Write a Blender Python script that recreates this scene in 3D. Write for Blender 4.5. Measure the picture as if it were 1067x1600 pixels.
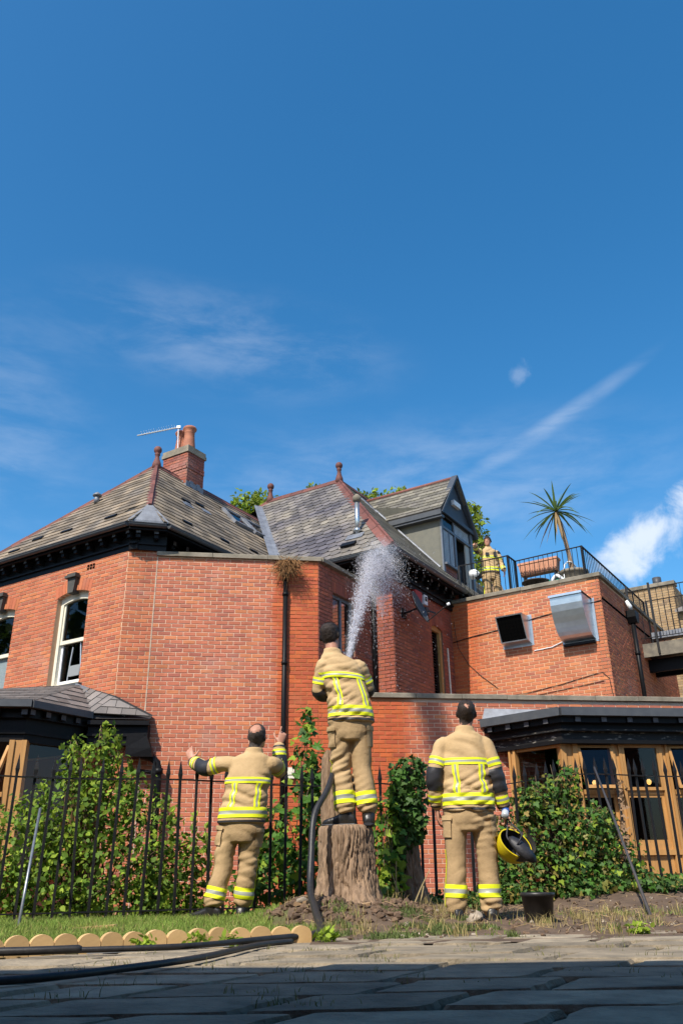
import bpy, bmesh, math, random
import numpy as np
from mathutils import Vector, Matrix, noise as mnoise
from mathutils.bvhtree import BVHTree
random.seed(7)
rng = np.random.default_rng(11)
sc = bpy.context.scene
for o in list(bpy.data.objects):
    bpy.data.objects.remove(o)
C = sc.collection
R = math.radians

# ------------------------------------------------------------------ camera
CAM_H = 0.32
PITCH = R(24.0)
ROLL = 0.0138
fw = Vector((0, math.cos(PITCH), math.sin(PITCH)))
r0 = Vector((1, 0, 0)); u0 = Vector((0, -math.sin(PITCH), math.cos(PITCH)))
cr = math.sqrt(1 - ROLL * ROLL)
rt = r0 * cr - u0 * ROLL
up = u0 * cr + r0 * ROLL
cam_d = bpy.data.cameras.new("camera")
cam = bpy.data.objects.new("camera", cam_d); C.objects.link(cam)
m = Matrix((rt, up, -fw)).transposed().to_4x4(); m.translation = Vector((0, 0, CAM_H))
cam.matrix_world = m
cam_d.sensor_fit = 'VERTICAL'; cam_d.sensor_height = 36.0
cam_d.lens = 1290.0 / 1600.0 * 36.0
cam_d.clip_start = 0.05; cam_d.clip_end = 2000
sc.camera = cam

# ------------------------------------------------------------------ sun and sky
SUN_EL = R(48.0)
SUN_AZ = R(29.0)          # light travels towards +Y, turned this far to +X
sd = bpy.data.lights.new("sun", 'SUN'); sd.energy = 5.0; sd.angle = R(0.5); sd.color = (1.0, 0.93, 0.82)
sun = bpy.data.objects.new("sun", sd); C.objects.link(sun)
ldir = Vector((math.sin(SUN_AZ) * math.cos(SUN_EL), math.cos(SUN_AZ) * math.cos(SUN_EL), -math.sin(SUN_EL)))
sun.rotation_mode = 'QUATERNION'
sun.rotation_quaternion = ldir.to_track_quat('-Z', 'Y')
sun.location = -ldir * 60

world = bpy.data.worlds.new("World"); sc.world = world
world.use_nodes = True
nt = world.node_tree; N = nt.nodes; L = nt.links
for n in list(N): N.remove(n)
def wn(t, **k):
    n = N.new(t)
    for a, b in k.items(): setattr(n, a, b)
    return n
def wmath(op, a, b=None, clamp=False):
    n = wn('ShaderNodeMath', operation=op); n.use_clamp = clamp
    for i, v in enumerate((a, b)):
        if v is None: continue
        if isinstance(v, (int, float)): n.inputs[i].default_value = v
        else: L.new(v, n.inputs[i])
    return n.outputs[0]
def wrange(v, a, b, c=0.0, d=1.0):
    n = wn('ShaderNodeMapRange', interpolation_type='SMOOTHSTEP')
    L.new(v, n.inputs[0])
    for i, q in enumerate((a, b, c, d)): n.inputs[i + 1].default_value = q
    return n.outputs[0]
sky = wn('ShaderNodeTexSky', sky_type='NISHITA')
sky.sun_disc = False; sky.sun_elevation = SUN_EL
sky.sun_rotation = math.atan2(-ldir.x, -ldir.y)
sky.air_density = 1.0; sky.dust_density = 1.1; sky.ozone_density = 2.2
hs = wn('ShaderNodeHueSaturation'); hs.inputs['Hue'].default_value = 0.494; hs.inputs['Saturation'].default_value = 1.37; hs.inputs['Value'].default_value = 1.50
L.new(sky.outputs[0], hs.inputs['Color'])
tc = wn('ShaderNodeTexCoord')
# clouds live on the sky dome: a frame (forward, right, up) of directions, worked in azimuth / elevation
sep = wn('ShaderNodeSeparateXYZ'); L.new(tc.outputs['Generated'], sep.inputs[0])
azi = wmath('ARCTAN2', sep.outputs[0], sep.outputs[1])
ele = wmath('ARCSINE', sep.outputs[2])
comb = wn('ShaderNodeCombineXYZ'); L.new(azi, comb.inputs[0]); L.new(ele, comb.inputs[1])
def wnoise(scale, detail, rough, rot=0.0, sx=1.0, sy=1.0, dist=0.0):
    mp = wn('ShaderNodeMapping'); L.new(comb.outputs[0], mp.inputs[0])
    mp.inputs['Rotation'].default_value = (0, 0, rot); mp.inputs['Scale'].default_value = (sx, sy, 1)
    n = wn('ShaderNodeTexNoise'); L.new(mp.outputs[0], n.inputs['Vector'])
    n.inputs['Scale'].default_value = scale; n.inputs['Detail'].default_value = detail
    n.inputs['Roughness'].default_value = rough; n.inputs['Distortion'].default_value = dist
    return n.outputs[0]
def wblob(a0, e0, ra, re, rot=0.0):
    # soft elliptical region round a direction, 1 in the middle
    da = wmath('SUBTRACT', azi, a0); de = wmath('SUBTRACT', ele, e0)
    c_, s_ = math.cos(rot), math.sin(rot)
    x = wmath('ADD', wmath('MULTIPLY', da, c_), wmath('MULTIPLY', de, s_))
    y = wmath('SUBTRACT', wmath('MULTIPLY', de, c_), wmath('MULTIPLY', da, s_))
    q = wmath('ADD', wmath('POWER', wmath('ABSOLUTE', wmath('DIVIDE', x, ra)), 2.0), wmath('POWER', wmath('ABSOLUTE', wmath('DIVIDE', y, re)), 2.0))
    return wmath('SUBTRACT', 1.0, wmath('SQRT', q))
puff_n = wnoise(16, 8, 0.62, dist=0.3)
cum = wrange(wmath('ADD', wblob(0.385, 0.358, 0.095, 0.036, 0.50), wmath('MULTIPLY', wmath('SUBTRACT', puff_n, 0.5), 2.2)), 0.04, 0.80, 0, 0.74)
bit = wrange(wmath('ADD', wblob(0.250, 0.566, 0.022, 0.02), wmath('MULTIPLY', wmath('SUBTRACT', puff_n, 0.5), 3.0)), 0.25, 1.0, 0, 0.15)
wisp_n = wnoise(9, 10, 0.62, rot=0.30, sx=0.8, sy=2.6, dist=0.25)
wisp = wmath('MULTIPLY', wrange(wisp_n, 0.36, 0.80), wrange(wblob(-0.16, 0.615, 0.32, 0.085, -0.08), 0.0, 0.85, 0, 0.17))
wisp2 = wmath('MULTIPLY', wrange(wisp_n, 0.34, 0.78), wrange(wblob(-0.47, 0.47, 0.2, 0.2), 0.0, 0.85, 0, 0.15))
streak_n = wnoise(9, 7, 0.6, rot=-0.40, sx=0.6, sy=3.0, dist=0.4)
streak = wmath('MULTIPLY', wrange(streak_n, 0.30, 0.7), wrange(wblob(0.285, 0.503, 0.19, 0.015, 0.40), 0.0, 0.9, 0, 0.22))
haze1 = wmath('MULTIPLY', wrange(wisp_n, 0.3, 0.8), wrange(wblob(0.1, 0.44, 0.5, 0.12), 0.0, 0.9, 0, 0.22))
trail = wrange(wblob(0.245, 0.985, 0.05, 0.0022, 0.23), 0.0, 0.6, 0, 0.14)
tot = wmath('ADD', wmath('ADD', wmath('ADD', cum, bit), wmath('ADD', wisp, wisp2)), wmath('ADD', wmath('ADD', streak, haze1), trail), True)
mixc = wn('ShaderNodeMix', data_type='RGBA')
L.new(tot, mixc.inputs[0]); L.new(hs.outputs[0], mixc.inputs[6]); mixc.inputs[7].default_value = (7.6, 8.0, 8.6, 1)
bg = wn('ShaderNodeBackground'); bg.inputs['Strength'].default_value = 0.105
L.new(mixc.outputs[2], bg.inputs['Color'])
wo = wn('ShaderNodeOutputWorld'); L.new(bg.outputs[0], wo.inputs[0])

sc.view_settings.view_transform = 'Standard'
sc.view_settings.look = 'None'
sc.view_settings.exposure = 0.35
sc.view_settings.gamma = 1.0
sc.view_settings.use_curve_mapping = False
sc.cycles.max_bounces = 6
sc.cycles.transparent_max_bounces = 12
sc.cycles.volume_bounces = 1

# ------------------------------------------------------------------ helpers
WORLD = {}          # object name -> world translation of its origin (no rotation on the way)
def V(*a): return Vector(a)
A = V(0.848, -0.530, 0); B = V(0.530, 0.848, 0); Z = V(0, 0, 1)
D = V(math.cos(R(8)), math.sin(R(8)), 0); DN = V(-math.sin(R(8)), math.cos(R(8)), 0)

class MB:
    def __init__(s): s.v = []; s.f = []; s.mi = []
    def add(s, vs, fs, mi=0):
        b = len(s.v); s.v.extend([tuple(p) for p in vs])
        s.f.extend([tuple(b + i for i in f) for f in fs]); s.mi.extend([mi] * len(fs))
    def box(s, o, u, v, w, mi=0):
        """parallelepiped from corner o along the vectors u, v, w"""
        o = Vector(o); p = [o, o + u, o + u + v, o + v, o + w, o + u + w, o + u + v + w, o + v + w]
        f = [(0, 3, 2, 1), (4, 5, 6, 7), (0, 1, 5, 4), (1, 2, 6, 5), (2, 3, 7, 6), (3, 0, 4, 7)]
        if u.cross(v).dot(w) < 0: f = [tuple(reversed(q)) for q in f]
        s.add(p, f, mi)
    def cbox(s, c, u, v, w, mi=0):
        s.box(Vector(c) - u / 2 - v / 2 - w / 2, u, v, w, mi)
    def bar(s, a, b, w, h, upv=None, mi=0):
        """square bar from a to b, w wide and h deep"""
        a = Vector(a); b = Vector(b); d = b - a
        upv = upv or (Z if abs(d.normalized().z) < 0.95 else B)
        x = d.cross(upv).normalized(); y = x.cross(d).normalized()
        s.box(a - x * w / 2 - y * h / 2, d, x * w, y * h, mi)
    def prism(s, poly, off, mi=0):
        n = len(poly); off = Vector(off)
        p = [Vector(q) for q in poly] + [Vector(q) + off for q in poly]
        f = [tuple(range(n)), tuple(range(2 * n - 1, n - 1, -1))] + [(i, i + n, (i + 1) % n + n, (i + 1) % n) for i in range(n)]
        nn = (p[1] - p[0]).cross(p[2] - p[0])
        if nn.dot(off) > 0: f = [tuple(reversed(q)) for q in f]
        s.add(p, f, mi)
    def tube(s, pts, r, n=8, cap=True, mi=0):
        pts = [Vector(p) for p in pts]; k = len(pts)
        rr = [r] * k if isinstance(r, (int, float)) else list(r)
        vs = []; ref = None
        for i, p in enumerate(pts):
            t = (pts[min(i + 1, k - 1)] - pts[max(i - 1, 0)]).normalized()
            if ref is None: ref = t.orthogonal().normalized()
            x = (ref - t * ref.dot(t))
            x = x.normalized() if x.length > 1e-6 else t.orthogonal().normalized()
            ref = x; y = t.cross(x)
            for j in range(n):
                a = 2 * math.pi * j / n
                vs.append(p + (x * math.cos(a) + y * math.sin(a)) * rr[i])
        fs = [(i * n + j, i * n + (j + 1) % n, (i + 1) * n + (j + 1) % n, (i + 1) * n + j) for i in range(k - 1) for j in range(n)]
        if cap:
            fs.append(tuple(range(n - 1, -1, -1))); fs.append(tuple((k - 1) * n + j for j in range(n)))
        s.add(vs, fs, mi)
    def rings(s, rings, n=20, cap=True, mi=0, ex=1.0):
        """loft: each ring = (centre, x half-axis vector, y half-axis vector)"""
        vs = []
        for c, ux, uy in rings:
            for j in range(n):
                a = 2 * math.pi * j / n
                ca, sa = math.cos(a), math.sin(a)
                ca = math.copysign(abs(ca) ** ex, ca); sa = math.copysign(abs(sa) ** ex, sa)
                vs.append(Vector(c) + Vector(ux) * ca + Vector(uy) * sa)
        k = len(rings)
        fs = [(i * n + j, i * n + (j + 1) % n, (i + 1) * n + (j + 1) % n, (i + 1) * n + j) for i in range(k - 1) for j in range(n)]
        if cap:
            fs.append(tuple(range(n - 1, -1, -1))); fs.append(tuple((k - 1) * n + j for j in range(n)))
        s.add(vs, fs, mi)
    def lathe(s, prof, o, n=16, mi=0, axis=Z):
        ax = Vector(axis).normalized(); x = ax.orthogonal().normalized(); y = ax.cross(x)
        s.rings([(Vector(o) + ax * h, x * r, y * r) for r, h in prof], n, True, mi)
    def merge(s, o):
        b = len(s.v); s.v.extend(o.v); s.f.extend([tuple(b + i for i in f) for f in o.f]); s.mi.extend(o.mi)
    def mesh(s, name, mats, smooth=False):
        me = bpy.data.meshes.new(name)
        me.from_pydata([tuple(p) for p in s.v], [], s.f)
        for mt in (mats if isinstance(mats, (list, tuple)) else [mats]): me.materials.append(mt)
        if len(set(s.mi)) > 1: me.polygons.foreach_set('material_index', s.mi)
        if smooth: me.polygons.foreach_set('use_smooth', [True] * len(me.polygons))
        me.update()
        return me

def put(name, me, parent=None, loc=None, rotz=None, world=True):
    """link mesh data as an object; loc is the world place of its origin (world=True) or local to the parent"""
    o = bpy.data.objects.new(name, me); C.objects.link(o)
    w = Vector(loc) if loc is not None else Vector((0, 0, 0))
    if parent is not None:
        o.parent = parent
        if world: o.location = w - WORLD.get(parent.name, Vector((0, 0, 0)))
        else: o.location = w
    else: o.location = w
    if rotz is not None: o.rotation_euler = (0, 0, rotz)
    WORLD[o.name] = w
    return o
def part(name, mb, mats, parent=None, smooth=False, world=True):
    return put(name, mb.mesh(name, mats, smooth), parent, None, None, world)
def tag(o, label=None, cat=None, group=None, kind=None):
    if label: o['label'] = label
    if cat: o['category'] = cat
    if group: o['group'] = group
    if kind: o['kind'] = kind
    return o
def thing(name, label, cat, loc=(0, 0, 0), rotz=0.0, group=None):
    o = bpy.data.objects.new(name, None); C.objects.link(o)
    o.empty_display_size = 0.2
    o.location = loc; o.rotation_euler = (0, 0, rotz)
    WORLD[o.name] = Vector(loc)
    return tag(o, label, cat, group)

# camera projection, used only to rank pieces by how large they show
def px(p):
    q = Vector(p) - Vector((0, 0, CAM_H)); z = q.dot(fw)
    if z < 0.2: return None
    return (533.5 + 1290 * q.dot(rt) / z, 800 - 1290 * q.dot(up) / z, z)
def inview(p, mg=15):
    q = px(p)
    return q is not None and -mg < q[0] < 1067 + mg and -mg < q[1] < 1600 + mg

# ------------------------------------------------------------------ materials
def mat(name, col, rough=0.8, metal=0.0, vary=0.0, nscale=8.0, namt=0.0, bump=0.0, bscale=60.0, col2=None, spec=0.35, transl=0.0, stretch=None, detail=4.0, lohi=(0.35, 0.65), bdist=0.01):
    """principled; vary = brightness spread between islands/objects, namt = noise mix towards col2, bump = relief"""
    mt = bpy.data.materials.new(name); mt.use_nodes = True
    t = mt.node_tree; n = t.nodes; l = t.links
    bs = n['Principled BSDF']; out = n['Material Output']
    bs.inputs['Roughness'].default_value = rough; bs.inputs['Metallic'].default_value = metal
    bs.inputs['Specular IOR Level'].default_value = spec
    geo = n.new('ShaderNodeNewGeometry')
    cur = None
    rgb = n.new('ShaderNodeRGB'); rgb.outputs[0].default_value = (*col, 1); cur = rgb.outputs[0]
    def nz(scale, det=4.0):
        q = n.new('ShaderNodeTexNoise'); q.inputs['Scale'].default_value = scale; q.inputs['Detail'].default_value = det
        q.inputs['Roughness'].default_value = 0.6
        if stretch:
            mp = n.new('ShaderNodeMapping'); mp.inputs['Scale'].default_value = stretch
            l.new(geo.outputs['Position'], mp.inputs[0]); l.new(mp.outputs[0], q.inputs['Vector'])
        else: l.new(geo.outputs['Position'], q.inputs['Vector'])
        return q.outputs[0]
    if namt > 0:
        mr = n.new('ShaderNodeMapRange'); l.new(nz(nscale, detail), mr.inputs[0]); mr.inputs[1].default_value = lohi[0]; mr.inputs[2].default_value = lohi[1]
        mr.inputs[4].default_value = namt
        mx = n.new('ShaderNodeMix'); mx.data_type = 'RGBA'
        l.new(mr.outputs[0], mx.inputs[0]); l.new(cur, mx.inputs[6]); mx.inputs[7].default_value = (*(col2 or tuple(c * 0.5 for c in col)), 1)
        cur = mx.outputs[2]
    if vary > 0:
        oi = n.new('ShaderNodeObjectInfo')
        ad = n.new('ShaderNodeMath'); ad.operation = 'ADD'; l.new(geo.outputs['Random Per Island'], ad.inputs[0]); l.new(oi.outputs['Random'], ad.inputs[1])
        fr = n.new('ShaderNodeMath'); fr.operation = 'FRACT'; l.new(ad.outputs[0], fr.inputs[0])
        mr = n.new('ShaderNodeMapRange'); l.new(fr.outputs[0], mr.inputs[0]); mr.inputs[3].default_value = 1 - vary; mr.inputs[4].default_value = 1 + vary
        h = n.new('ShaderNodeHueSaturation'); l.new(mr.outputs[0], h.inputs['Value']); l.new(cur, h.inputs['Color'])
        cur = h.outputs[0]
    l.new(cur, bs.inputs['Base Color'])
    if bump > 0:
        b = n.new('ShaderNodeBump'); b.inputs['Strength'].default_value = bump; b.inputs['Distance'].default_value = bdist
        l.new(nz(bscale, 6.0), b.inputs['Height']); l.new(b.outputs[0], bs.inputs['Normal'])
    if transl > 0:
        tr = n.new('ShaderNodeBsdfTranslucent'); l.new(cur, tr.inputs[0])
        ms = n.new('ShaderNodeMixShader'); ms.inputs[0].default_value = transl
        l.new(bs.outputs[0], ms.inputs[1]); l.new(tr.outputs[0], ms.inputs[2]); l.new(ms.outputs[0], out.inputs[0])
    return mt

def brick_mat(name, base, dark, orange, soot=0.12, wetx=None, wetcol=(1.0, 0.62, 0.40), rough=0.85, mortar=False):
    """brick or its mortar: tone per brick, mottling, soot runs, and where the hose has soaked it (wetx = plan range in x) a wet stain"""
    mt = bpy.data.materials.new(name); mt.use_nodes = True
    t = mt.node_tree; n = t.nodes; l = t.links; bs = n['Principled BSDF']
    geo = n.new('ShaderNodeNewGeometry'); oi = n.new('ShaderNodeObjectInfo')
    def math_(op, a, b=None, cl=False):
        q = n.new('ShaderNodeMath'); q.operation = op; q.use_clamp = cl
        for i, v in enumerate((a, b)):
            if v is None: continue
            if isinstance(v, (int, float)): q.inputs[i].default_value = v
            else: l.new(v, q.inputs[i])
        return q.outputs[0]
    def rng_(v, a, b, c=0.0, d=1.0):
        q = n.new('ShaderNodeMapRange'); q.interpolation_type = 'SMOOTHSTEP'; l.new(v, q.inputs[0])
        for i, w in enumerate((a, b, c, d)): q.inputs[i + 1].default_value = w
        return q.outputs[0]
    def mix_(f, a, b, mode='MIX'):
        q = n.new('ShaderNodeMix'); q.data_type = 'RGBA'; q.blend_type = mode
        for i, v in ((0, f), (6, a), (7, b)):
            if isinstance(v, tuple): q.inputs[i].default_value = (*v, 1)
            elif isinstance(v, (int, float)): q.inputs[i].default_value = v
            else: l.new(v, q.inputs[i])
        return q.outputs[2]
    def noise_(scale, det=4.0, st=None):
        q = n.new('ShaderNodeTexNoise'); q.inputs['Scale'].default_value = scale; q.inputs['Detail'].default_value = det; q.inputs['Roughness'].default_value = 0.6
        if st:
            mp = n.new('ShaderNodeMapping'); mp.inputs['Scale'].default_value = st
            l.new(geo.outputs['Position'], mp.inputs[0]); l.new(mp.outputs[0], q.inputs['Vector'])
        else: l.new(geo.outputs['Position'], q.inputs['Vector'])
        return q.outputs[0]
    fr = math_('FRACT', math_('ADD', geo.outputs['Random Per Island'], oi.outputs['Random']))
    fr2 = math_('FRACT', math_('MULTIPLY', fr, 7.31))
    c = mix_(rng_(fr, 0.55, 0.95), base, orange)
    c = mix_(rng_(fr2, 0.72, 0.98, 0, 0.85), c, dark)
    h = n.new('ShaderNodeHueSaturation'); l.new(math_('ADD', math_('MULTIPLY', fr2, 0.3), 0.86), h.inputs['Value']); l.new(c, h.inputs['Color']); c = h.outputs[0]
    c = mix_(rng_(noise_(45, 5), 0.45, 0.75, 0, 0.35), c, tuple(q * 0.55 for q in base))
    # rain runs and soot, vertical streaks
    run = rng_(noise_(1.4, 5, (2.2, 2.2, 0.35)), 0.5, 0.75)
    c = mix_(math_('MULTIPLY', run, soot), c, tuple(q * 0.35 for q in base))
    bloom = rng_(noise_(1.1, 6), 0.56, 0.72, 0, 0.22)
    c = mix_(bloom, c, (0.46, 0.36, 0.31))
    rgh = None
    if wetx:
        sp = n.new('ShaderNodeSeparateXYZ'); l.new(geo.outputs['Position'], sp.inputs[0])
        x = math_('ADD', sp.outputs[0], math_('MULTIPLY', math_('SUBTRACT', noise_(1.3, 4, (1, 1, 0.35)), 0.5), 1.1))
        w1 = rng_(x, wetx[0] - 0.12, wetx[0] + 0.2); w2 = rng_(x, wetx[1] - 0.5, wetx[1] + 0.1, 1, 0)
        w = math_('MULTIPLY', w1, w2)
        wv = mix_(1.0, c, wetcol, 'MULTIPLY')
        c = mix_(w, c, wv)
        rgh = math_('SUBTRACT', rough, math_('MULTIPLY', w, 0.3))
    l.new(c, bs.inputs['Base Color'])
    if rgh is not None: l.new(rgh, bs.inputs['Roughness'])
    else: bs.inputs['Roughness'].default_value = rough
    bs.inputs['Specular IOR Level'].default_value = 0.3
    b = n.new('ShaderNodeBump'); b.inputs['Strength'].default_value = 0.35; b.inputs['Distance'].default_value = 0.006
    l.new(noise_(120, 5), b.inputs['Height']); l.new(b.outputs[0], bs.inputs['Normal'])
    return mt

M = {}
M['brick_new'] = brick_mat('red_brick_smooth', (0.47, 0.150, 0.085), (0.29, 0.092, 0.065), (0.53, 0.185, 0.082), 0.24, (-1.35, 1.35), (1.0, 0.66, 0.42))
M['mortar_new'] = brick_mat('mortar_pale', (0.64, 0.46, 0.33), (0.60, 0.43, 0.30), (0.66, 0.48, 0.35), 0.18, (-1.35, 1.35), (0.62, 0.34, 0.18), 0.95)
M['brick_old'] = brick_mat('red_brick_old', (0.46, 0.138, 0.070), (0.25, 0.078, 0.052), (0.53, 0.178, 0.075), 0.28)
M['mortar_old'] = brick_mat('mortar_old', (0.56, 0.36, 0.23), (0.52, 0.32, 0.2), (0.6, 0.4, 0.26), 0.2, None, rough=0.95)
M['brick_wet_shade'] = brick_mat('red_brick_soaked_shaded', (0.30, 0.085, 0.052), (0.16, 0.050, 0.040), (0.36, 0.100, 0.050), 0.25, rough=0.55)  # soaked tone; on the recess wall it also carries painted shade
M['mortar_wet_shade'] = brick_mat('mortar_soaked_shaded', (0.20, 0.105, 0.070), (0.18, 0.09, 0.06), (0.22, 0.12, 0.08), 0.25, rough=0.7)
M['brick_terrace'] = brick_mat('red_brick_terrace', (0.46, 0.150, 0.072), (0.28, 0.095, 0.062), (0.54, 0.195, 0.080), 0.24, (1.9, 3.3), (1.0, 0.72, 0.5))
M['mortar_terrace'] = brick_mat('mortar_terrace', (0.60, 0.40, 0.25), (0.54, 0.36, 0.24), (0.64, 0.44, 0.28), 0.2, (1.9, 3.3), (0.75, 0.5, 0.36), 0.95)
M['brick_yellow'] = brick_mat('yellow_stock_brick', (0.34, 0.225, 0.115), (0.17, 0.115, 0.07), (0.40, 0.28, 0.15), 0.12)
M['mortar_yellow'] = brick_mat('mortar_grey', (0.30, 0.25, 0.18), (0.28, 0.22, 0.16), (0.32, 0.27, 0.2), 0.2, rough=0.95)
M['slate_brown'] = mat('slate_weathered', (0.225, 0.172, 0.114), 0.75, vary=0.45, nscale=1.6, namt=0.9, col2=(0.115, 0.100, 0.085), bump=0.4, bscale=40, detail=7)
M['slate_blue'] = mat('slate_blue_grey', (0.235, 0.205, 0.155), 0.55, vary=0.34, nscale=0.75, namt=0.9, col2=(0.076, 0.070, 0.086), bump=0.35, bscale=40, detail=6)
M['slate_dark'] = mat('slate_mossy', (0.115, 0.105, 0.092), 0.75, vary=0.4, nscale=3, namt=0.7, col2=(0.18, 0.165, 0.12), bump=0.4, bscale=40)
M['slate_bay'] = mat('slate_bay', (0.13, 0.12, 0.115), 0.6, vary=0.3, nscale=3, namt=0.6, col2=(0.22, 0.19, 0.17), bump=0.3, bscale=40)
M['under'] = mat('roof_underlay', (0.03, 0.028, 0.028), 0.9)
M['lead'] = mat('lead_flashing', (0.21, 0.225, 0.255), 0.5, metal=0.2, nscale=5, namt=0.7, col2=(0.11, 0.115, 0.13), bump=0.3, bscale=12)
M['ridge'] = mat('terracotta_ridge', (0.17, 0.060, 0.045), 0.7, vary=0.25, nscale=8, namt=0.6, col2=(0.09, 0.045, 0.04), bump=0.3)
M['pot'] = mat('terracotta_pot', (0.40, 0.155, 0.085), 0.75, nscale=7, namt=0.6, col2=(0.2, 0.085, 0.06), bump=0.25, vary=0.1)
M['black'] = mat('black_gloss_paint', (0.007, 0.007, 0.008), 0.42, nscale=20, namt=0.3, col2=(0.015, 0.015, 0.015), bump=0.1, bscale=25, spec=0.14)
M['black_peel'] = mat('black_paint_peeling', (0.012, 0.012, 0.012), 0.55, nscale=7, namt=0.75, col2=(0.36, 0.33, 0.28), bump=0.3, bscale=30, spec=.25, stretch=(1, 1, 5), lohi=(.56, .66), detail=8)
M['gutter'] = mat('gutter_grey_black', (0.055, 0.060, 0.068), 0.42, nscale=6, namt=0.5, col2=(0.09, 0.095, 0.10), bump=0.1)
M['bracket'] = mat('bracket_ends', (0.11, 0.11, 0.115), 0.6, nscale=9, namt=0.6, col2=(0.045, 0.045, 0.05))
M['stone'] = mat('coping_stone', (0.25, 0.215, 0.165), 0.9, vary=0.12, nscale=4, namt=0.8, col2=(0.11, 0.10, 0.075), bump=0.5, bscale=30, detail=8)
M['sill'] = mat('painted_sill', (0.075, 0.082, 0.090), 0.6, nscale=5, namt=0.3, bump=0.1)
M['keystone'] = mat('keystone_dark', (0.055, 0.055, 0.05), 0.7, nscale=8, namt=0.5, col2=(0.11, 0.10, 0.085), bump=0.3)
M['white'] = mat('cream_window_paint', (0.72, 0.68, 0.55), 0.45, nscale=10, namt=0.25, col2=(0.5, 0.46, 0.36), bump=0.05)
M['white2'] = mat('white_paint', (0.78, 0.79, 0.80), 0.5)
def glass_mat(name, tint):
    mt = bpy.data.materials.new(name); mt.use_nodes = True; t = mt.node_tree; t.nodes.remove(t.nodes['Principled BSDF'])
    a = t.nodes.new('ShaderNodeBsdfTransparent'); a.inputs[0].default_value = (*tint, 1)
    g = t.nodes.new('ShaderNodeBsdfGlossy'); g.inputs['Roughness'].default_value = .02
    f = t.nodes.new('ShaderNodeFresnel'); f.inputs[0].default_value = 1.5
    m_ = t.nodes.new('ShaderNodeMixShader'); t.links.new(f.outputs[0], m_.inputs[0]); t.links.new(a.outputs[0], m_.inputs[1]); t.links.new(g.outputs[0], m_.inputs[2])
    t.links.new(m_.outputs[0], t.nodes['Material Output'].inputs[0]); return mt
M['glass'] = glass_mat('dark_window_glass', (.55, .6, .6))
M['glass_sky'] = glass_mat('window_glass', (.7, .75, .75))
M['wood'] = mat('honey_timber', (0.46, 0.245, 0.082), 0.5, nscale=4, namt=0.55, col2=(0.30, 0.15, 0.05), bump=0.15, bscale=20, stretch=(9, 9, 0.7), vary=0.1)
M['iron'] = mat('black_railing_iron', (0.010, 0.011, 0.013), 0.5, nscale=30, namt=0.3, col2=(0.03, 0.024, 0.02), bump=0.2, spec=.25)
M['galv'] = mat('galvanised_steel', (0.52, 0.57, 0.60), 0.32, metal=0.85, nscale=5, namt=0.5, col2=(0.36, 0.40, 0.44), bump=0.06, bscale=14)
M['mesh_dark'] = mat('dark_vent_inside', (0.004, 0.004, 0.004), 0.9, spec=0.0)
M['render'] = mat('grey_render', (0.135, 0.135, 0.115), 0.95, nscale=5, namt=0.6, col2=(0.19, 0.18, 0.14), bump=0.4, bscale=50, detail=8)
M['dormer_paint'] = mat('dormer_dark_paint', (0.045, 0.055, 0.072), 0.55, nscale=6, namt=0.4, col2=(0.07, 0.08, 0.1), bump=0.1)
M['dormer_frame'] = mat('dormer_blue_grey_frame', (0.15, 0.17, 0.20), 0.5, nscale=8, namt=0.5, col2=(0.09, 0.1, 0.12), bump=0.1)
M['curtain'] = mat('pale_curtain', (0.45, 0.50, 0.55), 0.7)
M['cable'] = mat('black_cable', (0.015, 0.013, 0.012), 0.6)
M['straw'] = mat('dry_stalks', (0.19, 0.095, 0.035), 0.9, vary=0.4)
M['red_box'] = mat('red_alarm_plastic', (0.42, 0.035, 0.03), 0.4)
M['dish'] = mat('dish_grey', (0.055, 0.058, 0.064), 0.5, nscale=12, namt=0.3)
M['alu'] = mat('aluminium', (0.62, 0.64, 0.66), 0.35, metal=0.7)
# ================================================================== SETTING: buildings
BRL, BRH, JT = 0.225, 0.075, 0.010
PENDING = {}                 # thing name -> list of (score, wall object, kind, location, rotz, mesh key)
BR_TEMPL = {}
def brick_template(i, bm_):
    key = (i, bm_.name)
    if key not in BR_TEMPL:
        r = random.Random(i * 31 + 5)
        lx = (BRL - JT) / 2; lz = (BRH - JT) / 2
        e = [0.007 + r.uniform(-0.002, 0.0025) for _ in range(4)]
        c = 0.004
        # front face inset a little: worn arrises
        b = MB()
        f = [(-lx + c, -e[0], -lz + c), (lx - c, -e[1], -lz + c), (lx - c, -e[2], lz - c), (-lx + c, -e[3], lz - c)]
        k = [(-lx, 0.002, -lz), (lx, 0.002, -lz), (lx, 0.002, lz), (-lx, 0.002, lz)]
        b.add(f + k, [(0, 1, 2, 3), (4, 5, 1, 0), (5, 6, 2, 1), (6, 7, 3, 2), (7, 4, 0, 3)])
        BR_TEMPL[key] = b.mesh("brick", bm_)
    return BR_TEMPL[key]

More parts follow.
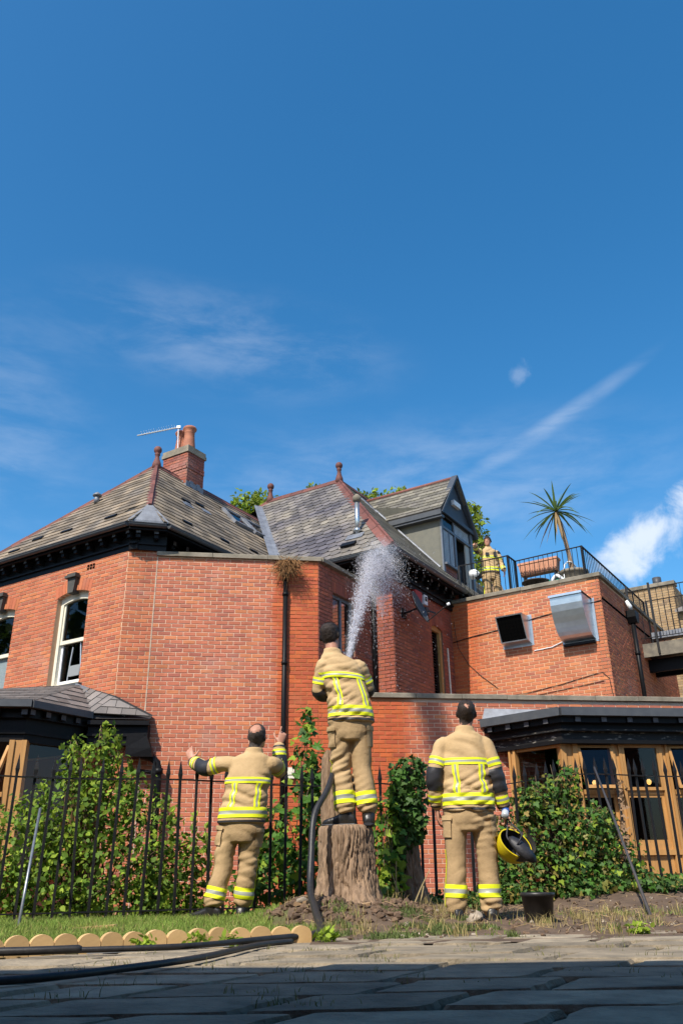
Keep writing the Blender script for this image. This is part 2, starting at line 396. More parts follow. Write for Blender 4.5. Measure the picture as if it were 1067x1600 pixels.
def wall_slab(mb, p0, p1, z0, z1, holes, th=0.24, mi=0):
    p0 = Vector(p0); p1 = Vector(p1); u = (p1 - p0); Ln = u.length; u = u / Ln; n = u.cross(Z)
    ss = sorted(set([0.0, Ln] + [h[0] for h in holes] + [h[1] for h in holes]))
    zs = sorted(set([z0, z1] + [h[2] for h in holes] + [h[3] for h in holes]))
    zs = [z for z in zs if z0 <= z <= z1]
    def P(s, z, d=0.0): return p0 + u * s - n * d + Z * z
    for i in range(len(ss) - 1):
        for j in range(len(zs) - 1):
            a, b_, c, d_ = ss[i], ss[i + 1], zs[j], zs[j + 1]
            if any(h[0] <= a + 1e-6 and h[1] >= b_ - 1e-6 and h[2] <= c + 1e-6 and h[3] >= d_ - 1e-6 for h in holes): continue
            mb.add([P(a, c), P(b_, c), P(b_, d_), P(a, d_)], [(0, 1, 2, 3)], mi)
            mb.add([P(a, c, th), P(b_, c, th), P(b_, d_, th), P(a, d_, th)], [(3, 2, 1, 0)], mi)
    for h in holes:
        a, b_, c, d_ = h[:4]
        for q in ([P(a, c), P(a, d_), P(a, d_, th), P(a, c, th)], [P(b_, c, th), P(b_, d_, th), P(b_, d_), P(b_, c)],
                  [P(a, d_), P(b_, d_), P(b_, d_, th), P(a, d_, th)], [P(a, c, th), P(b_, c, th), P(b_, c), P(a, c)]):
            mb.add(q, [(3, 2, 1, 0)], mi)
    for q in ([P(0, z1), P(Ln, z1), P(Ln, z1, th), P(0, z1, th)], [P(0, z0), P(0, z1), P(0, z1, th), P(0, z0, th)], [P(Ln, z0, th), P(Ln, z1, th), P(Ln, z1), P(Ln, z0)]):
        mb.add(q, [(3, 2, 1, 0)] if q[0] != P(0, z1) else [(0, 1, 2, 3)], mi)

def brick_wall(owner, p0, p1, z0, z1, bmat, mmat, holes=(), bholes=(), label=None, th=0.24, offs=0.0, zb=None):
    p0 = V(p0[0], p0[1], 0); p1 = V(p1[0], p1[1], 0)
    mb = MB(); wall_slab(mb, p0, p1, z0, z1, list(holes), th)
    w = part('wall', mb, mmat, owner)
    if label: w['label'] = label
    u = (p1 - p0); Ln = u.length; u /= Ln; n = u.cross(Z); rz = math.atan2(u.y, u.x)
    rest = MB(); lst = PENDING.setdefault(owner.name, [])
    r = random.Random(int(abs(p0.x * 977 + p0.y * 131 + z0 * 17)))
    base = zb if zb is not None else z0
    k0 = int(math.floor((z0 - base) / BRH)); k1 = int(math.ceil((z1 - base) / BRH))
    allh = list(holes) + list(bholes)
    for k in range(k0, k1):
        zc = base + (k + 0.5) * BRH
        if zc - 0.03 < z0 or zc + 0.03 > z1: continue
        iv = [(0.002, Ln - 0.002)]
        for h in allh:
            if h[2] < zc + 0.02 and h[3] > zc - 0.02:
                nv = []
                for a, b_ in iv:
                    if h[1] <= a or h[0] >= b_: nv.append((a, b_)); continue
                    if h[0] > a: nv.append((a, h[0]))
                    if h[1] < b_: nv.append((h[1], b_))
                iv = nv
        off = (0.5 * BRL if k % 2 else 0.0) + offs + r.uniform(-0.006, 0.006)
        for a, b_ in iv:
            i = math.floor((a - off) / BRL) - 1
            while off + i * BRL < b_:
                s0 = max(a, off + i * BRL + JT / 2); s1 = min(b_, off + (i + 1) * BRL - JT / 2); i += 1
                if s1 - s0 < 0.02: continue
                c = p0 + u * ((s0 + s1) / 2) + Z * zc
                full = (s1 - s0) > BRL - JT - 0.001
                if full:
                    q = px(c)
                    tocam = (V(0, 0, CAM_H) - c).normalized()
                    if q and -10 < q[0] < 1077 and -10 < q[1] < 1610 and tocam.dot(n) > 0.05:
                        lst.append((tocam.dot(n) / q[2] ** 2 * r.uniform(0.93, 1.0), w, bmat, c.copy(), rz, r.randrange(4), u.copy(), n.copy()))
                        continue
                emit_brick(rest, c, u, n, s1 - s0, r)
    w['_n'] = 0
    del w['_n']
    REST.setdefault(w.name, (w, bmat, MB()))[2].merge(rest)
    return w
REST = {}
def emit_brick(mb, c, u, n, ln, r):
    lx = ln / 2; lz = (BRH - JT) / 2; ch = 0.004
    e = [0.007 + r.uniform(-0.002, 0.0025) for _ in range(4)]
    f = [c + u * (-lx + ch) + n * e[0] - Z * (lz - ch), c + u * (lx - ch) + n * e[1] - Z * (lz - ch), c + u * (lx - ch) + n * e[2] + Z * (lz - ch), c + u * (-lx + ch) + n * e[3] + Z * (lz - ch)]
    k = [c - u * lx - n * .002 - Z * lz, c + u * lx - n * .002 - Z * lz, c + u * lx - n * .002 + Z * lz, c - u * lx - n * .002 + Z * lz]
    mb.add(f + k, [(0, 1, 2, 3), (4, 5, 1, 0), (5, 6, 2, 1), (6, 7, 3, 2), (7, 4, 0, 3)])
def finish_bricks(owner, limit=290, avoid=None):
    lst = PENDING.get(owner.name, [])
    lst.sort(key=lambda q: -q[0])
    n = 0; r = random.Random(3)
    for sc_, w, bm_, c, rz, var, u, nn in lst:
        if n < limit and not (avoid and avoid(c)):
            put('brick', brick_template(var, bm_), w, c, rz); n += 1
        else:
            emit_brick(REST[w.name][2], c, u, nn, BRL - JT, r)
    PENDING[owner.name] = []
def flush_bricks():
    for w, bm_, mb in REST.values():
        if mb.v: tag(part('brick_courses', mb, bm_, w), kind='stuff')

def clip_poly(sub, clip):
    """Sutherland-Hodgman, clip = convex counter-clockwise polygon"""
    out = sub
    for i in range(len(clip)):
        ax, ay = clip[i]; bx, by = clip[(i + 1) % len(clip)]
        inp = out; out = []
        if not inp: break
        def side(p): return (bx - ax) * (p[1] - ay) - (by - ay) * (p[0] - ax)
        for j in range(len(inp)):
            p, q = inp[j], inp[(j + 1) % len(inp)]
            sp_, sq = side(p), side(q)
            if sp_ >= 0: out.append(p)
            if (sp_ >= 0) != (sq >= 0):
                t = sp_ / (sp_ - sq); out.append((p[0] + t * (q[0] - p[0]), p[1] + t * (q[1] - p[1])))
    return out
SL_TEMPL = {}
def slate_shape(w, g, style, r):
    h = g * 1.12; j = lambda: r.uniform(-0.006, 0.006)
    if style == 'cut':
        c = w * 0.26
        return [(c + j(), 0 + j()), (w - c, 0 + j()), (w - 0.004, c * 1.0), (w - 0.004, h), (0.004, h), (0.004, c * 1.0)]
    return [(0.004, j()), (w - 0.004 + j() * .3, j()), (w - 0.004, h), (0.004, h)]
def slate_lift(y, g): return 0.024 - 0.016 * (y / (g * 1.12))
def slates(owner_name, roof, E, u, v, poly, gauge, width, mt, style='straight', skip=(), seed=1, missing=0.0):
    """slates laid in courses on a convex roof face; poly in (along eave, up slope)"""
    E = Vector(E); n = u.cross(v)
    if n.z < 0: n = -n
    flip = u.cross(v).z < 0
    r = random.Random(seed)
    area = sum(poly[i][0] * poly[(i + 1) % len(poly)][1] - poly[(i + 1) % len(poly)][0] * poly[i][1] for i in range(len(poly)))
    pl = poly if area > 0 else poly[::-1]
    x0 = min(p[0] for p in pl); x1 = max(p[0] for p in pl); y1 = max(p[1] for p in pl)
    rest = MB(); lst = SLP.setdefault(owner_name, [])
    rows = int(y1 / gauge) + 1
    for j in range(rows):
        off = x0 - width + (0.5 * width if j % 2 else 0) + r.uniform(-.01, .01)
        while off < x1:
            sx = off; off += width
            y0 = j * gauge - 0.04
            cx, cy = sx + width / 2, y0 + gauge / 2
            if any(a < cx < b_ and c < cy < d_ for a, b_, c, d_ in skip): continue
            if r.random() < missing: continue
            var = r.randrange(4)
            shp = slate_shape(width, gauge, style, random.Random(var * 7 + 1))
            pts = [(sx + p[0], y0 + p[1]) for p in shp]
            cl = clip_poly(pts, pl)
            if len(cl) < 3: continue
            c = E + u * cx + v * cy
            whole = len(cl) == len(pts) and all(abs(a[0] - b_[0]) + abs(a[1] - b_[1]) < 1e-6 for a, b_ in zip(cl, pts))
            if whole and inview(c):
                q = px(c); tocam = (V(0, 0, CAM_H) - c).normalized()
                if tocam.dot(n) > 0.03:
                    lst.append((tocam.dot(n) / q[2] ** 2, roof, mt, E + u * sx + v * y0, u, v, n, var, style, width, gauge, rest)); continue
            emit_slate(rest, cl, E, u, v, n, y0, gauge, flip)
    SLR.append((roof, mt, rest))
SLP = {}; SLR = []
def emit_slate(mb, cl, E, u, v, n, y0, g, flip):
    k = len(cl)
    top = [E + u * p[0] + v * p[1] + n * slate_lift(p[1] - y0, g) for p in cl]
    bot = [E + u * p[0] + v * p[1] - n * 0.001 for p in cl]
    f = [tuple(range(k))] + [(i + k, (i + 1) % k + k, (i + 1) % k, i) for i in range(k)]
    if flip: f = [tuple(reversed(q)) for q in f]
    mb.add(top + bot, f)
def finish_slates(owner_name, limit=290):
    lst = SLP.get(owner_name, []); lst.sort(key=lambda q: -q[0])
    for i, (s_, roof, mt, o, u, v, n, var, style, w, g, rest) in enumerate(lst):
        shp = slate_shape(w, g, style, random.Random(var * 7 + 1))
        if i >= limit:
            emit_slate(rest, shp, o, u, v, n, 0, g, u.cross(v).z < 0); continue
        fl = u.cross(v).z < 0
        key = (var, style, w, g, mt.name, fl)
        if key not in SL_TEMPL:
            mb = MB(); emit_slate(mb, shp, V(0, 0, 0), V(1, 0, 0), V(0, 1, 0), V(0, 0, 1), 0, g, fl)
            if fl:   # mirrored frame: keep u as is, the matrix below is left-handed otherwise
                mb.v = [(-p[0], p[1], p[2]) for p in mb.v]
            SL_TEMPL[key] = mb.mesh('slate', mt)
        ob = put('slate', SL_TEMPL[key], roof, o)
        ux = -u if fl else u
        ob.rotation_euler = Matrix((ux, v, n)).transposed().to_euler()
def flush_slates():
    for roof, mt, mb in SLR:
        if mb.v: tag(part('slate_courses', mb, mt, roof), kind='stuff')

def ridge_tiles(roof, a, b, ln=0.42, w=0.13, mt=None, slope=0.85):
    a = Vector(a); b = Vector(b); d = b - a; k = max(1, round(d.length / ln)); st = d / k
    u = st.normalized(); sd_ = u.cross(Z).normalized(); n = sd_.cross(u)
    key = ('rt', round(st.length, 3), w, (mt or M['ridge']).name, slope)
    if key not in SL_TEMPL:
        mb = MB(); l2 = st.length / 2 - 0.004
        prof = [(-w, -w * slope), (-0.035, -0.012), (-0.028, 0.03), (0.028, 0.03), (0.035, -0.012), (w, -w * slope), (w, -w * slope - 0.02), (0, -0.035), (-w, -w * slope - 0.02)]
        e0 = [(-l2, y, z) for y, z in prof]; e1 = [(l2, y, z) for y, z in prof]; k_ = len(prof)
        mb.add(e0 + e1, [(i, (i + 1) % k_, (i + 1) % k_ + k_, i + k_) for i in range(k_)] + [tuple(range(k_ - 1, -1, -1)), tuple(range(k_, 2 * k_))])
        SL_TEMPL[key] = mb.mesh('ridge_tile', mt or M['ridge'])
    for i in range(k):
        o = put('ridge_tile', SL_TEMPL[key], roof, a + st * (i + 0.5) + n * random.uniform(0.02, 0.03))
        o.rotation_euler = Matrix((u, -sd_, n)).transposed().to_euler()
def finial(roof, p, h=0.5, s=1.0, mt=None):
    mb = MB()
    mb.lathe([(0.10 * s, -0.12), (0.085 * s, 0.05), (0.05 * s, h * .35), (0.042 * s, h * .55), (0.06 * s, h * .6), (0.05 * s, h * .66)] +
             [(0.075 * s * math.sin(t) + 0.01, h * .66 + 0.085 * s * (1 - math.cos(t)) + .0) for t in [0.5, .9, 1.3, 1.7, 2.1, 2.5, 2.9]], p, 14)
    part('finial', mb, mt or M['ridge'], roof, True)

# ---- plan of the place (metres; camera at the origin looking along +Y)
P0 = V(-3.97, 14.357, 0)                   # old corner of the left wing
JN = V(-3.44, 14.432, 0)                   # straight joint between old and new brickwork
NW = V(-0.46, 14.85, 0)                    # right corner of the tall infill
W3 = V(1.03, 16.35, 0)                     # corner of the right wing
T0 = V(2.57, 18.73, 0); T1 = V(5.49, 16.84, 0)
AT = (T1 - T0).normalized()                # terrace wall direction
BT = V(-AT.y, AT.x, 0)
E1 = V(-3.52, 13.78, 6.45); E2 = V(1.03, 15.70, 6.55)
c48, s48 = math.cos(R(48)), math.sin(R(48))
vF = B * c48 + Z * s48                     # up-slope of the faces that look left-front
vR = -A * c48 + Z * s48                    # up-slope of the faces that look right-front

house = thing('brick_house', 'old red brick house with grey slate hipped roofs, black eaves and a tall chimney', 'house', (-4, 16, 0))

# left wing walls
LWL = 4.85
LW0 = P0 - A * LWL
w1h = (LWL - 1.84, LWL - 0.97, 3.62, 5.46); w2h = (LWL - 4.0, LWL - 3.10, 3.62, 5.46)
voz = []
wl = brick_wall(house, LW0, P0, 2.4, 6.25, M['brick_old'], M['mortar_old'], [w1h, w2h], voz, zb=-0.2)
ws = brick_wall(house, P0, JN, -0.3, 6.25, M['brick_old'], M['mortar_old'], zb=-0.2)
# right wing walls: the one facing left-front and the one facing right-front
w3L = 3.2
lou = (1.74, 2.30, 3.2, 5.52)
w2 = brick_wall(house, W3 - A * 3.6, W3, 2.6, 6.3, M['brick_wet_shade'], M['mortar_wet_shade'], zb=-0.2)
w3 = brick_wall(house, W3, W3 + B * w3L, 2.6, 6.3, M['brick_wet_shade'], M['mortar_wet_shade'], [lou], [], zb=-0.2)

def voussoirs(wall, p0, u, h, mt, z0=5.28, z1=5.70, n=11, rise=0.10, nm='arch_brick'):
    """radial brick arch over an opening plus the solid piece between arch curve and opening head"""
    nrm = u.cross(Z); a, b_ = h[0] - 0.05, h[1] + 0.05; mid = (a + b_) / 2; hw = (b_ - a) / 2
    zt = h[3]
    def crv(s): return zt - rise * ((s - mid) / hw) ** 2
    for i in range(n):
        s0 = a + (b_ - a) * i / n + 0.004; s1 = a + (b_ - a) * (i + 1) / n - 0.004
        t0 = mid + (s0 - mid) * 1.10; t1 = mid + (s1 - mid) * 1.10
        hh = 0.225
        q = [(s0, crv(s0)), (s1, crv(s1)), (t1, crv(s1) + hh), (t0, crv(s0) + hh)]
        mb = MB(); mb.prism([p0 + u * s + nrm * 0.010 + Z * z for s, z in q], -nrm * 0.20)
        part(nm, mb, mt, wall)
def arch_fill(p0, u, h, rise=0.10, n=10):
    """mortar-backed piece that fills the head of a rectangular opening above the arch curve"""
    nrm = u.cross(Z); mid = (h[0] + h[1]) / 2; hw = (h[1] - h[0]) / 2 + .05
    mb = MB()
    top = [(h[1], h[3] + .002), (h[0], h[3] + .002)]
    low = [(h[0] + (h[1] - h[0]) * i / n, h[3] - rise * (((h[0] + (h[1] - h[0]) * i / n) - mid) / hw) ** 2) for i in range(n + 1)]
    mb.prism([p0 + u * s - nrm * 0.001 + Z * z for s, z in low + top], -nrm * 0.2)
    return mb
uL = A.copy()
for h in (w1h, w2h):
    voussoirs(wl, LW0, uL, h, M['brick_old'])
    part('arch_head', arch_fill(LW0, uL, h), M['mortar_old'], wl)
    nrm = -B; mid = (h[0] + h[1]) / 2
    # keystone with moulded cap
    mb = MB()
    q = [(mid - .075, 5.40), (mid + .075, 5.40), (mid + .115, 5.70), (mid - .115, 5.70)]
    mb.prism([LW0 + uL * s + nrm * 0.09 + Z * z for s, z in q], -nrm * 0.15)
    mb.box(LW0 + uL * (mid - .15) + nrm * .14 + Z * 5.70, uL * .30, -nrm * .2, Z * .05)
    mb.box(LW0 + uL * (mid - .12) + nrm * .11 + Z * 5.75, uL * .24, -nrm * .2, Z * .04)
    part('keystone', mb, M['keystone'], wl)

def sash_window(owner, p0, u, h, lower_open=0.0, blind=None):
    """two-light sliding sash with segmental head, set back in the opening"""
    nrm = u.cross(Z); a, b_, z0, z1 = h[:4]; w = b_ - a
    def P(s, z, d): return p0 + u * s - nrm * d + Z * z
    fr = MB()
    fr.box(P(a, z0, .10), u * .075, -nrm * .12, Z * (z1 - z0 - .03)); fr.box(P(b_ - .075, z0, .10), u * .075, -nrm * .12, Z * (z1 - z0 - .03))
    fr.box(P(a + .075, z0, .10), u * (w - .15), -nrm * .12, Z * .075)
    n = 8; mid = (a + b_) / 2; hw = w / 2 + .05
    low = [(a + .075 + (w - .15) * i / n, z1 - .14 - .10 * (((a + .075 + (w - .15) * i / n) - mid) / hw) ** 2) for i in range(n + 1)]
    fr.prism([P(s, z, .10) for s, z in low + [(b_ - .075, z1), (a + .075, z1)]], -nrm * .12)
    wnd = part('window', fr, M['white'], owner)
    zm = 4.50
    sh = MB()
    sh.box(P(a + .075, zm - .03, .125), u * (w - .15), -nrm * .05, Z * .07)
    sh.box(P(a + .075, zm + .04, .13), u * .04, -nrm * .05, Z * (z1 - zm - .18)); sh.box(P(b_ - .115, zm + .04, .13), u * .04, -nrm * .05, Z * (z1 - zm - .18))
    part('sash', sh, M['white'], wnd)
    s2 = MB(); zo = z0 + .075 + lower_open
    s2.box(P(a + .075, zo, .175), u * .045, -nrm * .045, Z * (zm - zo)); s2.box(P(b_ - .12, zo, .175), u * .045, -nrm * .045, Z * (zm - zo))
    s2.box(P(a + .12, zo, .175), u * (w - .24), -nrm * .045, Z * .07)
    part('sash', s2, M['white2'], wnd)
    g = MB()
    g.add([P(a + .1, zm + .02, .155), P(b_ - .1, zm + .02, .155), P(b_ - .1, z1 - .1, .155), P(a + .1, z1 - .1, .155)], [(0, 1, 2, 3)])
    part('pane', g, M['glass'], wnd)
    g = MB(); g.add([P(a + .1, zo, .195), P(b_ - .1, zo, .195), P(b_ - .1, zm, .195), P(a + .1, zm, .195)], [(0, 1, 2, 3)])
    part('pane', g, M['glass'] if not blind else M['frosted'], wnd)
    si = MB(); si.box(P(a - .10, z0 - .13, -.09), u * (w + .2), -nrm * .25, Z * .13)
    part('window_sill', si, M['sill'], wnd)
    bk = MB(); bk.add([P(a, z0, .235), P(b_, z0, .235), P(b_, z1, .235), P(a, z1, .235)], [(0, 1, 2, 3)])
    part('dark_room', bk, M['mesh_dark'], wnd)
    return wnd
M['frosted'] = mat('frosted_glass', (0.20, 0.25, 0.27), 0.25, nscale=40, namt=0.6, col2=(0.32, 0.37, 0.38), spec=0.6)
sash_window(house, LW0, uL, w1h)
sash_window(house, LW0, uL, w2h, blind=True)
# grey step stool standing behind the lower sash of the nearer window
nrm = -B; st = MB()
def PS(s, z, d): return LW0 + uL * s - nrm * d + Z * z
sm = (w1h[0] + w1h[1]) / 2 + .06
st.tube([PS(sm - .17, 3.70, .186), PS(sm - .15, 4.0, .186), PS(sm - .11, 4.40, .188)], .014, 6)
st.tube([PS(sm + .19, 3.70, .186), PS(sm + .16, 4.0, .186), PS(sm + .09, 4.48, .188)], .014, 6)
stool = part('step_stool', st, M['alu'], None)
tag(stool, 'pale metal folding step stool seen through the lower sash of the upstairs window', 'step stool')
s2 = MB(); s2.box(PS(sm - .15, 3.84, .17), uL * .30, nrm * -.02, Z * .20)
part('seat', s2, mat('stool_grey', (.25, .27, .28), .6), stool)
# airbrick and loose header patch
ab = MB(); sA = w1h[1] - .22
for i in range(3):
    for j in range(2): ab.box(LW0 + uL * (sA + i * .075 + .1) + nrm * .012 + Z * (5.82 + j * .06), uL * .055, -nrm * .01, Z * .04)
part('air_brick', ab, M['mesh_dark'], wl)

# eaves of the left wing: frieze, soffit, gutter, brackets
EA1 = V(-3.92, 14.03, 0); EB1 = V(-3.26, 14.19, 0)          # chamfered corner of the eave
def eave_run(owner, a, b, inw, z, ov, brk=True, frz=True, ends=None, step=0.36, fz=(5.98, 6.40), skip0=0.0):
    """black eaves along a-b (plan), inw = unit vector into the house"""
    a = V(a[0], a[1], 0); b = V(b[0], b[1], 0); u = (b - a).normalized(); Ln = (b - a).length
    mb = MB()
    mb.box(a + Z * (z - .10), b - a, inw * (ov + .02), Z * .03)                      # soffit
    mb.box(a + Z * (z - .13) - inw * .0, b - a, inw * .025, Z * .13)                 # fascia
    mb.box(a - inw * .005 + Z * (z - .155), b - a, inw * .05, Z * .022)
    sf = part('soffit', mb, M['black'], owner)
    if frz:
        f = MB(); f.box(a + inw * (ov - .035) + Z * fz[0], b - a, inw * .033, Z * (fz[1] - fz[0] - .05))
        f.box(a + inw * (ov - .075) + Z * (fz[0] + .10), b - a, inw * .04, Z * .03)
        f.box(a + inw * (ov - .105) + Z * (fz[1] - .12), b - a, inw * .07, Z * .07)
        part('frieze', f, M['black'], owner)
    g = MB()
    n = 7; pr = []
    for i in range(n): 
        t = math.pi * i / (n - 1); pr.append((-.055 - .055 * math.cos(t), z - .06 - .06 * math.sin(t)))
    pr += [(-.002, z - .052), (-.012, z - .055)]
    pr2 = [(-.11 + .010, z - .055)]
    k = len(pr)
    g.add([a + inw * x + Z * zz for x, zz in pr] + [b + inw * x + Z * zz for x, zz in pr], [(i, (i + 1) % k, (i + 1) % k + k, i + k) for i in range(k)] + [tuple(range(k)), tuple(range(2 * k - 1, k - 1, -1))])
    g.tube([a - inw * .11 + Z * (z - .055), b - inw * .11 + Z * (z - .055)], .010, 6)
    part('gutter', g, M['gutter'], owner, False)
    if brk:
        if 'brk' not in SL_TEMPL:
            k_ = MB()
            k_.box(V(-.045, -.02, 0), V(.09, 0, 0), V(0, .18, 0), V(0, 0, .10), 0)
            k_.box(V(-.04, .02, -.07), V(.08, 0, 0), V(0, .14, 0), V(0, 0, .07), 0)
            k_.add([(-.04, -.0215, .005), (.04, -.0215, .005), (.04, -.0215, .09), (-.04, -.0215, .09)], [(0, 1, 2, 3)], 1)
            SL_TEMPL['brk'] = k_.mesh('bracket', [M['black'], M['bracket']])
        s = skip0 + step / 2
        while s < Ln - .05:
            put('bracket', SL_TEMPL['brk'], owner, a + u * s + inw * (ov - .17 - .02) + Z * (z - .205), math.atan2(u.y, u.x)); s += step
eL = EA1 - A * 4.6
eave_run(house, eL, EA1, B, 6.45, .27)
eave_run(house, EA1, EB1, DN, 6.45, .26, step=.33)
eave_run(house, EB1, EB1 + B * 4.2, -A, 6.45, .5, fz=(6.0, 6.4))

# roof of the left wing: the face that looks left-front, the face that looks right-front, and the far faces
a1 = 2.49; H1 = a1 * 1.11
ap1 = V(-4.31, 17.21, 6.45 + H1)
sl1 = a1 / c48                                   # slope length to the apex
cut = 0.40
roofF = MB(); roofF.prism([E1 - A * cut, E1 - A * 2 * a1, E1 - A * a1 + vF * sl1], V(0, 0, -0.04))
rf1 = part('roof', roofF, M['under'], house)
skL = [(2.96, 3.16, 2.03, 2.25)]
slates('house', rf1, E1 + Z * 0.005, -A, vF, [(cut, 0), (2 * a1, 0), (a1, sl1), (.42, .42 / c48)], 0.205, 0.27, M['slate_brown'], 'straight', seed=2, missing=0.006)
LB = 8.5
roofR = MB(); roofR.prism([E1 + B * cut, E1 + B * (LB), E1 + B * LB + vR * sl1, E1 + B * a1 + vR * sl1], V(0, 0, -0.04))
rr1 = part('roof', roofR, M['under'], house)
# the valley bounds it: points beyond the right wing's face are under that roof
slates('house', rr1, E1 + Z * 0.005, B, vR, [(cut, 0), (4.04 + .02, 0), (4.04 + a1 + .05, sl1), (a1, sl1), (.42, .42 / c48)], 0.205, 0.27, M['slate_brown'], 'straight', seed=4, missing=0.004,
       skip=[(4.2, 5.75, 2.25, 2.95)])
mb = MB(); mb.prism([E1 - A * (cut + .10) - B * .02, E1 + B * (cut + .10) + A * .02, E1 - A * .40 + B * .40 + Z * (.40 * 1.11 + .02)], V(0, 0, .04))
part('lead_corner', mb, M['lead'], rf1)
far = MB()
far.add([E1 - A * 2 * a1, E1 - A * 2 * a1 + B * LB, ap1 + B * (LB - a1), ap1], [(3, 2, 1, 0)])
part('roof', far, M['under'], house)
lw = MB(); lw.add([LW0 + Z * -.2, LW0 + B * 8 + Z * -.2, LW0 + B * 8 + Z * 6.3, LW0 + Z * 6.3], [(0, 1, 2, 3)])
part('wall', lw, M['brick_old'], house)
ridge_tiles(rr1, ap1, ap1 + B * 4.7)
ridge_tiles(rf1, E1 - A * .38 + B * .38 + Z * (.38 * 1.11), ap1, slope=.75)
ridge_tiles(rf1, E1 - A * (2 * a1) , ap1, slope=.75)
finial(rf1, ap1 + Z * .03, 0.46, 1.15)
# skylight, lead patches and slate vents
def on(E, u, v, x, y, h): return E + u * x + v * y + u.cross(v).normalized() * (h if u.cross(v).z > 0 else -h)
def slope_box(E, u, v, x0, x1, y0, y1, h0, h1, mb, mi=0):
    n = u.cross(v).normalized(); n = n if n.z > 0 else -n
    mb.box(E + u * x0 + v * y0 + n * h0, u * (x1 - x0), v * (y1 - y0), n * (h1 - h0), mi)
fr = MB(); gl = MB()
for (x0, x1) in ((4.22, 4.92), (5.02, 5.72)):
    slope_box(E1, B, vR, x0, x0 + .06, 2.28, 2.93, .0, .09, fr); slope_box(E1, B, vR, x1 - .06, x1, 2.28, 2.93, .0, .09, fr)
    slope_box(E1, B, vR, x0 + .06, x1 - .06, 2.28, 2.34, .0, .09, fr); slope_box(E1, B, vR, x0 + .06, x1 - .06, 2.87, 2.93, .0, .09, fr)
    slope_box(E1, B, vR, x0 + .06, x1 - .06, 2.34, 2.87, .02, .06, gl)
sk = part('skylight', fr, M['lead'], rr1); part('skylight_pane', gl, M['glass_sky'], rr1)
mb = MB()
for x0, y0, ln in ((2.1, 1.72, .30), (2.86, 1.93, .28), (2.25, 1.78, .16), (5.15, .62, .4), (4.1, .55, .35)):
    slope_box(E1, B, vR, x0, x0 + ln, y0, y0 + .16, .028, .034, mb)
part('lead_patch', mb, M['lead'], rr1)
mb = MB()
for x, y in ((1.25, .5), (2.4, .5), (2.2, 1.98), (2.8, 2.2), (3.6, .75)):
    mb = MB(); slope_box(E1, B, vR, x, x + .26, y, y + .07, .02, .05, mb); part('slate_vent', mb, M['black'], rr1)
for x, y in ((1.25, .52), (2.5, .50), (3.45, .58), (3.85, .23)):
    mb = MB(); slope_box(E1, -A, vF, x, x + .30, y, y + .075, .02, .05, mb); part('slate_vent', mb, M['black'], rf1)
mb = MB(); pv = on(E1, -A, vF, 3.07, 2.05, .02)
mb.tube([pv, pv + Z * .17], .06, 10); mb.tube([pv + Z * .17, pv + Z * .20, pv + Z * .26], [.10, .10, .03], 10)
part('roof_vent', mb, M['lead'], rf1, True)

# chimney
cc = V(-3.70, 17.70, 0)
cu, cv = 0.80, 0.60
chm = part('chimney', MB(), M['mortar_old'], house)
cmb = MB(); cmb.box(cc - A * cu + Z * 7.6, A * cu, B * cv, Z * 2.27)
chimney_me = cmb.mesh('chimney', M['mortar_wet_shade']); chm.data = chimney_me
cb = MB(); rr_ = random.Random(9)
for (p, u, ln) in ((cc - A * cu, A, cu), (cc, B, cv)):
    n = u.cross(Z)
    for k in range(30):
        zc = 7.62 + k * BRH + BRH / 2
        o = (.5 * BRL if k % 2 else 0) - BRL
        proud = .02 if k in (24, 25) else 0
        while o < ln:
            s0 = max(0.0, o); s1 = min(ln, o + BRL - JT); o += BRL
            if s1 - s0 > .03: emit_brick(cb, p + u * ((s0 + s1) / 2) + Z * zc + n * proud, u, n, s1 - s0, rr_)
tag(part('brick_courses', cb, M['brick_wet_shade'], chm), kind='stuff')
cp = MB()
cp.box(cc - A * (cu + .035) - B * .035 + Z * 9.87, A * (cu + .07), B * (cv + .07), Z * .09)
cp.box(cc - A * (cu + .02) - B * .02 + Z * 9.96, A * (cu + .04), B * (cv + .04), Z * .09)
part('chimney_cap', cp, M['stone'], chm)
def pot(c, h, r_):
    q = MB(); q.lathe([(r_ * 1.12, 0), (r_ * 1.1, h * .1), (r_ * .92, h * .5), (r_ * .86, h * .72), (r_ * .90, h * .74), (r_ * .90, h * .78), (r_ * .86, h * .80), (r_ * 1.12, h * .88), (r_ * 1.20, h * .94), (r_ * 1.05, h), (r_ * .8, h), (r_ * .75, h * .85)], c, 16)
    part('chimney_pot', q, M['pot'], chm, True)
pot(cc - A * .18 + B * .2 + Z * 10.05, .62, .145)
pot(cc - A * .46 + B * .22 + Z * 10.05, .58, .14)
mb = MB(); pc = cc - A * .66 + B * .25 + Z * 10.05
mb.lathe([(.12, 0), (.12, .05), (.16, .06), (.14, .10), (.05, .14)], pc, 12)
part('chimney_cowl', mb, M['lead'], chm, True)
mb = MB()
for i in range(5):
    mb.box(cc + A * .004 + B * (i * .12) + Z * (8.93 - i * .0 + (i % 2) * .04), B * .13, A * .012, Z * .16)
for i in range(5):
    mb.box(cc - A * (.08 + i * .10) - B * .014 + Z * (8.86 + i * .085), A * .10, B * .012, Z * .16)
part('chimney_flashing', mb, M['lead'], chm)
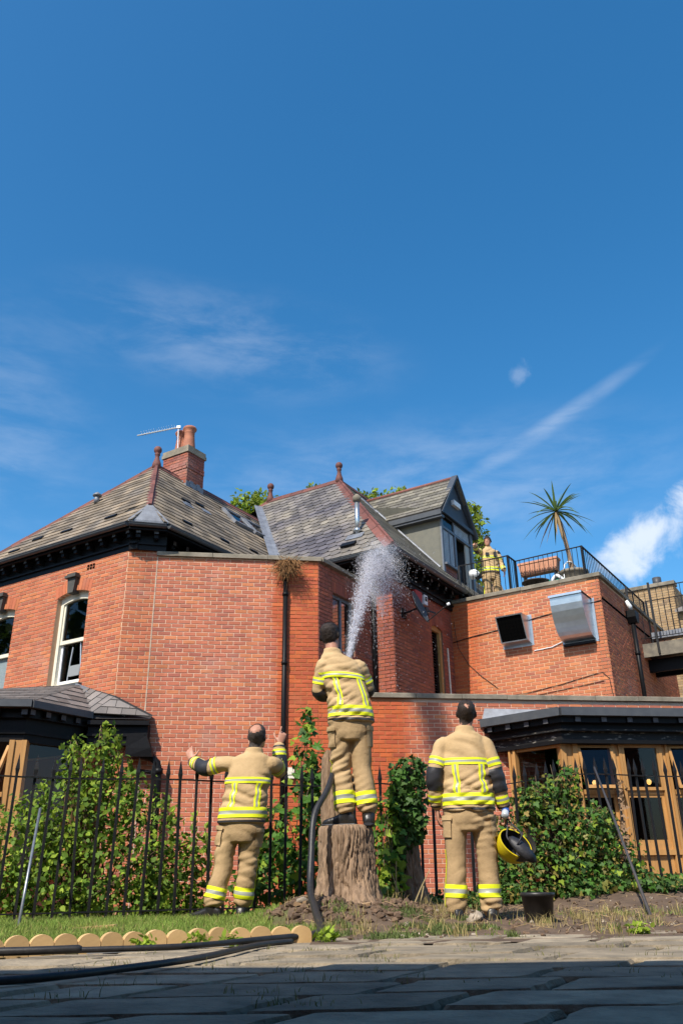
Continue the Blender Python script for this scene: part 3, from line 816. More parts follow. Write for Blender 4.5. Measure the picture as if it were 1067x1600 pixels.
# TV aerial on the chimney
ae = MB(); a0 = V(-5.03, 17.9, 10.44); a1_ = V(-4.02, 17.9, 10.66)
ae.tube([a0, a1_], .018, 6)
d_ = (a1_ - a0)
for i in range(14):
    p = a0 + d_ * (.12 + .85 * i / 14); ae.tube([p - V(0, .12, -.02), p + V(0, .12, .02)], .004, 4)
ae.tube([a1_, a1_ + V(.02, .02, -.65)], .016, 6)
ae.box(a1_ - V(.04, .03, .03), V(.09, 0, 0), V(0, .06, 0), V(0, 0, .06))
o = part('tv_aerial', ae, M['alu'])
tag(o, 'thin silver aerial with short cross rods beside the chimney pots', 'tv aerial')

# roof of the right wing
a2 = 3.40; sl2 = a2 / c48; ap2 = V(-0.05, 20.38, 6.55 + a2 * 1.11)
Lr = 2.021 * 0 + (ap2 - V(-2.021, 21.664, 0)).xy.length               # ridge length towards the left finial
L2 = ap2 - A * Lr
# left-front face in (along -A from E2, up slope) with the valley on its left
mval = (2.84 + a2 - (a2 + Lr)) / 2 + 0.0
sL_ = a2 + Lr
mm = (2.84 + a2 - sL_) / 2
kq = a2 - mm
poly2F = [(0, 0), (2.84, 0), (2.84 + kq, kq / c48), (sL_, sl2), (a2, sl2)]
rb = MB(); rb.prism([E2 - A * x + vF * y for x, y in poly2F], V(0, 0, -.04))
rf2 = part('roof', rb, M['under'], house)
slates('house', rf2, E2 + Z * .005, -A, vF, poly2F, 0.215, 0.25, M['slate_blue'], 'cut', seed=6)
LB2 = 9.0
poly2R = [(0, 0), (LB2, 0), (LB2, sl2), (a2, sl2)]
rb = MB(); rb.prism([E2 + B * x + vR * y for x, y in poly2R], V(0, 0, -.04))
rr2 = part('roof', rb, M['under'], house)
slates('house', rr2, E2 + Z * .005, B, vR, poly2R, 0.215, 0.27, M['slate_dark'], 'straight', seed=8, skip=[(3.75, 5.6, .8, 4.9)])
# far faces, so the wing is closed
fb = MB()
fb.add([L2, E2 - A * (sL_ + a2), E2 - A * (sL_ + a2) + B * 2 * a2, L2], [(0, 1, 2, 3)])
fb.add([ap2 + B * (LB2 - a2), ap2, ap2 - A * a2 + B * a2 - Z * a2 * 1.11, ap2 - A * a2 + B * (LB2 - a2) - Z * a2 * 1.11], [(0, 1, 2, 3)])
fb.add([L2, ap2, ap2 - A * a2 + B * a2 - Z * a2 * 1.11, L2 - A * a2 + B * a2 - Z * a2 * 1.11], [(0, 1, 2, 3)])
part('roof', fb, M['under'], house)
ridge_tiles(rf2, L2, ap2); ridge_tiles(rr2, ap2, ap2 + B * 4.0)
ridge_tiles(rf2, E2 + Z * .03, ap2, slope=.72, w=.15)
pq = E2 - A * (2.84 + kq) + vF * (kq / c48)
ridge_tiles(rf2, pq, L2, slope=.7)
finial(rf2, ap2 + Z * .03, .52, 1.2); finial(rf2, L2 + Z * .03, .5, 1.2)
# valley lining
v0 = E2 - A * 2.84; vd = (pq - v0)
sd_ = vd.cross(Z).normalized()
mb = MB(); mb.add([v0 - sd_ * .17 + Z * .05, v0 + Z * .03, v0 + sd_ * .17 + Z * .05, v0 + vd + sd_ * .12 + Z * .05, v0 + vd + Z * .03, v0 + vd - sd_ * .12 + Z * .05], [(0, 1, 4, 5), (1, 2, 3, 4)])
mb.v = [tuple(Vector(p) + Z * .06) for p in mb.v]
part('valley_lining', mb, M['lead'], rf2)
eave_run(house, E2 - A * 3.4, E2, B, 6.55, .55, fz=(6.2, 6.5))
eave_run(house, E2, E2 + B * 3.45, -A, 6.55, .32, fz=(6.05, 6.5))
# flue pipe through the slates, its slate, and a slate vent
fl = MB(); p0_ = on(E2, -A, vF, 1.24, 1.05, 0)
fl.tube([p0_ - Z * .05, p0_ + Z * .78], .055, 12); fl.tube([p0_ + Z * .05, p0_ + Z * .12, p0_ + Z * .13], [.11, .065, .06], 12)
part('flue_pipe', fl, M['galv'], rf2, True)
fl = MB(); fl.tube([p0_ + Z * .78, p0_ + Z * .80, p0_ + Z * .90, p0_ + Z * .97], [.05, .095, .10, .03], 12)
part('flue_cap', fl, M['stone'], rf2, True)
mb = MB(); slope_box(E2, -A, vF, 1.02, 1.46, .78, 1.0, .026, .034, mb); part('lead_patch', mb, M['lead'], rf2)
mb = MB(); slope_box(E2, -A, vF, 1.05, 1.4, .40, .54, .02, .08, mb); part('slate_vent', mb, M['black'], rf2)

# ---- dormer on the right-front slope, its gable looking right-front over the terrace
dm = part('dormer', MB(), M['render'], house)
G0 = V(2.49, 19.15, 0); dw = 1.93; gm = G0 + B * (dw / 2)
zr, ze = 10.22, 8.93
mb = MB()
ck = [G0 - A * .02 + Z * 7.05, G0 + Z * 7.05 - A * .02 + Z * (ze - 7.05), G0 - A * 2.3 + Z * (ze), G0 - A * 2.3 + Z * (7.05 + 2.3 * 1.11 - .1)]
mb.prism([ck[0], ck[3], ck[2], ck[1]], B * .10)
mb.prism([q + B * (dw - .10) for q in (ck[0], ck[3], ck[2], ck[1])], B * .10)
dm.data = mb.mesh('dormer', M['render'])
# front: frame members round a window (left) and an open door (right)
def GP(s, z, d=0.0): return G0 + B * s + A * d + Z * z
dz0 = 6.30
fr = MB()
fr.box(GP(0, 7.10, -.08), B * .09, A * .10, Z * (ze - 7.10)); 
fr.box(GP(dw - .14, dz0, -.08), B * .14, A * .10, Z * (ze - dz0))
fr.box(GP(0, ze - .12, -.06), B * dw, A * .10, Z * .10)
fr.box(GP(.09, 8.42, -.06), B * (dw - .23), A * .07, Z * .07)
fr.box(GP(.78, 7.45, -.06), B * .08, A * .07, Z * (8.42 - 7.45)); fr.box(GP(.78, 8.49, -.06), B * .06, A * .06, Z * (ze - .12 - 8.49))
fr.box(GP(.06, 7.42, -.06), B * .80, A * .14, Z * .05)
fr.box(GP(.44, 7.47, -.05), B * .05, A * .05, Z * (8.42 - 7.47))
part('frame', fr, M['dormer_frame'], dm)
wp = MB(); wp.box(GP(0.02, dz0 - .2, -.10), B * .80, A * .09, Z * (7.42 - dz0 + .2)); part('brick_panel', wp, M['mortar_wet_shade'], dm)
bp = MB(); rr_ = random.Random(4)
for k in range(18):
    o = -.11 if k % 2 else 0
    while o < .80:
        s0 = max(0.02, o); s1 = min(.82, o + BRL - JT); o += BRL
        if s1 - s0 > .03: emit_brick(bp, GP((s0 + s1) / 2, dz0 - .2 + .04 + k * BRH, -.01), B, A, s1 - s0, rr_)
tag(part('brick_courses', bp, M['brick_wet_shade'], dm), kind='stuff')
gl = MB(); gl.add([GP(.09, 7.47, -.03), GP(.78, 7.47, -.03), GP(.78, 8.42, -.03), GP(.09, 8.42, -.03)], [(0, 1, 2, 3)])
part('pane', gl, M['glass_sky'], dm)
gl = MB(); gl.add([GP(.09, 8.49, -.03), GP(dw - .14, 8.49, -.03), GP(dw - .14, ze - .12, -.03), GP(.09, ze - .12, -.03)], [(0, 1, 2, 3)])
part('pane', gl, M['glass_sky'], dm)
cu_ = MB()
for i in range(9):
    cu_.box(GP(.12 + i * .07, 7.5, -.022), B * .045, A * .004, Z * .9)
for i in range(11):
    cu_.box(GP(.88 + i * .08, 8.5, -.022), B * .05, A * .004, Z * .28)
part('curtain', cu_, M['curtain'], dm)
dk = MB(); dk.add([GP(.0, dz0, -.5), GP(dw, dz0, -.5), GP(dw, ze, -.5), GP(0, ze, -.5)], [(0, 1, 2, 3)]); part('dark_room', dk, M['mesh_dark'], dm)
dr = MB()
dq = (A * .90 + B * .43).normalized()
dr.box(GP(dw - .16, dz0 + .02, -.04), -B * .42 * 0 + A * .04, (B * -.18 - A * .7).normalized() * .72, Z * 2.0)
part('open_door', dr, M['dormer_paint'], dm)
jb = MB(); jb.box(GP(1.52, dz0, -.07), B * .24, A * .04, Z * (8.42 - dz0)); part('pale_panel', jb, mat('pale_door_edge', (.45, .43, .38), .6), dm)
# gable board, barge boards, light
gb = MB(); gb.prism([GP(-.05, ze - .04, -.10), GP(dw + .05, ze - .04, -.10), GP(dw / 2, zr - .10, -.10)], A * .10)
part('gable_board', gb, M['dormer_paint'], dm)
bb = MB()
for s0, s1 in ((-.14, dw / 2), (dw + .14, dw / 2)):
    bb.bar(GP(s0, ze - .20, .06), GP(s1, zr - .02, .06), .05, .17, A)
    bb.bar(GP(s0 * .93 + dw * .035, ze - .10, .03), GP(s1, zr - .20, .03), .04, .05, A)
bb.box(GP(-.08, ze - .12, .0), B * (dw + .16), A * .09, Z * .10)
part('barge_board', bb, M['dormer_paint'], dm)
lt = MB(); lt.cbox(GP(dw / 2 - .02, ze + .42, .045), B * .40, A * .09, Z * .14); part('bulkhead_light', lt, M['white2'], dm)
# dormer roof: near slope and far slope
th_d = math.atan2(zr - ze, dw / 2 + .18)
vD = B * math.cos(th_d) + Z * math.sin(th_d)
lenD = (dw / 2 + .18) / math.cos(th_d)
ED = GP(-.18, ze - .10, .12)
rb = MB(); rb.prism([ED, ED - A * 3.3, ED - A * 3.3 + vD * lenD, ED + vD * lenD], V(0, 0, -.06))
rd = part('dormer_roof', rb, M['under'], dm)
rest_d = MB()
def dorm_slates():
    g, w_ = .19, .25; r_ = random.Random(5); n = (-A).cross(vD); n = n if n.z > 0 else -n
    flip = (-A).cross(vD).z < 0
    for j in range(int(lenD / g) + 1):
        o = -w_ + (.5 * w_ if j % 2 else 0)
        while o < 3.3:
            cl = clip_poly([(o + p[0], j * g - .04 + p[1]) for p in slate_shape(w_, g, 'straight', r_)], [(0, 0), (3.3, 0), (3.3, lenD), (0, lenD)])
            o += w_
            if len(cl) > 2: emit_slate(rest_d, cl, ED + Z * .005, -A, vD, n, j * g - .04, g, flip)
dorm_slates()
tag(part('slate_courses', rest_d, M['slate_dark'], dm), kind='stuff')
rb = MB(); vD2 = -B * math.cos(th_d) + Z * math.sin(th_d); ED2 = GP(dw + .18, ze - .10, .12)
rb.prism([ED2, ED2 + vD2 * lenD, ED2 - A * 3.3 + vD2 * lenD, ED2 - A * 3.3], V(0, 0, -.06))
part('dormer_roof', rb, M['slate_dark'], dm)
mb = MB(); mb.box(ED - B * .02 - Z * .16, -A * 3.2, B * .03, Z * .13); mb.box(ED + B * .01 - Z * .22, -A * 3.0, B * .16, Z * .06)
part('dormer_fascia', mb, M['gutter'], dm)
tp = ED + vD * lenD
mb = MB(); mb.tube([tp + Z * .03 + A * .02, tp + Z * .03 - A * 3.2], .055, 8); part('dormer_ridge', mb, M['ridge'], dm, True)
fm = MB(); fm.box(E2 + B * 3.55 + vR * 3.5, B * .22, vR * .85, vR.cross(B) * -.04 if vR.cross(B).z < 0 else vR.cross(B) * .04)
fm.tube([E2 + B * 3.62 + vR * .95 + Z * .05, E2 + B * 3.62 + vR * 3.6 + Z * .05], .03, 6)
part('dormer_flashing', fm, M['lead'], dm)

# wall fittings on the right wing: louvred window, dish, alarm boxes, drainpipe
uB = B; n3 = A
def W3P(s, z, d=0.0): return W3 + B * s + A * d + Z * z
lv = MB(); lv.box(W3P(lou[0], lou[2], -.10), B * .06, A * .06, Z * (lou[3] - lou[2])); lv.box(W3P(lou[1] - .09, lou[2], -.10), B * .09, A * .07, Z * (lou[3] - lou[2]))
lv.box(W3P(lou[0] + .06, lou[3] - .12, -.10), B * (lou[1] - lou[0] - .15), A * .06, Z * .12)
lw_ = part('shuttered_window', lv, M['wood'], house)
lv = MB(); k = 0; z = lou[2]
while z < lou[3] - .13:
    lv.box(W3P(lou[0] + .06, z, -.16), B * (lou[1] - lou[0] - .15), A * .05 - Z * .025, Z * .012); z += .06
part('slat', lv, M['iron'], lw_)
lv = MB(); lv.add([W3P(lou[0], lou[2], -.2), W3P(lou[1], lou[2], -.2), W3P(lou[1], lou[3], -.2), W3P(lou[0], lou[3], -.2)], [(0, 1, 2, 3)]); part('dark_room', lv, M['mesh_dark'], lw_)
voussoirs(w3, W3, B, lou, M['brick_wet_shade'], n=8, rise=.12)
part('arch_head', arch_fill(W3, B, lou, .12), M['mortar_wet_shade'], w3)

dish = thing('satellite_dish', 'grey satellite dish on a bracket, high on the soaked brick wall', 'satellite dish', W3P(.42, 5.48))
dd = V(.86, -.36, .34).normalized()
dc = W3P(.42, 5.48, .42)
mb = MB(); x = dd.orthogonal().normalized(); pr = []
for i in range(6): pr.append((.36 * i / 5 + .004, -.07 * (1 - (i / 5) ** 2)))
pr += [(.365, .008), (.35, .004)]
mb.lathe(pr + [(.36 * i / 5 + .002, -.07 * (1 - (i / 5) ** 2) - .006) for i in (4, 2, 0)], dc, 28, 0, dd)
part('reflector', mb, M['dish'], dish, True)
mb = MB(); low = dc - (Z - dd * Z.dot(dd)).normalized() * .36; hd = low + dd * .52 + Z * .14
mb.tube([low, hd], .012, 6); mb.tube([dc - dd * .07, W3P(.42, 5.40, .05)], .02, 6); mb.cbox(W3P(.42, 5.40, .03), B * .16, A * .04, Z * .2)
part('arm', mb, M['iron'], dish)
mb = MB(); mb.tube([hd - dd * .04, hd + dd * .02], .03, 8); part('receiver', mb, M['white2'], dish)
o = MB(); o.prism([W3P(1.02 + x_, z_, .0) for x_, z_ in ((-.13, 5.78), (.13, 5.78), (.16, 5.95), (.16, 6.05), (-.16, 6.05), (-.16, 5.95))], A * .10)
tag(part('alarm_box', o, M['red_box']), 'red alarm bell box high on the soaked wall by the dish', 'alarm box')
o = MB(); o.cbox(W3P(1.40, 5.95, .04), B * .16, A * .08, Z * .22)
ab_ = part('alarm_box', o, M['white2']); tag(ab_, 'small white square alarm box between red bell box and shuttered window', 'alarm box')
o = MB(); o.cbox(W3P(1.40, 5.97, .083), B * .09, A * .006, Z * .10); part('sounder', o, M['mesh_dark'], ab_)
o = MB(); o.cbox(W3P(1.42, 5.70, .05), B * .14, A * .10, Z * .16); o.tube([W3P(1.42, 5.70, .1), W3P(1.55, 5.66, .22)], .02, 6)
tag(part('floodlight', o, M['dish']), 'small dark floodlight under the white alarm box', 'floodlight')
mb = MB(); pp = W3 - A * .42 - B * .07
mb.tube([pp + Z * 3.3, pp + Z * 6.3], .045, 10); part('drainpipe', mb, M['black'], house, True)
cbm = MB(); cbm.tube([W3P(2.52, 4.0, .02), W3P(2.50, 5.1, .02)], .018, 5); part('conduit', cbm, M['white'], house)

finish_slates('house', 290)

# ================================================================== tall infill and single-storey front (newer brick)
ext = thing('brick_extension', 'newer flat-topped red brick wall with pale mortar, running low to the right below the terrace', 'brick extension', (1, 15.5, 0))
wn_ = brick_wall(ext, JN, NW, -0.35, 5.89, M['brick_new'], M['mortar_new'], zb=-0.2)
w1d = 2.25
n1 = (0.50, 1.30, 4.30, 5.42)
ww1 = brick_wall(ext, NW, NW + B * w1d, 3.0, 5.89, M['brick_wet_shade'], M['mortar_wet_shade'], [n1], [(n1[0] - .06, n1[1] + .06, 5.42, 5.66)], zb=-0.2)  # wet brick, its dark colour also stands in for shade under the eave
LE = NW + D * 8.6
wlow = brick_wall(ext, NW + D * .002, LE, -0.35, 3.31, M['brick_new'], M['mortar_new'], zb=-0.2, offs=.07)
fr_ = MB()
fr_.box(JN + D * .0 + DN * .24 + Z * 5.6, D * 3.0, DN * 1.6, Z * .06)
fr_.box(NW + DN * .24 + Z * 3.20, D * 8.4, DN * 6.0, Z * .06)
part('flat_roof', fr_, M['lead'], ext)
def coping(owner, a, b, z, wid, out, mt, ln=0.9, th=0.085, nm='coping_stone'):
    a = V(a[0], a[1], 0); b = V(b[0], b[1], 0); d = b - a; n = max(1, round(d.length / ln)); st = d / n; u = st.normalized(); nr = u.cross(Z)
    for i in range(n):
        mb = MB(); h = random.uniform(-.004, .004)
        o = a + st * i + u * .004 + nr * out + Z * (z + h)
        L_ = st.length - .008
        prof = [(0, .0), (0, th - .012), (.012, th), (wid - .012, th), (wid, th - .012), (wid, 0)]
        k = len(prof)
        e0 = [o - nr * x + Z * zz for x, zz in prof]; e1 = [o + u * L_ - nr * x + Z * zz for x, zz in prof]
        mb.add(e0 + e1, [(i2, (i2 + 1) % k, (i2 + 1) % k + k, i2 + k) for i2 in range(k)] + [tuple(range(k - 1, -1, -1)), tuple(range(k, 2 * k))])
        part(nm, mb, mt, owner)
coping(ext, JN - D * .02, NW + D * .06, 5.89, .36, .06, M['stone'])
coping(ext, NW + D * .05 + B * .0, NW + B * w1d, 5.892, .34, .06, M['stone'])
coping(ext, NW + D * .92, LE, 3.312, .36, .06, M['stone'])
mb = MB(); mb.box(JN - D * .012 - DN * .012 - Z * .3, D * .020, DN * .02, Z * 6.19); part('movement_joint', mb, M['white'] if False else mat('pale_joint_mortar', (.54, .45, .35), .9, nscale=7, namt=.8, col2=(.34, .22, .15), bump=.3), ext)
# soldier course over the side window and the window itself
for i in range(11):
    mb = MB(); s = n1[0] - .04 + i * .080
    mb.box(NW + B * s + A * .008 + Z * 5.428, B * .068, -A * .10, Z * .215); part('arch_brick', mb, M['brick_wet_shade'], ww1)
def N1(s, z, d=0.0): return NW + B * s + A * d + Z * z
mb = MB(); mb.box(N1(n1[0], n1[2], -.12), B * .06, A * .05, Z * 1.12); mb.box(N1(n1[1] - .06, n1[2], -.12), B * .06, A * .05, Z * 1.12)
mb.box(N1(n1[0] + .06, n1[3] - .06, -.12), B * .68, A * .05, Z * .06); mb.box(N1(n1[0] + .06, n1[2], -.12), B * .68, A * .05, Z * .06); mb.box(N1(.87, n1[2] + .06, -.12), B * .05, A * .05, Z * 1.0)
wnd = part('window', mb, M['dormer_frame'], ext)
mb = MB(); mb.add([N1(n1[0] + .05, n1[2] + .05, -.10), N1(n1[1] - .05, n1[2] + .05, -.10), N1(n1[1] - .05, n1[3] - .05, -.10), N1(n1[0] + .05, n1[3] - .05, -.10)], [(0, 1, 2, 3)]); part('pane', mb, M['glass'], wnd)
# long black downpipe with hopper on the tall wall
dp = MB(); b0 = NW - D * .62 - DN * .06
dp.tube([b0 + Z * .2, b0 + Z * 5.50], .046, 12)
for z in (1.0, 2.4, 3.9, 5.2): dp.tube([b0 + Z * (z - .03), b0 + Z * (z + .03)], .058, 12)
part('downpipe', dp, M['black'], ext, True)
dp = MB(); dp.lathe([(.055, 5.45), (.06, 5.55), (.12, 5.66), (.13, 5.80), (.11, 5.80)], b0, 10); part('hopper', dp, M['black'], ext, True)
ns = MB()
for i in range(420):
    p = b0 + V(random.gauss(0.03, .10), random.uniform(-.16, .0), 5.74 + random.gauss(0, .05))
    d = V(random.gauss(0, .5), random.gauss(-.3, .3), random.uniform(-.9, .5)).normalized()
    ln = random.uniform(.08, .30)
    q = p + d * ln + V(0, 0, -ln * .5); w_ = V(random.uniform(-1, 1), 0, random.uniform(-1, 1)).normalized() * .006
    mid = p + d * ln * .6
    ns.add([p - w_, p + w_, mid + w_, mid - w_], [(0, 1, 2, 3)]); ns.add([mid - w_, mid + w_, q], [(0, 1, 2)])
o = part('dry_weed_clump', ns, M['straw']); tag(o, 'brown dead weeds hanging out of the hopper head of the black downpipe', 'dead plant')
mb = MB(); bx = NW - D * .50 - DN * .03 + Z * 2.0
mb.cbox(bx, D * .16, DN * .07, Z * .18); mb.cbox(bx - DN * .04, D * .13, DN * .015, Z * .06)
part('meter_box', mb, M['white'], ext)

# ================================================================== terrace block on the right
ter = thing('terrace_block', 'orange red brick block with a flat roof terrace on top and two metal vents', 'flat-roofed building', (5, 18, 0))
TE = T1 + BT * 6.4
wt1 = brick_wall(ter, T0 - AT * .4, T1, 2.8, 6.22, M['brick_terrace'], M['mortar_terrace'], zb=-0.2)
wt2 = brick_wall(ter, T1, TE, 2.8, 6.22, M['brick_old'], M['mortar_old'], zb=-0.2, offs=.1)
coping(ter, T0 - AT * .05, T1 + AT * .06, 6.222, .36, .06, M['stone'])
coping(ter, T1, TE, 6.224, .36, .06, M['stone'])
mb = MB(); mb.box(T0 - AT * .6 + BT * .24 + Z * 6.14, AT * 4.0, BT * 6.2, Z * .08); part('terrace_floor', mb, M['stone'], ter)
mb = MB(); mb.box(T1 + AT * .004 + BT * .05 + Z * 5.72, BT * 6.2, AT * .012, Z * .05); part('joint_shadow_strip', mb, M['mesh_dark'], ter)
# copings that the brick joints stop at: dark strip paints the soldier joint line shadow on the end wall
def TP(s, z, d=0.0): return T0 + AT * s - BT * d + Z * z       # on the front wall, d outwards
def cable(pts, r_=.010):
    mb = MB(); mb.tube(pts, r_, 5); return part('cable', mb, M['cable'], ter, True)
cable([TP(-.02, 5.30, .02), TP(.5, 5.37, .02), TP(1.2, 5.42, .02), TP(2.0, 5.54, .02), TP(2.6, 5.60, .02), TP(3.3, 5.66, .02), TP(3.49, 5.68, .02)])
cable([TP(.03, 5.80, .015), TP(.05, 5.5, .02), TP(.10, 5.15, .02), TP(.32, 4.75, .02), TP(.6, 4.45, .02), TP(.98, 4.12, .02)], .007)
cable([TP(.9, 3.92, .02), TP(1.6, 3.93, .02), TP(2.4, 4.02, .02), TP(3.0, 4.12, .02), TP(3.3, 4.16, .02), TP(3.42, 4.02, .02), TP(3.45, 3.6, .02)], .007)
cable([TP(.9, 3.84, .02), TP(1.8, 3.86, .02), TP(2.6, 3.92, .02), TP(3.3, 3.98, .02)], .006)
mb = MB(); mb.tube([TP(1.9, 4.82, .02), TP(2.3, 4.84, .02), TP(2.62, 4.94, .03)], .011, 5); part('cable', mb, M['white2'], ter)
# square vent hood
vn = thing('vent_hood', 'square galvanised vent hood with dark mesh mouth, left of the big rounded cowl', 'vent hood', TP(1.5, 5.2))
def hoodpt(s, z, d): return TP(s, z, d)
s0, s1, z0, z1 = 1.24, 1.86, 4.99, 5.60
mb = MB()
fl_ = [hoodpt(s0, z1, .0), hoodpt(s1, z1, .0), hoodpt(s1, z0, .0), hoodpt(s0, z0, .0)]
mo = [hoodpt(s0, z1 - .02, .47), hoodpt(s1, z1 - .02, .47), hoodpt(s1, z0 + .04, .24), hoodpt(s0, z0 + .04, .24)]
mb.add(fl_ + mo, [(0, 1, 5, 4), (1, 2, 6, 5), (2, 3, 7, 6), (3, 0, 4, 7)])
mi_ = [Vector(p) * 1 for p in mo]
ce = sum((Vector(p) for p in mo), Vector()) / 4
inn = [ce + (Vector(p) - ce) * .92 for p in mo]
mb.add(mo + inn, [(0, 1, 5, 4), (1, 2, 6, 5), (2, 3, 7, 6), (3, 0, 4, 7)])
part('hood', mb, M['galv'], vn)
mb = MB(); mb.add([p + BT * .03 for p in inn], [(0, 1, 2, 3)]); part('mouth', mb, M['mesh_dark'], vn)
mb = MB()
for i in range(1, 7):
    f = i / 7
    mb.tube([inn[0].lerp(inn[1], f) , inn[3].lerp(inn[2], f)], .004, 4); mb.tube([inn[0].lerp(inn[3], f), inn[1].lerp(inn[2], f)], .004, 4)
part('mesh_guard', mb, M['mesh_dark'], vn)
mb = MB(); mb.box(TP(s0 - .05, z0 - .04, .012), AT * (s1 - s0 + .10), BT * .010, Z * (z1 - z0 + .08)); part('flange', mb, M['galv'], vn)
# curved cowl
vc = thing('vent_cowl', 'large rounded galvanised cowl on the terrace block wall near its right corner', 'vent cowl', TP(2.95, 5.3))
s0, s1, z0, z1 = 2.58, 3.26, 4.84, 5.74
mb = MB(); arc = []
nA = 10
for i in range(nA + 1):
    t = i / nA
    d = .66 - .62 * t ** 1.7; z = z1 - .02 - (z1 - z0 - .06) * math.sin(t * math.pi / 2) ** .85
    arc.append((d, z))
L_ = [hoodpt(s0, z, d) for d, z in arc]; R_ = [hoodpt(s1, z, d) for d, z in arc]
k = len(arc)
mb.add(L_ + R_, [(i, i + 1, i + 1 + k, i + k) for i in range(k - 1)])
mb.add([hoodpt(s0, z1, 0), hoodpt(s1, z1, 0), hoodpt(s1, z1, .68), hoodpt(s0, z1, .68)], [(0, 1, 2, 3)])
mb.add([hoodpt(s0 - .02, z1 + .02, 0), hoodpt(s1 + .02, z1 + .02, 0), hoodpt(s1 + .02, z1 + .02, .70), hoodpt(s0 - .02, z1 + .02, .70), hoodpt(s0 - .02, z1 - .03, .70), hoodpt(s1 + .02, z1 - .03, .70)], [(0, 1, 2, 3), (3, 2, 5, 4)])
mb.add(L_ + [hoodpt(s0, z1, 0), hoodpt(s0, z0, 0)], [tuple(range(k)) + (k + 1, k)])
mb.add(R_ + [hoodpt(s1, z1, 0), hoodpt(s1, z0, 0)], [tuple(reversed(tuple(range(k)) + (k + 1, k)))])
part('cowl', mb, M['galv'], vc)
mb = MB(); mb.box(TP(s0 - .03, z0 - .02, .012), AT * (s1 - s0 + .10), BT * .010, Z * (z1 - z0 + .04)); mb.box(TP(s1 + .05, z0, .06), AT * .02, BT * .05, Z * (z1 - z0 - .1)); part('flange', mb, M['galv'], vc)
mb = MB(); mb.box(TP(s0, z0 - .05, .10), AT * (s1 - s0), BT * .09, Z * .05); part('drip_tray', mb, M['black'], vc)
# hopper and pipe on the end wall
def EP(s, z, d=0.0): return T1 + BT * s + AT * d + Z * z
mb = MB(); mb.prism([EP(2.05 + x_, z_, .0) for x_, z_ in ((-.16, 5.92), (.16, 5.92), (.16, 5.76), (.07, 5.64), (-.07, 5.64), (-.16, 5.76))], AT * .22)
part('hopper', mb, M['black'], ter)
mb = MB(); mb.tube([EP(2.05, 3.2, .10), EP(2.05, 5.66, .10)], .05, 10); mb.tube([EP(2.05, 4.9, .10), EP(2.05, 4.98, .10)], .062, 10); part('drainpipe', mb, M['black'], ter, True)
mb = MB(); mb.tube([EP(2.0, 5.95, .10), EP(1.95, 6.02, .12), EP(1.9, 6.15, .05)], .05, 8); part('spout', mb, M['white2'], ter, True)

# ---- terrace railing
RB = .34
def rail_run(owner, a, b, zt, zb_, step=.115, posts=True, r_=.008):
    a = Vector(a); b = Vector(b); d = b - a; n = max(1, round(d.length / step))
    mb = MB(); mb.bar(a + Z * zt, b + Z * zt, .045, .014); part('top_rail', mb, M['iron'], owner)
    mb = MB(); mb.bar(a + Z * (zb_ + .06), b + Z * (zb_ + .06), .035, .012); part('bottom_rail', mb, M['iron'], owner)
    key = ('bal', round(zt - zb_, 3), r_)
    if key not in SL_TEMPL:
        q = MB(); q.tube([V(0, 0, .06), V(0, 0, zt - zb_)], r_, 5); SL_TEMPL[key] = q.mesh('baluster', M['iron'])
    for i in range(1, n): put('baluster', SL_TEMPL[key], owner, a + d * (i / n) + Z * zb_)
    if posts:
        for p in (a, b):
            q = MB(); q.bar(p + Z * zb_, p + Z * (zt + .01), .045, .045); part('post', q, M['iron'], owner)
rl = thing('terrace_railing', 'black metal railing along the edge of the roof terrace', 'railing', T0 + AT * 1.8 + Z * 6.3)
ra = T0 + BT * .30 + AT * .12; rb_ = T0 + BT * .30 + AT * 1.38
rc = rb_ + BT * .46; rd_ = rc + AT * .08
re = T0 + BT * .34 + AT * 3.05
rb2 = T0 + BT * .30 + AT * 1.45
rail_run(rl, ra, rb_, 7.25, 6.30)
rail_run(rl, rb_, rc, 7.25, 6.30)
rail_run(rl, rc, T0 + BT * .70 + AT * 3.02, 7.25, 6.30)
rail_run(rl, T0 + BT * .70 + AT * 3.02, T0 + BT * 5.9 + AT * 3.05, 7.25, 6.30, step=.13)

# ================================================================== iron walkway and the yellow brick building behind
wk = thing('walkway', 'black iron footbridge with railings leading off the terrace at the right edge', 'footbridge', (8, 20.3, 0))
K0 = V(7.0, 19.5, 0); kd = AT
mb = MB(); mb.box(K0 - kd * .0 + Z * 5.15, kd * 5.0, BT * 1.1, Z * .10); part('deck', mb, M['black'], wk)
mb = MB(); mb.box(K0 - BT * .02 + Z * 5.05, kd * 5.0, BT * .06, Z * .32); part('edge_beam', mb, mat('weathered_steel_edge', (.10, .09, .075), .8, nscale=5, namt=.9, col2=(.22, .19, .14), bump=.2), wk)
mb = MB(); mb.box(K0 + BT * .3 + Z * 4.75, kd * 5.0, BT * .10, Z * .30); mb.box(K0 + BT * .9 + Z * 4.75, kd * 5.0, BT * .10, Z * .30); part('beam', mb, M['black'], wk)
rail_run(wk, K0 + Z * 0, K0 + kd * 4.6, 6.72, 5.45, step=.14)
rail_run(wk, K0 + BT * 1.05 + kd * .2, K0 + BT * 1.05 + kd * 4.6, 6.72, 5.45, step=.14)
for s in (.02, .55, 1.5): 
    q = MB(); q.bar(K0 + kd * s - BT * .04 + Z * 5.1, K0 + kd * s - BT * .04 + Z * 6.85, .05, .05); part('post', q, M['iron'], wk)
mb = MB(); mb.box(K0 + BT * .6 + kd * .3 + Z * 5.62, kd * 4.2, BT * .3, Z * .16); part('step_edge', mb, M['lead'], wk)
yb = thing('yellow_brick_building', 'building of yellow stock brick behind the footbridge, by the right edge', 'building', (10, 25, 0))
Y0 = V(8.05, 25.0, 0); Y1 = Y0 + AT * 2.3
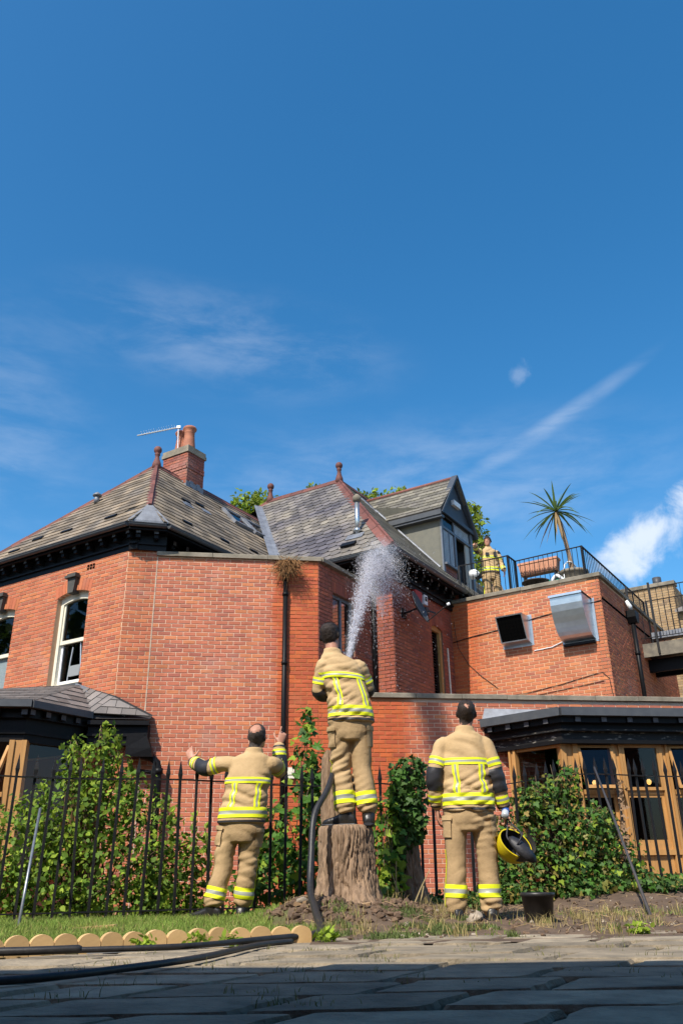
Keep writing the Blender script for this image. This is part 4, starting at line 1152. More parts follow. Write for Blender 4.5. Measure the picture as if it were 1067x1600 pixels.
brick_wall(yb, Y0, Y1, 2.5, 8.35, M['brick_yellow'], M['mortar_yellow'])
brick_wall(yb, Y1, Y1 + BT * 3, 2.5, 8.35, M['brick_yellow'], M['mortar_yellow'])
coping(yb, Y0, Y1 + AT * .05, 8.352, .4, .06, M['stone'], ln=.45, th=.12)
Y2 = Y1 - BT * 2.4 + AT * 1.2
brick_wall(yb, Y1 - BT * .3 + AT * .02, Y1 - BT * .3 + AT * 4.0, 2.5, 7.35, M['brick_yellow'], M['mortar_yellow'], [(.45, 1.5, 5.7, 6.9)])
mb = MB(); mb.add([Y1 + AT * .3 + Z * 5.6, Y1 + AT * 1.7 + Z * 5.6, Y1 + AT * 1.7 + Z * 7.0, Y1 + AT * .3 + Z * 7.0], [(0, 1, 2, 3)]); part('window', mb, M['glass'], yb)
mb = MB(); mb.prism([Y1 - BT * .5 + AT * 0 + Z * 7.35, Y1 - BT * .5 + AT * 4 + Z * 7.35, Y1 + BT * 2 + AT * 4 + Z * 8.2, Y1 + BT * 2 + Z * 8.2], V(0, 0, .08)); part('roof', mb, M['slate_bay'], yb)
mb = MB(); mb.cbox(V(10.25, 25.6, 8.62), AT * .42, BT * .42, Z * .42); 
q = part('chimney', mb, M['brick_yellow'], yb); mb = MB(); mb.tube([V(10.25, 25.6, 8.84), V(10.25, 25.6, 9.2)], .14, 10); part('chimney_pot', mb, M['dish'], yb, True)
mb = MB(); mb.tube([V(9.25, 24.0, 3.8), V(9.22, 24.0, 4.75)], .05, 8)
o = part('green_post', mb, mat('green_paint', (.01, .16, .07), .5)); tag(o, 'short bright green post in front of the yellow brick wall', 'post')
# ================================================================== bay windows
def tri_slates(owner_name, roof, pts, mt, seed, gauge=.17, width=.24, lift=.004):
    a, b = Vector(pts[0]), Vector(pts[1]); u = (b - a).normalized(); n = (b - a).cross(Vector(pts[2]) - a).normalized()
    if n.z < 0: n = -n
    v = n.cross(u)
    if v.z < 0: v = -v
    pl = [((Vector(p) - a).dot(u), (Vector(p) - a).dot(v)) for p in pts]
    area = sum(pl[i][0] * pl[(i + 1) % len(pl)][1] - pl[(i + 1) % len(pl)][0] * pl[i][1] for i in range(len(pl)))
    if area < 0: pl = pl[::-1]
    rest = MB(); r = random.Random(seed); flip = u.cross(v).z < 0
    for j in range(int(max(p[1] for p in pl) / gauge) + 1):
        o = min(p[0] for p in pl) - width + (.5 * width if j % 2 else 0)
        while o < max(p[0] for p in pl):
            cl = clip_poly([(o + p[0], j * gauge - .02 + p[1]) for p in slate_shape(width, gauge, 'straight', r)], pl); o += width
            if len(cl) > 2: emit_slate(rest, cl, a + n * lift, u, v, n, j * gauge - .02, gauge, flip)
    tag(part('slate_courses', rest, mt, roof), kind='stuff')

# ---- left bay
lb = part('bay_window', MB(), M['black'], house)
G1 = V(-4.89, 13.04, 0); Gm = G1 - D * 3.0; G2 = V(-4.25, 14.08, 0); G3 = V(-3.30, 14.21, 0)
R0_ = V(-7.6, 16.6, 3.56); R1_ = V(-4.72, 14.80, 3.56)
zg = 2.93
rb = MB(); rb.add([Gm + Z * zg, G1 + Z * zg, R1_, R0_], [(0, 1, 2), (0, 2, 3)]); rb.add([G1 + Z * zg, G2 + Z * zg, R1_], [(0, 1, 2)])
rb.add([G2 + Z * (zg - .08), G3 + Z * (zg - .08), JN + V(0.15, -.02, 2.95), P0 + V(.02, -.02, 3.28), R1_], [(0, 1, 2, 3, 4)])
lb.data = rb.mesh('bay_window', M['under'])
tri_slates('house', lb, [Gm + Z * zg, G1 + Z * zg, R1_], M['slate_bay'], 3)
tri_slates('house', lb, [Gm + Z * zg, R1_, R0_], M['slate_bay'], 4)
tri_slates('house', lb, [G1 + Z * zg, G2 + Z * zg, R1_], M['slate_bay'], 5)
mb = MB(); r = random.Random(5)
for i in range(8):                                              # stepped lead soakers against the corner
    f = i / 7; p = R1_.lerp(P0 + V(.12, -.05, 2.98), f)
    mb.box(p + V(-.08, -.07, -.05), V(.20, .02, -.07), V(0, .12, 0), Z * (.09 + .03 * (i % 2)))
tri_slates('house', lb, [G2 + Z * (zg + .0), G3 + Z * (zg - .04), P0 + V(-.0, -.04, 3.24)], M['slate_bay'], 7)
tri_slates('house', lb, [G2 + Z * (zg + .0), P0 + V(-.0, -.04, 3.24), R1_], M['slate_bay'], 8)
part('lead_flashing', mb, M['lead'], lb)
mb = MB(); mb.box(R0_ - B * .06 + Z * -.05, R1_ - R0_, B * .05, Z * .10); part('cement_fillet', mb, mat('cement_fillet', (.55, .50, .42), .9, nscale=14, namt=.5, bump=.3), lb)
gb_ = MB()
gb_.bar(Gm + Z * (zg - .02), G1 + Z * (zg - .02), .09, .11); gb_.bar(G1 + Z * (zg - .03), G2 + Z * (zg - .03), .09, .11); part('gutter', gb_, M['gutter'], lb)
gb_ = MB(); gb_.bar(G2 + V(-.05, -.02, zg - .15), G3 + Z * (zg - .15), .10, .07); part('gutter', gb_, M['black'], lb)
def bay_solid(pts, z0, z1, mt, nm, owner):
    mb = MB(); mb.prism([Vector((p[0], p[1], z0)) for p in pts], Z * (z1 - z0)); return part(nm, mb, mt, owner)
def inset(p, d1, d2): return p + d1 + d2
iG1 = G1 + V(-.10, .16, 0); iG2 = G2 + V(-.12, .05, 0); iGm = Gm + V(0, .2, 0)
bay_solid([iGm, iG1 + V(.02, 0, 0), iG2 + V(.06, 0, 0), V(-4.3, 14.5, 0), V(-7.0, 16, 0)], 2.72, 2.86, M['black'], 'cornice', lb)
bay_solid([iGm + DN * .08, iG1 + V(-.05, .08, 0), iG2 + V(-.02, .06, 0), V(-4.3, 14.5, 0), V(-7.0, 16, 0)], 2.36, 2.72, M['black'], 'frieze', lb)
bay_solid([iGm + DN * .04, iG1 + V(-.02, .04, 0), iG2 + V(.02, .04, 0), V(-4.3, 14.5, 0), V(-7.0, 16, 0)], 2.48, 2.53, M['black'], 'moulding', lb)
bay_solid([V(-4.3, 14.12, 0), V(-3.32, 14.24, 0), V(-3.32, 14.42, 0), V(-4.3, 14.33, 0)], 2.42, 2.78, M['black'], 'cornice', lb)
bay_solid([V(-4.3, 14.07, 0), V(-3.36, 14.20, 0), V(-3.36, 14.42, 0), V(-4.3, 14.33, 0)], 2.56, 2.60, M['black'], 'moulding', lb)
mb = MB(); mb.prism([V(-3.62, 14.05, 2.36), V(-3.22, 14.10, 2.36), V(-3.18, 14.12, 2.22), V(-3.62, 14.05, 2.22)], V(-.03, .3, 0)); mb.prism([V(-3.62, 14.05, 2.36), V(-3.22, 14.10, 2.36), V(-3.30, 14.10, 2.56), V(-3.62, 14.05, 2.56)], V(-.03, .3, 0)); part('rain_box', mb, M['black'], lb)
for i in range(4):
    if 'brk2' not in SL_TEMPL:
        k_ = MB(); k_.box(V(-.05, 0, 0), V(.10, 0, 0), V(0, .16, 0), V(0, 0, .09)); k_.add([(-.045, -.0015, .005), (.045, -.0015, .005), (.045, -.0015, .085), (-.045, -.0015, .085)], [(0, 1, 2, 3)], 1)
        SL_TEMPL['brk2'] = k_.mesh('bracket', [M['black'], M['bracket']])
    put('bracket', SL_TEMPL['brk2'], lb, G1 + (G2 - G1) * ((i + .3) / 4) + V(-.05, .02, 2.745), math.atan2((G2 - G1).y, (G2 - G1).x))
for i in range(6):
    put('bracket', SL_TEMPL['brk2'], lb, G1 - D * (.12 + i * .42) + V(0, .06, 2.745), R(8))
wd = (iG2 - iG1).normalized()
c1 = iG1 + V(-.12, .14, 0); c2 = iG2 + V(-.10, .06, 0)
def post(p, z0, z1, w, d, owner, nm='window_post', mt=None, ax=D):
    mb = MB(); ay = V(-ax.y, ax.x, 0)
    mb.box(p - ax * w / 2 - ay * d / 2 + Z * z0, ax * w, ay * d, Z * (z1 - z0)); mb.box(p - ax * w * .5 - ay * (d / 2 + .03) + Z * z0, ax * w * .3, ay * .03, Z * (z1 - z0)); mb.box(p + ax * w * .2 - ay * (d / 2 + .03) + Z * z0, ax * w * .3, ay * .03, Z * (z1 - z0))
    return part(nm, mb, mt or M['wood'], owner)
post(c1, .42, 2.38, .26, .2, lb); post(c2, .42, 2.38, .16, .14, lb, ax=wd)
for s in (.95, 1.9): post(c1 - D * s, .42, 2.38, .18, .15, lb)
mb = MB(); mb.bar(c1 - D * 2.6 + Z * .42, c1 + Z * .42, .22, .10); mb.bar(c1 + Z * .42, c2 + Z * .42, .2, .10); part('window_sill', mb, M['wood'], lb)
mb = MB(); mb.bar(c1 - D * 2.6 + Z * 1.58, c1 + Z * 1.58, .07, .07); mb.bar(c1 - D * .17 + Z * .45 - DN * .02, c1 - D * .26 + V(0, -.26, 1.55), .05, .05); mb.bar(c1 - D * .15 + Z * 2.3 - DN * .02, c1 - D * .22 + V(0, -.30, 1.62), .05, .05)
part('casement', mb, M['wood'], lb)
mb = MB(); mb.add([c1 - D * 2.6 + DN * .03 + Z * .45, c1 + DN * .03 + Z * .45, c1 + DN * .03 + Z * 2.36, c1 - D * 2.6 + DN * .03 + Z * 2.36], [(0, 1, 2, 3)]); part('pane', mb, M['glass_sky'], lb)
mb = MB(); mb.add([c1 + Z * .45, c2 + Z * .45, c2 + Z * 2.36, c1 + Z * 2.36], [(0, 1, 2, 3)]); part('pane', mb, M['glass_sky'], lb)
bay_solid([c1 - D * 2.6, c1, c2, c2 + V(-.3, .4, 0), V(-6.6, 15.6, 0)], -.3, .37, M['brick_old'], 'dwarf_wall', lb)
dp = MB(); dx = V(-3.10, 14.28, 0)
dp.tube([dx + Z * -.2, dx + Z * 2.02, dx + V(-.03, -.01, 2.14), dx + V(-.12, -.02, 2.22), dx + V(-.35, -.06, 2.26)], .062, 12)
dp.tube([dx + Z * 1.96, dx + Z * 2.05], .076, 12); dp.tube([dx + V(-.06, 0, 1.98), dx + V(-.34, 0, 2.02)], .03, 8)
part('downpipe', dp, M['black'], house, True)

# ---- right bay
rbay = part('bay_window', MB(), M['lead'], ext)
Q0 = V(2.46, 15.12, 0); Q1 = V(3.61, 14.0, 0); Q2 = Q1 + D * 4.2; Q3 = Q2 + V(1.0, 1.4, 0)
ze_ = 2.84
mb = MB(); mb.add([Q0 + Z * ze_, Q1 + Z * ze_, Q2 + Z * ze_, Q3 + Z * ze_, Q3 + V(-.5, .6, .30), V(2.55, 15.23, 3.14)], [(0, 1, 2, 5), (2, 3, 4), (2, 4, 5)])
rbay.data = mb.mesh('bay_window', M['lead'])
gb_ = MB(); gb_.bar(Q0 + Z * (ze_ - .0), Q1 + Z * (ze_ - .0), .10, .12); gb_.bar(Q1 + Z * ze_, Q2 + Z * ze_, .10, .12); gb_.bar(Q2 + Z * ze_, Q3 + Z * ze_, .10, .12)
gb_.bar(Q0 + DN * .08 + Z * (ze_ + .075), Q1 + DN * .06 + Z * (ze_ + .075), .14, .02); gb_.bar(Q1 + DN * .06 + Z * (ze_ + .076), Q2 + DN * .06 + Z * (ze_ + .076), .14, .02)
part('gutter', gb_, M['gutter'], rbay)
def offs(d):
    e1 = (Q1 - Q0).normalized(); n1_ = V(-e1.y, e1.x, 0)
    return [Q0 + n1_ * d, Q1 + DN * d + e1 * (d * .30), Q2 + DN * d - D * d * .3, Q3 + V(-d, d * .2, 0), V(7.5, 15.9, 0), V(2.7, 15.25, 0)]
bay_solid(offs(.06), 2.68, 2.775, M['black'], 'cornice', rbay)
bay_solid(offs(.20), 2.585, 2.68, M['black'], 'cornice', rbay)
bay_solid(offs(.16), 2.555, 2.585, M['black_peel'], 'moulding', rbay)
bay_solid(offs(.28), 2.42, 2.555, M['black_peel'], 'frieze', rbay)
bay_solid(offs(.24), 2.36, 2.42, M['black'], 'moulding', rbay)
for i in range(9): put('bracket', SL_TEMPL['brk2'], rbay, Q1 + D * (.30 + i * .46) + DN * .02 + Z * 2.682, R(8))
e1 = (Q1 - Q0).normalized()
for i in range(4): put('bracket', SL_TEMPL['brk2'], rbay, Q0 + e1 * (.15 + i * .38) + V(-e1.y, e1.x, 0) * .02 + Z * 2.682, math.atan2(e1.y, e1.x))
C1 = V(3.66, 14.36, 0)
e1b = (C1 - V(2.93, 15.12, 0)).normalized(); CW = V(2.93, 15.12, 0)
nC = V(e1b.y, -e1b.x, 0)
def bp_(s, z, d=0.0): return C1 + D * s - DN * d + Z * z
post(C1 + D * .10 + DN * .06, .18, 2.40, .30, .17, rbay)
for s in (.94, 1.78, 2.62, 3.46): post(C1 + D * s + DN * .06, .18, 2.40, .17, .15, rbay)
post(CW + e1b * .08, .18, 2.40, .14, .12, rbay, ax=e1b)
mb = MB(); mb.box(bp_(-.05, .62, .05), D * 4.0, DN * .2, Z * .08); mb.box(bp_(-.05, .70, .0), D * 4.0, DN * .10, Z * .10); mb.box(bp_(-.05, 1.56, .0), D * 4.0, DN * .08, Z * .075); mb.box(bp_(-.05, .16, .02), D * 4.0, DN * .12, Z * .09)
part('window_sill', mb, M['wood'], rbay)
mb = MB(); mb.bar(CW + Z * .66, C1 + Z * .66, .2, .09); mb.bar(CW + Z * 2.36, C1 + Z * 2.36, .1, .08); part('window_sill', mb, M['wood'], rbay)
lights = [(.25, .86), (1.03, 1.70), (1.87, 2.54), (2.71, 3.38)]
for i, (a, b_) in enumerate(lights):
    mb = MB()
    mb.box(bp_(a, .80, -.02), D * .05, DN * .05, Z * .76); mb.box(bp_(b_ - .05, .80, -.02), D * .05, DN * .05, Z * .76)
    mb.box(bp_(a + .05, .80, -.02), D * (b_ - a - .1), DN * .05, Z * .05); mb.box(bp_(a + .05, 1.51, -.02), D * (b_ - a - .1), DN * .05, Z * .05)
    cs = part('casement', mb, M['wood'], rbay)
    mb = MB(); mb.add([bp_(a, .80, -.05), bp_(b_, .80, -.05), bp_(b_, 1.56, -.05), bp_(a, 1.56, -.05)], [(0, 1, 2, 3)]); part('pane', mb, M['glass'], rbay)
    ti = .27 if i in (0, 2) else 0.0                       # open top lights swing out at the bottom
    ax = math.sin(ti); az = math.cos(ti); H = .74
    def tp_(s, h, d): return bp_(s, 2.36 - h * az, h * ax + d)
    mb = MB()
    dn = -DN * az - Z * ax * 1.0; dv = tp_(0, 1, 0) - tp_(0, 0, 0)
    for s in (a, b_ - .045): mb.box(tp_(s, 0, .0), D * .045, dv * H, dn * .04)
    mb.box(tp_(a + .045, H - .05, 0), D * (b_ - a - .09), dv * .05, dn * .04); mb.box(tp_(a + .045, 0, 0), D * (b_ - a - .09), dv * .05, dn * .04)
    part('top_light', mb, M['wood'], rbay)
    mb = MB(); mb.add([tp_(a + .03, H, .015), tp_(b_ - .03, H, .015), tp_(b_ - .03, .02, .015), tp_(a + .03, .02, .015)], [(0, 1, 2, 3)]); part('pane', mb, M['glass_sky'], rbay)
    mb = MB(); mb.box(bp_(a + .02, .26, .0), D * (b_ - a - .04), DN * .04, Z * .04); mb.box(bp_(a + .02, .57, .0), D * (b_ - a - .04), DN * .04, Z * .04); mb.box(bp_(a + .02, .30, .0), D * .05, DN * .04, Z * .27); mb.box(bp_(b_ - .07, .30, .0), D * .05, DN * .04, Z * .27)
    part('panel_moulding', mb, M['wood'], rbay)
    mb = MB(); mb.box(bp_(a + .07, .30, -.015), D * (b_ - a - .14), DN * .02, Z * .27); part('panel', mb, M['panel'] if 'panel' in M else M.setdefault('panel', mat('flaking_panel_paint', (.50, .45, .40), .8, nscale=10, namt=.7, col2=(.36, .24, .14), stretch=(2, 2, 12), bump=.2)), rbay)
mb = MB(); mb.add([CW + Z * .7 - nC * .02, C1 + Z * .7 - nC * .02, C1 + Z * 2.34 - nC * .02, CW + Z * 2.34 - nC * .02], [(0, 1, 2, 3)]); part('pane', mb, M['glass_sky'], rbay)
dk = MB(); dk.add([bp_(-.1, .2, -.55), bp_(4.0, .2, -.55), bp_(4.0, 2.4, -.55), bp_(-.1, 2.4, -.55)], [(0, 1, 2, 3)]); dk.add([bp_(.15, .18, -.01), bp_(4.0, .18, -.01), bp_(4.0, .62, -.01), bp_(.15, .62, -.01)], [(0, 1, 2, 3)], 1)
part('dark_room', dk, [M['mesh_dark'], M['wood']], rbay)
bay_solid([CW - e1b * .2, C1 + V(.03, .05, 0), C1 + D * 4 + DN * .05, V(7.4, 15.9, 0)], -.3, .16, M['brick_old'], 'plinth', rbay)
em = bpy.data.materials.new('lit_lamp'); em.use_nodes = True
em.node_tree.nodes['Principled BSDF'].inputs['Emission Color'].default_value = (1, .5, .12, 1); em.node_tree.nodes['Principled BSDF'].inputs['Emission Strength'].default_value = 1.6
for s, z in ((.62, 1.72), (1.60, 1.74)):
    mb = MB(); mb.lathe([(.015, 0), (.035, .02), (.042, .06), (.02, .09)], bp_(s, z, -.28), 10)
    lp = part('lamp', mb, em, None, True); lp['kind'] = 'thing'
    tag(lp, 'warm glowing lamp behind the %s of the right bay window' % ('left upper light' if s < 1 else 'middle upper light'), 'lamp')
finish_bricks(house, 290, lambda c: c.z > 6.0)
finish_bricks(ext, 290, lambda c: c.z < 1.1 or (c.x > 2.3 and c.z < 3.1))
finish_bricks(ter, 290)
finish_bricks(yb, 120)
flush_bricks(); flush_slates()

# ================================================================== the building behind the viewer: unseen lean-to roof added to shade the near paving
bh = thing('building_with_added_canopy', 'building behind the viewer with an unseen lean-to roof added to shade the near paving', 'building', (-6, -1.3, 0))
mb = MB(); mb.box(V(-30, -7.2, -.4), V(46, 0, 0), V(0, 6.0, 0), V(0, 0, 5.8)); part('wall', mb, M['brick_old'], bh)
mb = MB(); mb.prism([V(-30.2, -1.0, 5.38), V(-30.2, -7.4, 5.38), V(-30.2, -4.2, 6.9)], V(46.4, 0, 0)); part('roof', mb, M['slate_bay'], bh)
mb = MB(); mb.prism([V(-30, -1.2, 3.62), V(-30, 1.50, 3.00), V(-30, 1.50, 2.92), V(-30, -1.2, 3.52)], V(46, 0, 0)); part('added_canopy', mb, M['under'], bh)  # out of view, added to cut sky light on the paving
for i in range(13):
    for z in (.9, 3.9):
        mb = MB(); mb.box(V(-28.2 + i * 3.2, -1.22, z), V(1.1, 0, 0), V(0, .05, 0), V(0, 0, 1.3)); w_ = part('window', mb, M['sill'], bh)
        mb = MB(); mb.box(V(-28.1 + i * 3.2, -1.18, z + .1), V(.9, 0, 0), V(0, .02, 0), V(0, 0, 1.1)); part('pane', mb, M['mesh_dark'], w_)
    if i % 2 == 0 and abs(-29.5 + i * 3.6) > 6:
        mb = MB(); mb.box(V(-29.5 + i * 3.6, 1.30, -.1), V(.10, 0, 0), V(0, .10, 0), V(0, 0, 3.05)); part('added_canopy_post', mb, M['black'], bh)
# ================================================================== GROUND
def sstep(a, b, x):
    t = min(1.0, max(0.0, (x - a) / (b - a))); return t * t * (3 - 2 * t)
STX, STY = 0.005, 7.55
def pave_back(x): return 5.25 + .42 * sstep(.6, 2.2, x) + .10 * math.sin(x * 2.3) + .05 * math.sin(x * 7.1)
EDG = [V(-2.6, 4.28, 0), V(-1.75, 4.48, 0), V(-1.32, 4.74, 0), V(-1.03, 4.92, 0), V(-0.69, 5.10, 0), V(-0.20, 5.27, 0)]
def edge_y(x):
    for i in range(len(EDG) - 1):
        if x <= EDG[i + 1].x:
            t = (x - EDG[i].x) / (EDG[i + 1].x - EDG[i].x); return EDG[i].y + (EDG[i + 1].y - EDG[i].y) * t
    return EDG[-1].y
def gz(x, y, fine=True):
    z = 0.0
    z += 0.24 * sstep(8.2, 10.6, y) * sstep(0.6, 3.0, x)
    z += -0.05 * sstep(8.5, 10.0, y) * sstep(0.0, -1.5, x)
    d = math.hypot((x - STX) * 0.9, (y - STY) * 0.8)
    z += 0.15 * (1 - sstep(0.2, 0.95, d))
    z += 0.07 * math.exp(-((x + .30) / .22) ** 2 - ((y - 7.15) / .28) ** 2)
    d = math.hypot(x - .66, y - 8.6); z += .10 * (1 - sstep(.1, .8, d))
    if fine:
        soil = sstep(-.35, .15, x) if y < 8.3 else .6
        k = sstep(5.3, 6.0, y)
        z += k * soil * (0.028 * mnoise.noise((x * 5, y * 5, 1)) + 0.018 * mnoise.noise((x * 14, y * 14, 2)) + .008 * mnoise.noise((x * 37, y * 37, 4)))
        z += k * .012 * mnoise.noise((x * 2, y * 2, 8))
    if y < pave_back(x) + .12 and x > -.25: z = min(z, .004 + .012 * sstep(pave_back(x) - .3, pave_back(x) + .12, y) + .010 * mnoise.noise((x * 6, y * 9, 5)))
    return z

M['soil'] = mat('dry_brown_soil', (0.155, 0.105, 0.068), 0.95, nscale=4, namt=0.9, col2=(0.075, 0.050, 0.034), bump=0.8, bscale=70, detail=9)
M['lawn_soil'] = mat('lawn_soil', (0.085, 0.095, 0.030), 0.95, nscale=9, namt=0.8, col2=(0.12, 0.09, 0.04), bump=0.6, bscale=60)
M['far_ground'] = mat('packed_earth', (0.10, 0.085, 0.06), 0.95, nscale=.6, namt=0.6, col2=(.06, .07, .035))
M['sand'] = mat('joint_sand_and_moss', (0.060, 0.050, 0.030), 0.95, nscale=6, namt=0.9, col2=(0.032, 0.036, 0.014), bump=0.7, bscale=80)
M['paver'] = mat('grey_stone_setts', (0.335, 0.272, 0.190), 0.9, vary=0.24, nscale=5, namt=0.9, col2=(0.160, 0.135, 0.098), bump=1.0, bscale=30, detail=9, bdist=.014)
gm_ = MB()
gm_.add([(-160, -60, -.34), (160, -60, -.34), (160, 260, -.34), (-160, 260, -.34)], [(0, 1, 2, 3)])
o = part('ground', gm_, M['far_ground']); o['kind'] = 'structure'
def sheet(name, x0, x1, y0, y1, step, mt, keep=None, zoff=0.0, smooth=True):
    nx = int((x1 - x0) / step) + 1; ny = int((y1 - y0) / step) + 1
    vs = []; idx = {}
    for j in range(ny):
        for i in range(nx):
            x = x0 + i * step; y = y0 + j * step
            vs.append((x, y, gz(x, y) + zoff))
    fs = [(j * nx + i, j * nx + i + 1, (j + 1) * nx + i + 1, (j + 1) * nx + i) for j in range(ny - 1) for i in range(nx - 1)
          if keep is None or keep(x0 + (i + .5) * step, y0 + (j + .5) * step)]
    me = bpy.data.meshes.new(name); me.from_pydata(vs, [], fs); me.materials.append(mt)
    me.polygons.foreach_set('use_smooth', [smooth] * len(me.polygons))
    o = put(name, me); o['kind'] = 'structure'; return o
sheet('garden_soil', -.45, 5.2, 5.0, 11.0, .035, M['soil'], lambda x, y: y > pave_back(x) - .35 and (x > -.2 or y > 5.6))
sheet('lawn_ground', -5.5, -.38, 4.2, 11.0, .06, M['lawn_soil'], lambda x, y: y > edge_y(x) + .01, -.004)
mb = MB(); mb.add([(-9, -4.3, -.020), (9, -4.3, -.020), (9, 6.6, -.020), (-9, 6.6, -.020)], [(0, 1, 2, 3)])
pv = part('pavement', mb, M['sand']); pv['kind'] = 'structure'
mb = MB(); mb.add([(-9, 6.6, -.04), (9, 6.6, -.04), (16, 17, -.20), (-16, 17, -.20)], [(0, 1, 2, 3)])
o = part('garden_bed_ground', mb, M['soil']); o['kind'] = 'structure'

# paving: skewed courses of worn stone setts, each a piece of its own
r = random.Random(21); y = 1.55; row = 0
sk_ = math.tan(R(28.5))
while y < 6.1:
    dep = r.uniform(.30, .37)
    x = -6.0 + r.uniform(0, .5)
    while x < 4.2:
        w = r.uniform(.40, .78)
        xc = x + y * .0
        c = [(x + .02, y + .017), (x + w - .02, y + .017), (x + w - .02 + dep * sk_, y + dep - .017), (x + .02 + dep * sk_, y + dep - .017)]
        cx = sum(p[0] for p in c) / 4; cy = sum(p[1] for p in c) / 4
        x += w
        q = px((cx, cy, 0))
        if q is None or q[0] < -420 or q[0] > 1500: continue
        if cy > edge_y(cx) - .12 and cx < -.15: continue
        if cy > pave_back(cx) + .25: continue
        n_ = 8; pts = []
        for k in range(4):                                # worn outline: corners cut, edges a little wavy
            p, q2 = V(*c[k], 0), V(*c[(k + 1) % 4], 0); d = q2 - p
            for t in (.05, .22, .40, .60, .78, .95):
                nn_ = V(-d.y, d.x, 0).normalized()
                pts.append(p + d * t + nn_ * (r.uniform(-.006, .013)))
        tilt = V(r.uniform(-.012, .012), r.uniform(-.014, .014), 0); z0 = r.uniform(-.006, .003)
        ctr = V(cx, cy, 0); mbp = MB(); k = len(pts)
        top = [ctr + (p - ctr) * .965 + Z * (z0 + tilt.dot(p - ctr)) for p in pts]
        mid = [p + Z * (z0 - .016 + tilt.dot(p - ctr)) for p in pts]
        bot = [p + Z * -.06 for p in pts]
        inn_ = [ctr + (p - ctr) * .90 + Z * (z0 + .001 + tilt.dot(p - ctr) + r.uniform(-.0015, .0015)) for p in pts]
        mbp.add([v_ - ctr for v_ in inn_ + top + mid + bot], [tuple(range(k))] + [(i + k * l + k, (i + 1) % k + k * l + k, (i + 1) % k + k * l, i + k * l) for l in range(3) for i in range(k)])
        o = put('paving_stone', mbp.mesh('paving_stone', M['paver'], False), pv, ctr)
    y += dep; row += 1

# scalloped timber edging along the lawn
M['edging'] = mat('new_pine_edging', (0.56, 0.37, 0.17), 0.75, nscale=6, namt=0.5, col2=(0.44, 0.27, 0.12), vary=.12, bump=.15)
ed = thing('lawn_edging', 'low pale pine edging of scalloped half-round logs between lawn and paving', 'lawn edging', (-1, 5, 0))
pts = []; tot = 0
for i in range(1, len(EDG) - 1):
    pass
s = 0.0; seg = []
for i in range(len(EDG) - 1): seg.append((EDG[i], EDG[i + 1], (EDG[i + 1] - EDG[i]).length))
def along(t):
    for a, b, l in seg:
        if t <= l: return a + (b - a) * (t / l), (b - a).normalized()
        t -= l
    return seg[-1][1], (seg[-1][1] - seg[-1][0]).normalized()
T_ = sum(q[2] for q in seg); w = .118; t = T_ - w / 2
while t > .1:
    p, d = along(t); n_ = V(-d.y, d.x, 0)
    mb = MB(); hw = w / 2 - .002; hb = random.uniform(.036, .042)
    pr = [(-hw, -.05)] + [(-hw * math.cos(a), hb + hw * .82 * math.sin(a)) for a in [math.pi * i / 10 for i in range(11)]] + [(hw, -.05)]
    mb.prism([p + d * x_ + Z * z_ for x_, z_ in pr], n_ * .045)
    part('edging_log', mb, M['edging'], ed); t -= w

# ================================================================== foliage
def leaf_mat(name, col, col2, transl=.35, rough=.62, vary=.35):
    return mat(name, col, rough, vary=vary, nscale=2.5, namt=.7, col2=col2, transl=transl, spec=.22)
M['leaf_shrub'] = leaf_mat('shrub_leaf', (0.120, 0.205, 0.024), (0.060, 0.120, 0.016), vary=.5)
M['leaf_young'] = leaf_mat('young_shrub_leaf', (0.31, 0.41, 0.045), (0.19, 0.29, 0.03), .45, vary=.45)
M['leaf_ivy'] = leaf_mat('ivy_leaf', (0.060, 0.120, 0.025), (0.030, 0.070, 0.016), .15, .6, .45)
M['leaf_ivy2'] = leaf_mat('yellowing_ivy_leaf', (0.22, 0.22, 0.05), (0.28, 0.17, 0.06), .3, .5, .3)
M['leaf_maple'] = leaf_mat('maple_leaf', (0.085, 0.20, 0.030), (0.055, 0.14, 0.022), .4, .5, .25)
M['leaf_tree'] = leaf_mat('tree_leaf', (0.19, 0.235, 0.030), (0.11, 0.155, 0.02), .45, .5, .35)
M['stem'] = mat('twig_brown', (.11, .075, .045), .9, vary=.2)
M['bark'] = mat('weathered_bark', (0.33, 0.225, 0.145), 0.95, nscale=7, namt=0.95, col2=(0.15, 0.10, 0.065), bump=.8, bscale=26, stretch=(4, 4, .6), detail=10)
M['cut_wood'] = mat('cut_wood', (0.42, 0.28, 0.16), .9, nscale=9, namt=.8, col2=(.24, .15, .085), bump=.4, bscale=60)
